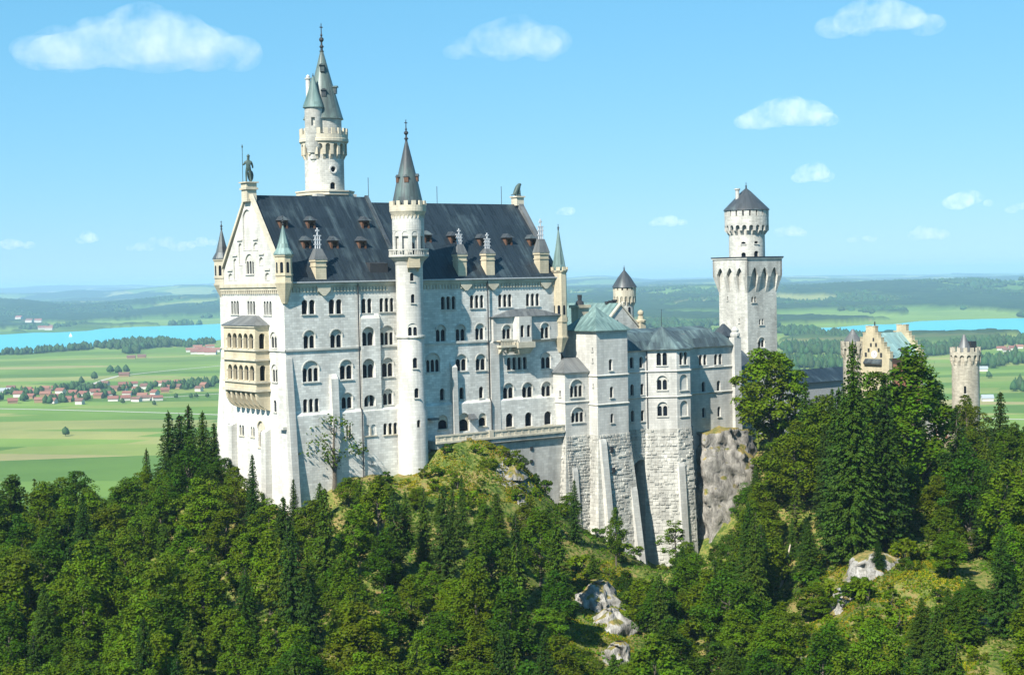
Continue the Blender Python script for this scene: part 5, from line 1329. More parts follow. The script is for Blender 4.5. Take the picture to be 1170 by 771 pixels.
def ribbon(name, pts, w, mat, z):
    P_ = [np.array(onz(x, y, z)) for x, y in pts]; vs = []; fs = []
    for i, p in enumerate(P_):
        d = P_[min(i + 1, len(P_) - 1)] - P_[max(i - 1, 0)]; d = d / np.hypot(d[0], d[1]); n = np.array([-d[1], d[0], 0]) * w / 2
        vs += [tuple(p - n), tuple(p + n)]
    for i in range(len(P_) - 1): fs.append((2 * i, 2 * i + 2, 2 * i + 3, 2 * i + 1))
    me = bpy.data.meshes.new(name); me.from_pydata(vs, [], fs); me.materials.append(mat); ob = bpy.data.objects.new(name, me); C.objects.link(ob); return tag(ob, kind='structure')
ribbon('road', [(-40, 466), (40, 467.5), (120, 469.5), (190, 471.5), (260, 474)], 9, ROADM, ZP + .25)
ribbon('road', [(105, 439), (118, 434), (135, 429.5), (165, 426), (200, 422.5), (260, 417)], 9, ROADM, ZP + .26)
ribbon('road', [(130, 458), (160, 456), (185, 454), (215, 452), (262, 449)], 8, ROADM, ZP + .27)
ribbon('road', [(1085, 478), (1110, 477), (1140, 478), (1200, 480)], 9, ROADM, ZP + .25)

# haze: one even volume of air round camera and land, sky and clouds outside it
hz = MB().box(-30000, 30000, -2500, 48500, -215, 95)
me = bpy.data.meshes.new('haze'); me.from_pydata(hz.v, [], hz.f)
m, t, out = new_mat('haze_air'); pv = N(t, 'ShaderNodeVolumePrincipled'); pv.inputs['Color'].default_value = (.46, .72, 1.0, 1); pv.inputs['Density'].default_value = 4.6e-5; pv.inputs['Anisotropy'].default_value = 0
L(t, pv.outputs[0], out.inputs['Volume']); me.materials.append(m)
haze = bpy.data.objects.new('haze', me); C.objects.link(haze); tag(haze, kind='stuff')

# ================================================================== VEGETATION
def m_leaf(name, base, var=.35, trans=.22):
    m, t, out = new_mat(name)
    oi = N(t, 'ShaderNodeObjectInfo'); at_ = N(t, 'ShaderNodeAttribute', attribute_name='tint')
    c = mixc(t, 1.0, tuple(base), oi.outputs['Color'], 'MULTIPLY')
    hs = N(t, 'ShaderNodeHueSaturation')
    L(t, c, hs.inputs['Color'])
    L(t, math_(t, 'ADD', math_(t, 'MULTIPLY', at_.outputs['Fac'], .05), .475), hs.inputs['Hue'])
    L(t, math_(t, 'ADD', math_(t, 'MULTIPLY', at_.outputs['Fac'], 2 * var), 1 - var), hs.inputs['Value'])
    p = N(t, 'ShaderNodeBsdfPrincipled', i_Roughness=.55); p.inputs['Specular IOR Level'].default_value = .08
    tr = N(t, 'ShaderNodeBsdfTranslucent'); mx = N(t, 'ShaderNodeMixShader'); mx.inputs[0].default_value = trans
    tc = mixc(t, 1.0, hs.outputs[0], (1.25, 1.2, .5, 1), 'MULTIPLY')
    L(t, hs.outputs[0], p.inputs['Base Color']); L(t, tc, tr.inputs[0]); L(t, p.outputs[0], mx.inputs[1]); L(t, tr.outputs[0], mx.inputs[2]); L(t, mx.outputs[0], out.inputs[0])
    return m
LEAF = m_leaf('broad_leaves', (.055, .099, .0025)); NEEDLE = m_leaf('spruce_needles', (.034, .062, .006), .3, .15)
BARK = m_plain('bark', (.10, .085, .065), .95, var=.4, scale=3); BARKP = m_plain('pale_dead_wood', (.42, .36, .28), .9)
def unit(v): return v / np.maximum(np.linalg.norm(v, axis=-1, keepdims=True), 1e-9)
def cards(ctr, nrm, along, ln, wd, tint):
    """rhombic leaf cards: returns verts, quads, tint"""
    n = len(ctr); al = unit(along - (along * nrm).sum(-1, keepdims=True) * nrm); sd = np.cross(nrm, al)
    ln = np.broadcast_to(ln, n)[:, None]; wd = np.broadcast_to(wd, n)[:, None]
    v = np.stack([ctr - al * ln * .5, ctr + sd * wd * .5 - al * ln * .08 - nrm * ln * .06, ctr + al * ln * .5 - nrm * ln * .1, ctr - sd * wd * .5 - al * ln * .08 - nrm * ln * .06], 1).reshape(-1, 3)
    q = np.arange(n * 4).reshape(n, 4); return v, q, np.repeat(tint, 4)
def crown_mesh(name, parts, mat):
    vs = []; qs = []; ts = []; o = 0
    for v, q, t_ in parts: vs.append(v); qs.append(q + o); ts.append(t_); o += len(v)
    return raw_mesh(name, np.concatenate(vs), np.concatenate(qs), mat, {'tint': np.concatenate(ts)}, link=False)
def trunk_mesh(H, r, limbs, rg, mat=BARK, top=.85):
    mb = MB(); bend = [(rg.uniform(-.25, .25), rg.uniform(-.25, .25)) for _ in range(5)]
    path = [(bend[i][0] * i * .4, bend[i][1] * i * .4, -1.2 + (H * top + 1.2) * i / 4) for i in range(5)]
    mb.tube(path, [r * 1.25, r, r * .75, r * .45, r * .12], 7)
    for (x, y, z, hz_) in limbs:
        f = min(.95, max(0.05, hz_ / (H * top))); i = min(3, int(f * 4)); a = Vector(path[i]); b = Vector(path[i + 1]); s = a.lerp(b, f * 4 - i)
        e = Vector((x, y, z)); mid = s.lerp(e, .5) + Vector((0, 0, -.25))
        mb.tube([tuple(s), tuple(mid), tuple(e)], [r * .4, r * .25, r * .06], 5)
    me = bpy.data.meshes.new('trunk'); me.from_pydata(mb.v, [], mb.f); me.materials.append(mat); return me
def broadleaf(seed, H=16., R=4.4, n=62, leaves=135, low=.22, dens=1.0, lsz=.44, shape=1.0, up=0.0, cs=1.0, flat=.72):
    rg = np.random.RandomState(seed); rr_ = random.Random(seed)
    ph = rg.uniform(0, 6.28, 3)
    ctr = []; tries = 0
    while len(ctr) < n and tries < 5000:
        tries += 1
        d = unit(rg.normal(size=3)); f = rg.uniform(.45, 1.0) ** .6
        ang = math.atan2(d[1], d[0])
        lob = 1 + .22 * math.sin(3 * ang + ph[0]) * (1 - abs(d[2])) + .16 * math.sin(5 * ang + ph[1] + 3 * d[2]) + rg.uniform(-.12, .12)
        hz_ = (1 - low) * H / 2
        p = np.array([d[0] * R * f * lob, d[1] * R * f * lob, low * H + hz_ + d[2] * hz_ * f * (1 + .08 * math.sin(2 * ang + ph[2]))])
        tz_ = (p[2] - low * H) / ((1 - low) * H)
        w = (1 - .62 * max(0, tz_ - .3) * shape) * (1 if tz_ > .18 else .75)
        p[0] *= w; p[1] *= w
        if ctr and min(np.linalg.norm(p - q) for q in ctr) < R * .23: continue
        ctr.append(p)
    ctr = np.array(ctr); mid = np.array([0, 0, H * .52]); parts = []
    for c in ctr:
        cr = cs * rg.uniform(.85, 1.5) * R / 4.4; k = int(leaves * dens * rg.uniform(.7, 1.2))
        d = unit(rg.normal(size=(k, 3)) + unit(c - mid) * .45 + np.array([0, 0, .35])); rad_ = cr * rg.uniform(.55, 1.05, (k, 1))
        pos = c + d * rad_ * np.array([1.1, 1.1, flat])
        nrm = unit(d * .55 + np.array([0, 0, .65]) + rg.normal(size=(k, 3)) * .45)
        al = unit(d * np.array([1, 1, .2]) + np.array([0, 0, up]) + rg.normal(size=(k, 3)) * .5)
        tint = np.clip(rg.uniform(.25, .75) + rg.normal(size=k) * .16, 0, 1)
        parts.append(cards(pos, nrm, al, lsz * rg.uniform(.7, 1.35, k), lsz * .62 * rg.uniform(.7, 1.3, k), tint))
    lim = [tuple(c * .93) + (max(low * H * .7, c[2] - rr_.uniform(1.5, 4)),) for c in ctr[::4]]
    return crown_mesh('crown', parts, LEAF), trunk_mesh(H, .26 * R / 4.4 + .06, lim, rr_)
def spruce(seed, H=24., R=3.6, droop=.35, per=12, step=.46, low=.06, loose=1.0, card=.46):
    rg = np.random.RandomState(seed); rr_ = random.Random(seed); parts = []; z = H * low
    while z < H - .25:
        f = (z - H * low) / (H * (1 - low)); L0 = R * (1 - f) ** .85 * (1 if f > .1 else .8) + .18
        nb = max(4, int(per * (.55 + .45 * (1 - f))))
        a0 = rg.uniform(0, 6.28)
        for b in range(nb):
            a = a0 + 6.283 * b / nb + rg.uniform(-.3, .3); Lb = L0 * rg.uniform(.62, 1.14) * loose
            if rg.rand() < .07: continue
            m_ = max(2, int(Lb / .26)); s = np.linspace(.12, 1, m_)
            out_ = np.array([math.cos(a), math.sin(a), 0]); side_ = np.array([-math.sin(a), math.cos(a), 0])
            zc = z + Lb * (.12 * s - droop * s ** 1.6 + .16 * s ** 4) + rg.uniform(-.2, .2)
            pos = out_ * (s * Lb)[:, None]; pos[:, 2] = zc
            tb = np.clip(.5 + rg.normal() * .14, 0, 1)
            for sg in (-1, 1, 0):
                wid = (1 - s * .55) * .34 * min(1.3, Lb * .35) * abs(sg)
                pp_ = pos + side_ * (sg * wid)[:, None] + rg.normal(size=(m_, 3)) * .07
                if sg: pp_[:, 2] -= .16
                nrm = unit(np.array([0, 0, 1.0]) + out_ * .35 + side_ * sg * .55 + rg.normal(size=(m_, 3)) * .28)
                al = unit(out_ * .8 + side_ * sg * .75 - np.array([0, 0, .35]) + rg.normal(size=(m_, 3)) * .2)
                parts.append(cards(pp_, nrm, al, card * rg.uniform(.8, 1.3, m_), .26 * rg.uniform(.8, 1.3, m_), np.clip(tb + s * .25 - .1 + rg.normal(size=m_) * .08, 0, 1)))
        z += step * (1 - .35 * f) * rg.uniform(.85, 1.15)
    top = np.array([[0, 0, H - .1 - .3 * i] for i in range(4)]); k = len(top)
    parts.append(cards(top, unit(rg.normal(size=(k, 3)) * [1, 1, .1]), np.tile([0, 0, 1.], (k, 1)), np.full(k, .8), np.full(k, .22), np.full(k, .5)))
    return crown_mesh('crown', parts, NEEDLE), trunk_mesh(H, .30 * H / 24, [], rr_, top=.98)
def shrub(seed, H=3., R=1.9, n=16, leaves=90):
    return broadleaf(seed, H, R, n, leaves, low=.02, lsz=.34, shape=.6)
BL = [broadleaf(11, 16, 3.9, 70, 120, shape=1.25, up=.4, flat=.95), broadleaf(12, 17, 3.6, 56, 150, shape=1.35, up=.7, flat=1.15), broadleaf(13, 15, 4.4, 66, 150, up=.35, shape=1.1), broadleaf(14, 19, 3.3, 66, 120, shape=1.45, up=.6, flat=1.1), broadleaf(15, 14, 4.1, 64, lsz=.38, shape=1.2, up=.3, flat=.9), broadleaf(16, 20, 4.0, 70, 150, low=.16, up=.8, lsz=.48, shape=1.35, flat=1.2), broadleaf(17, 13, 3.0, 46, shape=1.4, up=.6, flat=1.1)]
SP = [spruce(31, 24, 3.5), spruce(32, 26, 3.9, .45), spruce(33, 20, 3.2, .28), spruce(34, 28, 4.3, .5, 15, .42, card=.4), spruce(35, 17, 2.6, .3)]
LO = [spruce(41, 22, 3.8, .2, 7, .75, .2, 1.0, .7), spruce(42, 20, 3.2, .15, 7, .8, .15, 1.0, .7)]
SH = [shrub(51), shrub(52, 2.4, 2.2), shrub(53, 3.8, 1.8), shrub(54, 1.8, 1.5, 12, 50)]
SPARSE = broadleaf(61, 14, 4.6, 40, 26, low=.3, lsz=.5)
AIRY = broadleaf(62, 20, 3.7, 50, 64, low=.12, lsz=.5, shape=.8)
TREES = []                                        # (object, px x of crown top, px y, kind, tone word, height)
def plant(kind, proto, x, y, z, H0, H, wide=1.0, rot=None, color=(1, 1, 1)):
    s = H / H0; root = bpy.data.objects.new(kind, None); C.objects.link(root)
    root.location = (x, y, z); root.rotation_euler = (0, 0, R_.uniform(0, 6.28) if rot is None else rot); root.scale = (s * wide, s * wide, s)
    for nm, me in (('crown', proto[0]), ('trunk', proto[1])):
        o = bpy.data.objects.new(nm, me); C.objects.link(o); o.parent = root
        if nm == 'crown': o.color = (*color, 1)
    return root
TONES = {'broadleaf_tree': [('bright yellow-green', (1.45, 1.32, .9)), ('fresh green', (1.15, 1.15, 1.0)), ('mid green', (.95, 1.0, 1.0)), ('dark green', (.68, .80, .9)), ('deep green', (.55, .70, .85)), ('olive green', (1.25, 1.0, .7)), ('light green', (1.3, 1.25, 1.4))],
         'spruce': [('mid green', (1.15, 1.12, 1.0)), ('dark green', (.85, .92, 1.0)), ('bright green', (1.35, 1.25, .9)), ('blackish green', (.62, .72, .8))],
         'larch': [('light green', (1.9, 1.6, 1.1)), ('yellowish green', (2.1, 1.6, .9))],
         'shrub': [('bright green', (1.3, 1.25, .9)), ('olive green', (1.3, 1.05, .7)), ('dark green', (.75, .85, .9)), ('yellow-green', (1.6, 1.4, .8))]}
HT = {id(p): h for ps, hs in ((BL, (16, 17, 15, 19, 14, 20, 13)), (SP, (24, 26, 20, 28, 17)), (LO, (22, 20)), (SH, (3, 2.4, 3.8, 1.8))) for p, h in zip(ps, hs)}
TALLT = broadleaf(63, 18, 4.2, 70, low=.34, dens=1.3)
HT[id(TALLT)] = 18; HT[id(SPARSE)] = 14; HT[id(AIRY)] = 20
TL = [(-60, 520), (0, 526), (30, 532), (60, 540), (100, 530), (130, 517), (160, 508), (180, 494), (190, 488), (215, 490), (230, 492), (247, 498), (258, 516), (270, 522), (286, 518), (300, 548), (318, 583), (334, 545), (346, 560), (365, 545), (400, 540), (430, 538), (455, 545), (490, 552), (527, 545), (548, 560), (575, 552), (605, 540), (620, 572), (640, 565), (655, 547), (670, 582), (685, 592), (700, 577), (722, 605), (742, 650), (758, 640), (790, 612), (800, 645), (830, 622), (848, 565), (858, 520), (866, 490), (880, 470), (900, 462), (915, 455), (935, 448), (950, 440), (965, 425), (990, 440), (1010, 440), (1040, 430), (1054, 506), (1092, 510), (1097, 452), (1110, 450), (1118, 500), (1132, 480), (1150, 480), (1170, 478), (1240, 480)]
tlx, tly = np.array(TL).T
def in_castle(x, y, mrg):
    p = np.array([x, y, 0]) - O_; u, v = p @ E1, p @ E2
    for a, b, c, d in ((-2, 72, -4.5, 33), (66, 124, -13, 11), (118, 205, -4, 45), (72, 100, 10, 42)):
        if a - mrg < u < b + mrg and c - mrg < v < d + mrg: return True
    if 105 - mrg < u < 126 + mrg and -19 - mrg < v < -3: return True
    return False
def add_tree(kind, proto, x, y, H, tone=None, wide=1.0, label=None, z=None, ctone=None):
    zz_ = gz1(x, y) if z is None else z
    tn = tone or R_.choice(TONES[kind]); c = tuple(k * R_.uniform(.92, 1.08) for k in tn[1])
    o = plant(kind, proto, x, y, zz_ - .2, HT[id(proto)], H, wide, color=c)
    px, py = project((x, y, zz_ + H)); o['category'] = 'tree' if kind != 'shrub' else 'shrub'
    if label: o['label'] = label; o['group'] = {'shrub': 'shrubs on the open slope'}.get(kind, 'trees singled out on the castle hill')
    else: TREES.append([o, px, py, kind, tn[0], H, zz_, (x, y)])
    return o
placed = []
def free(x, y, d): return all((x - a) ** 2 + (y - b) ** 2 > ((d + e) / 2) ** 2 for a, b, e in placed)
# ---- trees singled out by the photograph: crown top at (x, y), standing at distance Y
tone = lambda k, n: [t_ for t_ in TONES[k] if t_[0] == n][0]
def notable(kind, proto, x, ytop, Y, tn, label, wide=1.0, ybase=None, keep=5.0):
    p = at(x, ytop, Y); g = gz1(p[0], p[1])
    if ybase is not None: g = min(g, at(x, ybase, Y)[2]) if False else g
    H = max(3.0, p[2] - g); o = add_tree(kind, proto, p[0], p[1], H, tone(kind, tn), wide, label); placed.append((p[0], p[1], keep)); return o
notable('broadleaf_tree', SPARSE, 380, 468, 334, 'mid green', 'thin open-crowned tree with bare branches standing before the long facade', 1.15)
notable('broadleaf_tree', TALLT, 880, 397, 384, 'bright yellow-green', 'tall bright yellow-green tree beside the foot of the square tower', 1.12, keep=8)
notable('spruce', SP[3], 974, 388, 296, 'mid green', 'tall broad spruce hiding the white round tower beside the yellow gable', 1.0, keep=8)
notable('spruce', SP[1], 958, 440, 300, 'dark green', 'dark spruce on the left shoulder of the tallest gatehouse spruce', 1.05, keep=6)
notable('broadleaf_tree', BL[5], 1042, 393, 330, 'mid green', 'large spreading green tree covering the yellow gatehouse front', 1.2, keep=10)
notable('spruce', SP[4], 1143, 446, 345, 'dark green', 'small pointed spruce right of the round tower against green meadows', 1.3)
notable('spruce', LO[0], 1092, 462, 315, 'blackish green', 'loose dark spruce in front of the white gate lodge', 1.25)
notable('spruce', SP[2], 920, 432, 352, 'mid green', 'spruce tip rising before the dark roof of the courtyard wing', .95)
notable('broadleaf_tree', BL[0], 940, 452, 340, 'fresh green', 'rounded green tree left of the big spruces below the courtyard wing')
notable('spruce', SP[0], 1010, 425, 300, 'blackish green', 'blackish spruce just right of the tallest gatehouse spruce', 1.1, keep=6)
notable('broadleaf_tree', AIRY, 772, 590, 336, 'light green', 'slender airy tree in front of the bower\'s rusticated polygonal bay', 1.4)
notable('spruce', SP[2], 656, 546, 340, 'dark green', 'narrow dark spruce against the bower\'s left rusticated base', .9)
notable('broadleaf_tree', BL[3], 703, 577, 340, 'mid green', 'green tree at the foot of the bower\'s tower block', .9)
notable('spruce', SP[0], 527, 540, 318, 'mid green', 'tall spruce in front of the grassy knoll below the terrace', .95)
notable('spruce', SP[0], 288, 517, 318, 'blackish green', 'pointed dark spruce before the white corner of the gable side', .9)
notable('spruce', SP[2], 335, 545, 318, 'blackish green', 'dark spruce against the shaded palace corner buttress', .9)
for x, y, Y, p, tn, lb in ((192, 468, 362, 1, 'dark green', 'leftmost of the tall spruces clustered left of the gable wall'), (205, 472, 368, 2, 'blackish green', 'second from the left of the tall spruces beside the gable wall'), (215, 461, 365, 0, 'dark green', 'tallest of the spruces clustered left of the gable wall'), (231, 468, 362, 1, 'mid green', 'second from the right of the tall spruces beside the gable wall'), (244, 482, 356, 4, 'dark green', 'rightmost spruce of the cluster touching the gable wall edge')):
    notable('spruce', SP[p], x, y, Y, tn, lb, 1.45, keep=4)
for x, y, Y, lb in ((1026, 735, 246, 'tiny young spruce at the bottom of the open slope'), (985, 690, 262, 'young spruce on the open slope between rocks'), (882, 640, 318, 'young spruce below the cliff beside the dead trunk'), (905, 590, 325, 'pointed spruce standing above the leaning dead trunk')):
    notable('spruce', SP[4], x, y, Y, 'mid green', lb, 1.15, keep=3)
notable('broadleaf_tree', BL[0], 1002, 426, 338, 'mid green', 'green tree hiding the lower front of the yellow stepped gable', 1.1, keep=6)
for x, y, Y, p, lb in ((818, 622, 352, 6, 'small dark tree at the left foot of the grey cliff'), (836, 606, 356, 4, 'small tree against the middle foot of the grey cliff')):
    notable('broadleaf_tree', BL[p], x, y, Y, 'dark green', lb, 1.6, keep=3)
for x, y, Y, p, H_, lb in ((892, 500, 378, 0, 0, 'green tree just right of the top of the grey cliff'), (896, 560, 356, 4, 0, 'rounded tree on the slope at the right side of the grey cliff'), (908, 530, 368, 2, 0, 'broad tree on the slope right of the grey cliff'), (850, 628, 346, 6, 0, 'small tree at the foot of the grey cliff'), (598, 530, 352, 4, 0, 'dark bush-like tree on the right flank of the grassy knoll'), (612, 545, 350, 6, 0, 'leafy tree beside the lit foot of the terrace wall')):
    notable('broadleaf_tree', BL[p], x, y, Y, 'mid green' if x > 800 else 'dark green', lb, 1.5, keep=4)
# ---- scattered forest
cand = []
rgp = np.random.RandomState(77)
XY = np.stack([rgp.uniform(-150, 190, 9000), rgp.uniform(196, 440, 9000)], 1)
ZG_ = ground(XY[:, 0], XY[:, 1])
PX, PY = to_px(XY[:, 0], XY[:, 1], ZG_)
OPEN1 = [(425, 500), (600, 500), (635, 545), (615, 578), (560, 572), (500, 570), (425, 548)]
OPEN2 = [(920, 640), (1000, 610), (1080, 640), (1130, 700), (1110, 790), (920, 790)]
OPEN3 = [(640, 640), (715, 640), (735, 700), (720, 771), (650, 740)]
cnt = {'broadleaf_tree': 0, 'spruce': 0, 'larch': 0, 'shrub': 0}
order = np.argsort(XY[:, 1])
op_ = in_poly(PX, PY, OPEN1) | in_poly(PX, PY, OPEN2) | in_poly(PX, PY, OPEN3)
perm = rgp.permutation(len(XY)); perm = np.concatenate([perm[op_[perm]], perm[~op_[perm]]])   # clearings first
for i in perm:
    x, y = XY[i]; z = ZG_[i]; px, py = PX[i], PY[i]
    if px < -38 or px > 1208 or py > 960: continue
    if z < -120: continue
    if in_castle(x, y, 1.5): continue
    o1, o2, o3 = (bool(in_poly(np.array([px]), np.array([py]), q)[0]) for q in (OPEN1, OPEN2, OPEN3))
    r = R_.random()
    pc = .06 if px < 300 else .15 if px < 640 else .22 if px < 820 else .28
    if o1: kind = 'shrub'
    elif o2 or o3: kind = 'shrub' if r < .42 else 'spruce' if r < .68 else 'broadleaf_tree'
    else: kind = 'spruce' if r < pc else 'larch' if r < pc + .05 else 'broadleaf_tree'
    sp_ = {'shrub': 2.7, 'spruce': 4.8, 'larch': 6.0, 'broadleaf_tree': 7.2}[kind] * R_.uniform(.85, 1.2)
    if not free(x, y, sp_): continue
    if kind == 'shrub':
        if cnt['shrub'] > 285: continue
        H = R_.uniform(1.4, 4.6); p = R_.choice(SH)
    elif kind == 'broadleaf_tree': p = R_.choice(BL); H = R_.uniform(10, 20)
    elif kind == 'larch': p = R_.choice(LO); H = R_.uniform(13, 20)
    else: p = R_.choice(SP); H = R_.uniform(13, 24)
    if o2 or o3: H = min(H, R_.uniform(5, 11)) if kind != 'shrub' else H
    ylim = float(np.interp(px, tlx, tly)) + R_.uniform(2, 16)
    if 878 < px < 916 and y < 317: ylim = max(ylim, 690)
    if 645 < px < 730 and y < 311: ylim = max(ylim, 742 + R_.uniform(0, 30))
    if 935 < px < 1105 and y < 272: ylim = max(ylim, 668 + R_.uniform(0, 70))
    zlim = at(px, ylim, y)[2] - z
    if o1 and kind == 'shrub': H = R_.uniform(1.0, 3.0); zlim = 99
    if H > zlim:
        if zlim < 4.5 and kind != 'shrub':
            if zlim < .9: continue
            kind = 'shrub'; p = R_.choice(SH)
        elif zlim < .9: continue
        H = zlim
    if kind != 'shrub' and H < 7 and not (o2 or o3) and R_.random() < .4: continue
    if y > 395 and kind != 'spruce' and R_.random() < .7: continue
    if kind != 'shrub' and project((x, y, z + H))[1] > 782: continue
    if cnt[kind] >= 296: continue
    hN = HT[id(p)]
    wide = min(1.9, max(1.0, (hN / max(H, 3)) ** .75)) * R_.uniform(.92, 1.15) * (1.08 if kind == 'broadleaf_tree' else 1.0)
    add_tree(kind, p, x, y, H, wide=wide); placed.append((x, y, sp_)); cnt[kind] += 1
print('trees', cnt)
# ---- labels that single each tree out: region, kind and tone, then order from the left
def region(px, py):
    if px < 130: c = 'far left forest'
    elif px < 260: c = 'forest left of the gable'
    elif px < 345: c = 'slope below the gable'
    elif px < 440: c = 'slope below the facade'
    elif px < 540: c = 'slope below stair tower'
    elif px < 640: c = 'slope below the terrace'
    elif px < 740: c = 'gully below tower block'
    elif px < 850: c = 'hollow under polygonal bay'
    elif px < 940: c = 'slope beside grey cliff'
    elif px < 1040: c = 'slope below yellow gatehouse'
    elif px < 1110: c = 'slope below round tower'
    else: c = 'far right slope'
    d = 'top of the' if py < 560 else 'upper' if py < 630 else 'middle' if py < 700 else 'lower' if py < 780 else 'lowest'
    return d + ' ' + c if d != 'top of the' else d + ' ' + c
groups = {}
for T in TREES:
    o, px, py, kind, tn, H, z, xy = T
    size = 'tall ' if H > 16 else 'small ' if H < 9 else ''
    if kind == 'shrub': size = ''
    groups.setdefault((kind, tn, size, region(px, py)), []).append(T)
ORD = ['leftmost', 'second from left', 'third from left', 'fourth from left', 'fifth from left', 'sixth from left', 'seventh from left', 'eighth from left', 'ninth from left', 'tenth from left']
KW = {'broadleaf_tree': ('broadleaf tree', 'broadleaf trees on the castle hill'), 'spruce': ('spruce', 'spruces on the castle hill'), 'larch': ('larch', 'larches on the castle hill'), 'shrub': ('shrub', 'shrubs on the open slopes')}
for (kind, tn, size, reg), ts in groups.items():
    ts.sort(key=lambda T: T[1])
    for k, T in enumerate(ts):
        nm, gp = KW[kind]
        reg = reg.replace('top of the ', 'top of ')
        base = f'{size}{tn} {nm}, {reg}'
        if len(ts) > 1: base += ', ' + (ORD[k] if k < len(ts) - 1 or k > 9 else 'rightmost')
        T[0]['label'] = base; T[0]['group'] = gp
# ---- leafy and grassy cover of the slopes (nobody could count it)
def cover(name, n, polys, mat, sz, col, seed, hmin=.1, keepout=True, dens=None, xr=(-150, 190), yr=(200, 420)):
    rg = np.random.RandomState(seed); X = rg.uniform(*xr, n); Y = rg.uniform(*yr, n); Zg = ground(X, Y); px, py = to_px(X, Y, Zg)
    ok = (px > -60) & (px < 1230) & (py < 830) & (Zg > -110)
    if polys is not None:
        mm = np.zeros(n, bool)
        for q in polys: mm |= in_poly(px, py, q)
        ok &= mm
    ok &= fbm(X / 5, Y / 5, seed, 3) > .40
    X, Y, Zg = X[ok], Y[ok], Zg[ok]
    keep = np.array([not in_castle(a, b, -.5) for a, b in zip(X, Y)]) if len(X) else np.zeros(0, bool)
    X, Y, Zg = X[keep], Y[keep], Zg[keep]; k = len(X)
    pos = np.stack([X, Y, Zg + rg.uniform(.0, .5, k) * sz], 1)
    nrm = unit(rg.normal(size=(k, 3)) * .7 + np.array([-.1, -.5, .8])); al = unit(rg.normal(size=(k, 3)) + np.array([0, 0, .8]))
    tint = np.clip(fbm(X / 4, Y / 4, seed + 5, 3) * 1.4 - .2 + rg.normal(size=k) * .12, 0, 1)
    v, q, t_ = cards(pos, nrm, al, sz * rg.uniform(.6, 1.4, k), sz * .6 * rg.uniform(.6, 1.4, k), tint)
    ob = raw_mesh(name, v, q, mat, {'tint': t_}); ob.color = (*col, 1); return tag(ob, kind='stuff')
cover('undergrowth', 260000, None, LEAF, .6, (.9, .95, .9), 5)
cover('grass', 420000, [OPEN1, OPEN2, OPEN3], LEAF, .38, (2.3, 1.5, 1.3), 6, xr=(-40, 130), yr=(225, 365))
cover('dry_grass', 220000, [OPEN1, OPEN2, OPEN3], LEAF, .38, (4.0, 1.7, 3.0), 16, xr=(-40, 130), yr=(225, 365))

# ================================================================== ROCKS
def m_rock(name, dark, light, ochre=(.30, .22, .08), grassy=.5):
    m, t, out = new_mat(name); p = N(t, 'ShaderNodeBsdfPrincipled', i_Roughness=.95); p.inputs['Specular IOR Level'].default_value = .15
    geo = N(t, 'ShaderNodeNewGeometry'); mp = N(t, 'ShaderNodeMapping'); mp.inputs['Scale'].default_value = (.5, .5, .22); L(t, geo.outputs['Position'], mp.inputs[0])
    n1 = N(t, 'ShaderNodeTexNoise', i_Scale=1.7, i_Detail=10.0, i_Roughness=.75); L(t, mp.outputs[0], n1.inputs['Vector'])
    n2 = N(t, 'ShaderNodeTexNoise', i_Scale=.35, i_Detail=5.0); L(t, geo.outputs['Position'], n2.inputs['Vector'])
    c = ramp(t, n1.outputs[0], [(.34, dark), (.5, tuple((np.array(dark) + np.array(light)) / 2)), (.66, light)])
    sx = N(t, 'ShaderNodeSeparateXYZ'); L(t, geo.outputs['Normal'], sx.inputs[0])
    g = ramp(t, math_(t, 'ADD', sx.outputs[2], math_(t, 'MULTIPLY', math_(t, 'SUBTRACT', n2.outputs[0], .5), 1.2)), [(grassy, (0, 0, 0)), (grassy + .1, (1, 1, 1))])
    gc = ramp(t, n1.outputs[0], [(.4, (.09, .11, .025)), (.6, ochre)])
    L(t, mixc(t, g, c, gc), p.inputs['Base Color'])
    bp = N(t, 'ShaderNodeBump', i_Strength=1.0, i_Distance=.5); L(t, n1.outputs[0], bp.inputs['Height']); L(t, bp.outputs[0], p.inputs['Normal']); L(t, p.outputs[0], out.inputs[0]); return m
ROCKG = m_rock('grey_cliff_rock', (.09, .085, .075), (.40, .375, .33)); ROCKP = m_rock('pale_limestone_rock', (.10, .095, .08), (.50, .48, .44), grassy=.68)
def noise3(v, s, seed, o=4): return fbm(v[:, 0] / s + v[:, 2] / s * .73, v[:, 1] / s - v[:, 2] / s * .61 + 5, seed, o) - .5
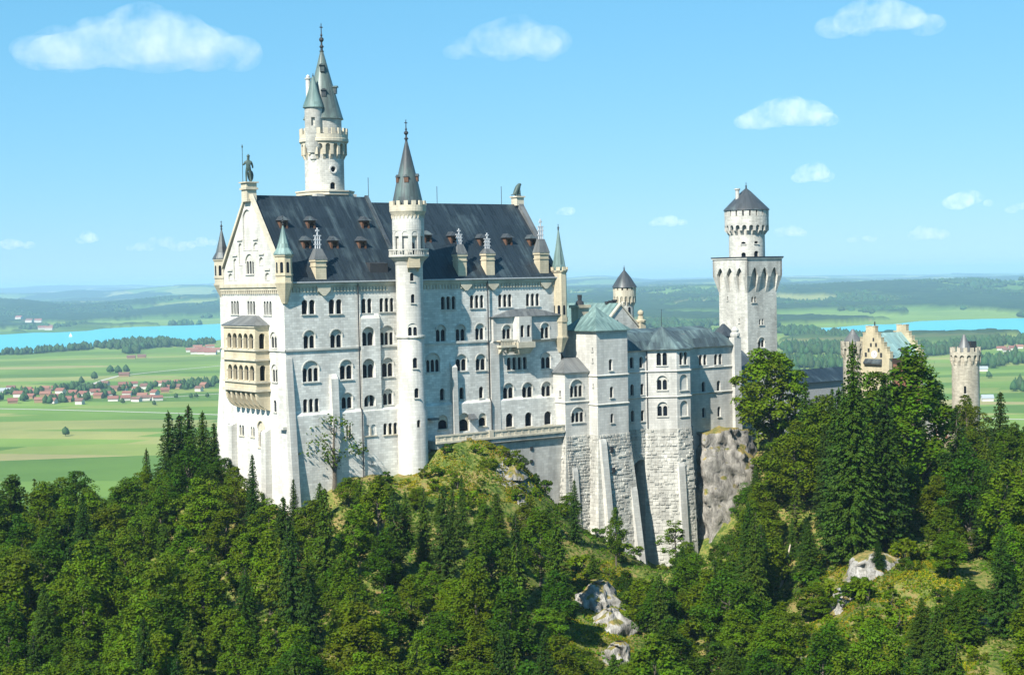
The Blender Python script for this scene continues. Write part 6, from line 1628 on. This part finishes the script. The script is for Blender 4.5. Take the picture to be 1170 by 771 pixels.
def cliff(rings, mat, label, seed, amp=1.4, name='cliff'):
    """lofted rock mass, finely divided and broken up by noise"""
    K = 72; rows = []
    def resample(poly, n):
        p = np.array(poly + [poly[0]], float); d = np.r_[0, np.cumsum(np.hypot(*(p[1:] - p[:-1])[:, :2].T))]; s = np.linspace(0, d[-1], n, endpoint=False)
        return np.stack([np.interp(s, d, p[:, k]) for k in range(3)], 1)
    rs = [resample(r, K) for r in rings]
    for a, b in zip(rs[:-1], rs[1:]):
        nst = max(2, int(np.abs(b[:, 2] - a[:, 2]).mean() / .7))
        for i in range(nst): rows.append(a + (b - a) * i / nst)
    rows.append(rs[-1]); c = rs[-1].mean(0)
    for f in (.75, .5, .25, .02): rows.append(c + (rs[-1] - c) * np.array([f, f, 1]) + np.array([0, 0, (1 - f) * .8]))
    V = np.concatenate(rows); cen = np.concatenate([np.tile(r.mean(0), (K, 1)) for r in rows])
    d = V - cen; d[:, 2] *= .0; d = unit(d)
    W3 = V[:, :3]
    n = noise3(W3, 6, seed, 3) * 2.2 + noise3(W3 * np.array([1, 1, .35]), 2.2, seed + 3, 4) * 1.6 + np.abs(noise3(W3 * np.array([1, 1, .5]), 3.5, seed + 8, 3)) * -1.6
    n = n + (noise3(W3, 1.2, seed + 11, 4) * 1.0 + np.round(noise3(W3, 2.4, seed + 12, 3) * 5) / 5 * .8) * min(1.0, .55 + 1 / amp * .4)
    cl = np.floor((W3 + np.stack([noise3(W3, 5, seed + 20, 3), noise3(W3, 5, seed + 21, 3), noise3(W3, 5, seed + 22, 3)], 1) * 5) / np.array([1.7, 1.7, 2.3])).astype(np.int64)
    n = n * .75 + (_hash(cl[:, 0] + 31 * cl[:, 2], cl[:, 1], 0, seed) - .5) * min(1.3, .5 * amp + .25)
    V = V + d * (n * amp)[:, None]; st_ = np.round(V[:, 2] / 3.1 + noise3(W3, 9, seed + 2) * 1.5); V = V + d * (((st_ * 7.3) % 1.0 - .5) * .5 * amp)[:, None]; V[:, 2] += noise3(W3, 2.5, seed + 6) * amp * .8
    P = np.array([wpos(*v) for v in V])
    R0 = len(rows); idx = np.arange(R0 * K).reshape(R0, K); nx = np.roll(idx, -1, 1)
    q = np.stack([idx[:-1], nx[:-1], nx[1:], idx[1:]], -1).reshape(-1, 4)
    ob = raw_mesh(name, P, q, mat); return tag(ob, label, 'cliff', 'bare rocks on the castle hill')
r0 = [(106.0, -14.5, -84), (123, -19, -84), (131, -10, -84), (124, 2, -84), (106, 2, -84)]
r1 = [(106.6, -11.5, -60), (122, -15.5, -60), (130, -8, -60), (124, 2, -60), (107, 2, -60)]
r2 = [(107.3, -9.5, -45), (119, -12.5, -46), (128, -7, -46), (124, 2, -45), (107.5, 2, -45)]
r3 = [(109.0, -8.0, -38.2), (116, -9.8, -37.4), (126, -6, -38.5), (124, 2, -38), (108.5, 2, -38)]
cliff([r0, r1, r2, r3], ROCKG, 'tall grey cliff with grassy ledges under the bower\'s right-hand range', 71, 1.5)
LEDG = cover
def boulder(x, y, Y, w, h, label, seed, mat=ROCKP, sink=.35):
    p = at(x, y, Y); g = gz1(p[0], p[1]); u, v, _ = uv_of(p)
    rg = random.Random(seed)
    def ring(f, z): return [(u + w * f * math.cos(a) * rg.uniform(.8, 1.2), v + w * .7 * f * math.sin(a) * rg.uniform(.8, 1.2), z) for a in [2 * math.pi * k / 7 for k in range(7)]]
    return cliff([ring(1.3, g - h * .6), ring(1.05, g + h * .05), ring(.85, g + h * .35), ring(.45, g + h * .7)], mat, label, seed, 1.5, 'rock_outcrop')
boulder(683, 688, 312, 5.6, 5.0, 'pale rock outcrop in the gully below the tower block', 81)
boulder(698, 722, 300, 4.2, 4.4, 'lower pale rock running down the gully below the tower block', 82)
boulder(708, 755, 285, 2.6, 4.2, 'narrow pale rock at the bottom of the gully', 83)
boulder(1000, 638, 290, 5.6, 3.6, 'pale rock face in the slope below the yellow gatehouse', 84)
boulder(968, 665, 282, 4.0, 2.6, 'smaller pale rock left of the rock face below the gatehouse', 85)
boulder(586, 535, 347, 2.0, 2.2, 'grey rock ridge at the right edge of the grassy knoll', 86, ROCKG)
boulder(596, 562, 340, 1.6, 2.0, 'lower grey rock at the right edge of the grassy knoll', 90, ROCKG)
boulder(930, 745, 256, 2.2, 2.4, 'small pale rock at the foot of the open slope', 87)
boulder(1120, 700, 262, 2.6, 2.2, 'pale rock among shrubs on the right-hand open slope', 88)
boulder(905, 500, 388, 3.0, 3.0, 'small grey rock beside the foot of the square tower', 89, ROCKG)
# leaning dead trunk
a, b = at(903, 622, 316), at(888, 684, 308)
me = MB().tube([tuple(b - np.array([0, 0, 1])), tuple((a + b) / 2 + np.array([.1, 0, 0])), tuple(a)], [.34, .27, .12], 7)
for f, dx in ((.55, .9), (.75, -.7)):
    p = b + (a - b) * f; me.tube([tuple(p), tuple(p + np.array([dx, -.2, .9]))], [.08, .03], 5)
ob = me.build('dead_trunk', BARKP, None); tag(ob, 'pale bare dead trunk leaning on the slope below the grey cliff', 'dead tree')

# ================================================================== VALLEY: houses, trees, boat
ROOFR = [m_plain('red_tile_roof', (.20, .085, .062), .85), m_plain('brown_tile_roof', (.15, .08, .06), .85), m_plain('grey_metal_hall_roof', (.27, .30, .32), .6), m_plain('orange_tile_roof', (.23, .11, .075), .85)]
HWALL = m_plain('white_render', (.5, .48, .43), .9, var=.05); HWOOD = m_plain('wooden_boards', (.25, .16, .09), .9)
HN = {0: 'red-roofed', 1: 'brown-roofed', 2: 'grey-roofed', 3: 'orange-roofed'}
houses = []
def house(px, py, w, d, h, rot, roof, wall=HWALL, village='near village'):
    p = onz(px, py, ZP + .2); w2, d2 = w / 2, d / 2
    if village == 'far shore':
        ti = int(np.clip(np.searchsorted(th, math.atan2(p[0], p[1])), 0, len(th) - 1)); ri = int(np.clip(np.searchsorted(rr, math.hypot(p[0], p[1])), 0, len(rr) - 1)); p = (p[0], p[1], float(FZ[ri, ti]) - .5)
    root = bpy.data.objects.new('house', None); C.objects.link(root); root.location = p; root.rotation_euler = (0, 0, rot)
    wm = MB().box(-w2, w2, -d2, d2, -1, h); 
    rh = d * .36
    wm.extr_u([(-d2, h), (0, h + rh), (d2, h)], -w2, w2)
    wo = wm.build('wall', wall); wo.parent = root
    pm = MB()
    for s in (-1, 1): pm.extr_u([(0, h + rh + .1), (s * (d2 + .9), h - rh * .13), (s * (d2 + .9), h - rh * .13 + .45), (0, h + rh + .6)], -w2 - 1, w2 + 1)
    ro = pm.build('roof', ROOFR[roof]); ro.parent = root
    root['category'] = 'house'; houses.append([root, px, py, roof, w, village]); return root
rg_ = random.Random(3)
spots = []
for k in range(900):
    x = rg_.uniform(-30, 243); lo, hi = (446, 463) if x < 60 else (443, 463) if x < 110 else (440, 460) if x < 190 else (438, 447)
    if x > 190 and rg_.random() < .75: continue
    y = rg_.uniform(lo, hi)
    if all(abs(x - a) > 6.2 or abs(y - b) > 2.6 for a, b in spots): spots.append((x, y))
    if len(spots) > 54: break
for x, y in spots:
    r = rg_.random()
    if r < .05: house(x, y, rg_.uniform(24, 32), rg_.uniform(12, 16), 6, rg_.uniform(-.3, .3), 2)
    else: house(x, y, rg_.uniform(12, 19), rg_.uniform(9, 13), rg_.uniform(4.5, 6.5), rg_.uniform(-.6, .6), rg_.choice([0, 0, 3, 1, 0]), rg_.choice([HWALL, HWALL, HWOOD]))
for x, y in ((219, 402), (224, 404.5), (229, 401), (233, 404.5), (237, 401.5), (241, 405), (246, 402), (226, 398.5), (240, 398)):
    house(x, y, rg_.uniform(22, 34), rg_.uniform(13, 18), 7, rg_.uniform(-.3, .3), rg_.choice([0, 0, 3]), village='lakeside village')
for x, y in ((150, 409.8), (162, 408.8), (142, 430)): house(x, y, 22, 12, 5, .1, 1, HWOOD, village='open meadow')
for x, y in ((34, 373.5), (39, 375.5), (44, 373), (48, 376.5), (53, 374), (60, 375.5), (28, 371), (22, 370), (56, 377)): house(x, y, 36, 26, 10, rg_.uniform(-.4, .4), rg_.choice([0, 1, 3]), village='far shore')
for x, y, rf_ in ((1113, 427, 1), (1123, 424, 2), (1144, 400, 0), (1150, 402, 1), (1157, 399.5, 0), (1128, 458, 2), (1164, 398, 3)): house(x, y, rg_.uniform(16, 26), 12, 5, rg_.uniform(-.3, .3), rf_, village='right-hand meadows')
gs = {}
for Hh in houses: gs.setdefault((Hh[5], Hh[3], Hh[4] > 24, 'back' if (Hh[2] < 447 and Hh[5] == 'near village') else 'middle' if (Hh[2] < 454 and Hh[5] == 'near village') else 'front' if Hh[5] == 'near village' else ''), []).append(Hh)
for (vil, rf_, bigh, row), hs in gs.items():
    hs.sort(key=lambda q: q[1])
    for k, Hh in enumerate(hs):
        lb = f"{'long' if bigh else 'small'} {HN[rf_]} house " + (f'in the {row} row of the {vil}' if row else f'of the {vil}' if 'village' in vil else f'on the {vil}')
        if len(hs) > 1:
            n_ = len(hs)
            lb += ', ' + (ORD[k] if k <= (n_ - 1) // 2 or k == 0 else (ORD[n_ - 1 - k].replace('left', 'right')))
        Hh[0]['label'] = lb; Hh[0]['group'] = 'houses of the valley'
# valley trees: low rounded or conical crowns with a short stem
def lump_geo(rg, R, H, cone):
    K = 7; prof = [(.05, .12), (.8, .12), (1, .4), (.75, .72), (.04, 1)] if not cone else [(.05, .08), (1, .1), (.6, .45), (.3, .75), (.03, 1)]
    v = []
    for f, z in prof:
        for k in range(K):
            a = 2 * math.pi * k / K; j = rg.uniform(.75, 1.25); v.append((R * f * j * math.cos(a), R * f * j * math.sin(a), H * (z + rg.uniform(-.04, .04))))
    v = np.array(v); idx = np.arange(len(prof) * K).reshape(len(prof), K); nx = np.roll(idx, -1, 1)
    return v, np.stack([idx[:-1], nx[:-1], nx[1:], idx[1:]], -1).reshape(-1, 4)
FARLEAF = m_leaf('valley_tree_leaves', (.036, .075, .022), .3, .1)
def woods(name, polys, spacing, seed, hr=(12, 22), cone=.4, maxn=6000, z=ZP):
    rg = np.random.RandomState(seed); r2 = random.Random(seed); V = []; Q = []; T = []; o = 0
    for poly in polys:
        W3 = np.array([onz(x, y, z)[:2] for x, y in poly]); mn, mx = W3.min(0), W3.max(0)
        n = min(maxn, int((mx - mn).prod() / spacing ** 2) + 1)
        X = rg.uniform(mn[0], mx[0], n); Y = rg.uniform(mn[1], mx[1], n); ok = in_poly(X, Y, [tuple(w) for w in W3])
        for x, y in zip(X[ok], Y[ok]):
            H = r2.uniform(*hr); v, q = lump_geo(r2, H * r2.uniform(.28, .45), H, r2.random() < cone)
            V.append(v + np.array([x, y, z])); Q.append(q + o); T.append(np.clip(np.full(len(v), r2.uniform(.1, .9)), 0, 1)); o += len(v)
    if not V: return None
    ob = raw_mesh(name, np.concatenate(V), np.concatenate(Q), FARLEAF, {'tint': np.concatenate(T)}); return tag(ob, kind='stuff')
def band(pts, w): return [(x, y - w) for x, y in pts] + [(x, y + w * .4) for x, y in reversed(pts)]
woods('woodland', [[(108, 397.5), (125, 394.5), (150, 391.5), (190, 390.5), (196, 393), (205, 395.5), (180, 398), (150, 400.5), (120, 399)], [(140, 401), (155, 400), (160, 404), (142, 405)],
    band([(-30, 407), (0, 406), (30, 405), (60, 402.5), (105, 399)], 1.2), band([(200, 396), (215, 396.5), (245, 393)], 1.6)], 19, 1, (16, 27))
woods('hedgerow', [band([(184, 446.5), (200, 443.5), (225, 440.5), (255, 437)], 1.8), band([(205, 446), (228, 443), (260, 440)], 1.4), band([(50, 462), (70, 459.5), (105, 457)], 2.2), band([(85, 448), (110, 446), (125, 446)], 2.0), band([(140, 446), (152, 445)], 1.5), band([(20, 460), (30, 458)], 1.2), band([(150, 452), (172, 448)], 1.0), band([(0, 452), (30, 450), (50, 452)], 1.2), band([(110, 455), (130, 452)], 1.4), band([(165, 444), (180, 443)], 1.2), band([(-20, 459), (10, 458)], 1.3), band([(60, 448), (90, 445)], 1.2)], 13, 2, (9, 17), .1)
woods('woodland', [[(885, 397), (930, 396), (1000, 399), (1060, 396), (1062, 403), (1000, 408), (900, 405)], [(885, 412), (930, 414), (965, 417), (965, 424), (900, 421), (885, 420)], [(885, 432), (910, 430), (960, 434), (960, 440), (890, 440)],
    [(1050, 400), (1090, 396), (1135, 392), (1180, 389), (1180, 394), (1140, 398), (1100, 404), (1055, 409)], [(1120, 416), (1150, 411), (1180, 409), (1180, 415), (1150, 418), (1122, 423)], [(1148, 444), (1165, 440), (1190, 437), (1190, 446), (1160, 449)],
    band([(660, 388), (700, 386), (760, 384), (830, 386)], 3), [(895, 383), (950, 382), (1010, 388), (1040, 391), (1000, 392), (930, 390)]], 21, 3, (16, 28), .5)
woods('woodland', [band([(896, 357), (960, 352), (1040, 347), (1170, 342)], 1.0), band([(660, 362), (720, 356), (800, 350)], 1.4), band([(10, 352), (60, 350), (120, 349), (180, 345)], .7)], 34, 5, (22, 34), .6, 2500)
def far_woods(seed, n=16000):
    rg = np.random.RandomState(seed); r2 = random.Random(seed)
    a = np.radians(rg.uniform(-20, 20, n * 3)); r = np.exp(rg.uniform(math.log(5200), math.log(17000), n * 3)); X = r * np.sin(a); Y = r * np.cos(a)
    px, py = to_px(X, Y, np.full_like(X, ZP)); ok = ~(in_poly(px, py, LAKE1) | in_poly(px, py, LAKE2)) & (px > -60) & (px < 1230)
    ok &= ((px > 620) & (r > 5400)) | ((px < 300) & (r > 8100)) | ((px >= 300) & (px <= 620) & (r > 9000))
    ok &= fbm(X / 330, Y / 620, 77, 4) > .555
    X, Y, r = X[ok][:n], Y[ok][:n], r[ok][:n]
    ti = np.clip(np.searchsorted(th, np.arctan2(X, Y)), 0, len(th) - 1); ri = np.clip(np.searchsorted(rr, r), 0, len(rr) - 1)
    Zg = (ZP + hills_)[ri, ti]; V = []; Q = []; T = []; o = 0
    for x, y, z in zip(X, Y, Zg):
        H = r2.uniform(18, 32); v, q = lump_geo(r2, H * r2.uniform(.4, .75), H, r2.random() < .4)
        V.append(v + np.array([x, y, z - 2])); Q.append(q + o); T.append(np.full(len(v), r2.uniform(.1, .9))); o += len(v)
    ob = raw_mesh('woodland', np.concatenate(V), np.concatenate(Q), FARLEAF, {'tint': np.concatenate(T)}); return tag(ob, kind='stuff')
far_woods(5)
vt = []
def valley_tree(px, py, H, cone, wide=.4):
    p = onz(px, py, ZP); root = bpy.data.objects.new('meadow_tree', None); C.objects.link(root); root.location = p
    r2 = random.Random(int(px * 7 + py * 13)); v, q = lump_geo(r2, H * wide, H * .92, cone); v = v + np.array([0, 0, H * .08])
    v2, q2 = lump_geo(r2, H * wide * .7, H * .6, cone); v2 = v2 + np.array([H * wide * .4, 0, H * .1])
    me = raw_mesh('crown', np.concatenate([v, v2]), np.concatenate([q, q2 + len(v)]), FARLEAF, {'tint': np.full(len(v) + len(v2), r2.uniform(.3, .7))}, link=False)
    o = bpy.data.objects.new('crown', me); C.objects.link(o); o.parent = root
    tk = MB().tube([(0, 0, -.5), (0, 0, H * .3)], [H * .035, H * .03], 6).build('trunk', BARK); tk.parent = root
    root['category'] = 'tree'; return root
for x, y, H, c, lb in ((75, 498, 13, False, 'lone dark round tree in the green meadow left of the forest'), (126, 426.5, 20, False, 'leftmost of three trees in the meadow beyond the village'), (135, 427.5, 21, False, 'middle of three trees in the meadow beyond the village'), (144, 426, 20, False, 'rightmost of three trees in the meadow beyond the village'), (108, 434, 19, False, 'tree by the pale lane behind the village'),
        (93, 439, 17, False, 'round tree at the village edge beside the pale lane'), (224, 454.5, 10, False, 'small tree in meadow near the gable, right one'), (218, 455, 10, False, 'small tree in meadow near the gable, left one'), (201, 455, 10, False, 'small round tree between the village and the gable'), (176, 463, 9, False, 'small bush-like tree in front of the village halls'), (140, 461, 10, False, 'tree at the front edge of the village'), (237, 454, 9, False, 'small tree in the meadow touching the gable edge'),
        (903, 440, 22, True, 'leftmost conifer standing behind the courtyard wing roof'), (921, 442, 21, True, 'middle conifer standing behind the courtyard wing roof'), (940, 441, 24, True, 'right conifer standing behind the courtyard wing roof'), (1160, 412, 34, True, 'tall dark conifer in the right-hand meadows near the lake'), (1130, 432, 14, False, 'small round tree in the meadow right of the round tower')):
    valley_tree(x, y, H, c)['label'] = lb
# sailing boat on the lake
p = onz(80.5, 384.6, ZP + .3)
bt = bpy.data.objects.new('sailboat', None); C.objects.link(bt); bt.location = p; tag(bt, 'tiny white sailboat out on the left-hand lake', 'boat')
SAILM = m_plain('white_sailcloth', (.8, .8, .78), .8, var=.02)
h_ = MB().loft([[(-6, 0, -.3), (0, -1.6, -.3), (6.5, 0, -.3), (0, 1.6, -.3)], [(-6.5, -.2, 1.3), (-1, -2.2, 1.2), (7.5, 0, 1.6), (-1, 2.2, 1.2)]]).build('hull', SAILM); h_.parent = bt
h_ = MB().tube([(1, 0, 1), (1, 0, 17)], .12, 6).build('mast', LEAD); h_.parent = bt
h_ = MB().extr_v([(.8, 2.5), (.8, 16.5), (-5.5, 2.6)], -.06, .06).build('sail', SAILM); h_.parent = bt
h_ = MB().extr_v([(1.2, 2.2), (1.2, 14), (6.8, 1.9)], -.06, .06).build('sail', SAILM); h_.parent = bt

# ================================================================== CLOUDS (beyond and above the haze)
def m_cloud():
    m, t, out = new_mat('cloud_vapour'); pv = N(t, 'ShaderNodeVolumePrincipled'); pv.inputs['Color'].default_value = (1, 1, 1, 1); pv.inputs['Anisotropy'].default_value = -.15
    tc = N(t, 'ShaderNodeTexCoord'); n = N(t, 'ShaderNodeTexNoise', i_Scale=1.9, i_Detail=8.0, i_Roughness=.72); L(t, tc.outputs['Object'], n.inputs['Vector'])
    r = ramp(t, n.outputs[0], [(.42, (0, 0, 0)), (.60, (.22, .22, .22)), (.85, (1, 1, 1))])
    at_ = N(t, 'ShaderNodeObjectInfo'); s = N(t, 'ShaderNodeSeparateColor'); L(t, at_.outputs['Color'], s.inputs[0])
    L(t, math_(t, 'MULTIPLY', r, math_(t, 'MULTIPLY', s.outputs[0], .02)), pv.inputs['Density']); L(t, pv.outputs[0], out.inputs['Volume']); return m
CLOUDM = m_cloud()
def cloud(x0, x1, y0, y1, alt, dens, label, seed, n=14, flat=.55):
    """cumulus spanning the given patch of sky, its base at height `alt` above the camera"""
    rg = random.Random(seed); xm, ym = (x0 + x1) / 2, y1
    d = ray(xm, ym); t_ = alt / d[2]; P = d * t_; D = P[1]; w = (x1 - x0) / FPX * D; h = (y1 - y0) / FPX * D
    bmx = bmesh.new()
    for k in range(n):
        fx = rg.uniform(-.5, .5); r = h * rg.uniform(.28, .5) * (1 - 1.1 * abs(fx) ** 1.5); r = max(r, h * .16)
        mt = Matrix.Translation((fx * (w - 1.2 * r), rg.uniform(-.3, .3) * min(w, 2 * h), r * .5 + rg.random() * max(0, h * (1 - abs(fx) * 1.4) - 1.5 * r))) @ Matrix.Diagonal((r * rg.uniform(1.0, 1.7), r * 1.1, r * .85, 1))
        bmesh.ops.create_icosphere(bmx, subdivisions=3, radius=1, matrix=mt)
    me = bpy.data.meshes.new('cloud'); bmx.to_mesh(me); bmx.free()
    ob = bpy.data.objects.new('cloud', me); C.objects.link(ob)
    rm = ob.modifiers.new('r', 'REMESH'); rm.mode = 'VOXEL'; rm.voxel_size = max(h / 14, 5)
    nm = bpy.data.meshes.new_from_object(ob.evaluated_get(bpy.context.evaluated_depsgraph_get())); ob.modifiers.clear(); ob.data = nm; nm.name = 'cloud'
    nv = len(nm.vertices); co = np.empty(nv * 3); nm.vertices.foreach_get('co', co); co = co.reshape(-1, 3); S_ = h
    co = co / S_; nm.vertices.foreach_set('co', co.ravel())
    nm.materials.clear(); nm.materials.append(CLOUDM); ob.scale = (S_,) * 3; ob.location = P; ob.rotation_euler = (0, 0, math.atan2(P[1], P[0]) - math.pi / 2)
    ob.color = (dens * 150 / S_, 0, 0, 1)
    return tag(ob, label, 'cloud', 'clouds in the blue sky')
CL = [(34, 300, -6, 72, 1500, 1.0, 'largest white cloud, wide and long at the top left of the sky', 30), (515, 664, 10, 64, 1500, .55, 'thin wide cloud at the top middle of the sky', 16), (844, 954, 100, 142, 1400, 1.0, 'bright puffy cloud above and right of the square tower', 24), (935, 1072, -12, 36, 1500, .7, 'cloud cut by the top edge on the right', 14),
      (908, 952, 180, 206, 1300, .8, 'small round cloud right of the square tower cone', 9), (1078, 1132, 211, 236, 1300, .8, 'small white cloud near the right edge', 9), (744, 784, 238, 257, 1300, .7, 'small cloud left of the square tower turret', 8), (1030, 1088, 252, 273, 1200, .5, 'faint flat cloud low at the right', 8), (876, 925, 253, 270, 1200, .45, 'faint cloud just right of the square tower top', 8),
      (966, 1010, 262, 276, 1200, .4, 'faint small cloud between the low right-hand clouds', 7), (636, 666, 231, 245, 1200, .5, 'tiny faint cloud right of the lion statue', 6), (88, 112, 261, 277, 1200, .6, 'tiny cloud low on the left', 6), (-6, 38, 266, 283, 1200, .6, 'low cloud at the left edge', 7), (140, 232, 265, 286, 1200, .55, 'low flat cloud left of the gable turret', 9), (1152, 1180, 226, 242, 1300, .5, 'cloud fragment touching the right edge', 5), (215, 250, 264, 282, 1200, .6, 'low cloud touching the gable turret spire', 6)]
for k, (x0, x1, y0, y1, alt, dn, lb, n) in enumerate(CL): cloud(x0, x1, y0, y1, alt, dn, lb, 200 + k, n)
for o_ in bpy.data.objects:
    if '_o' in o_: del o_['_o']
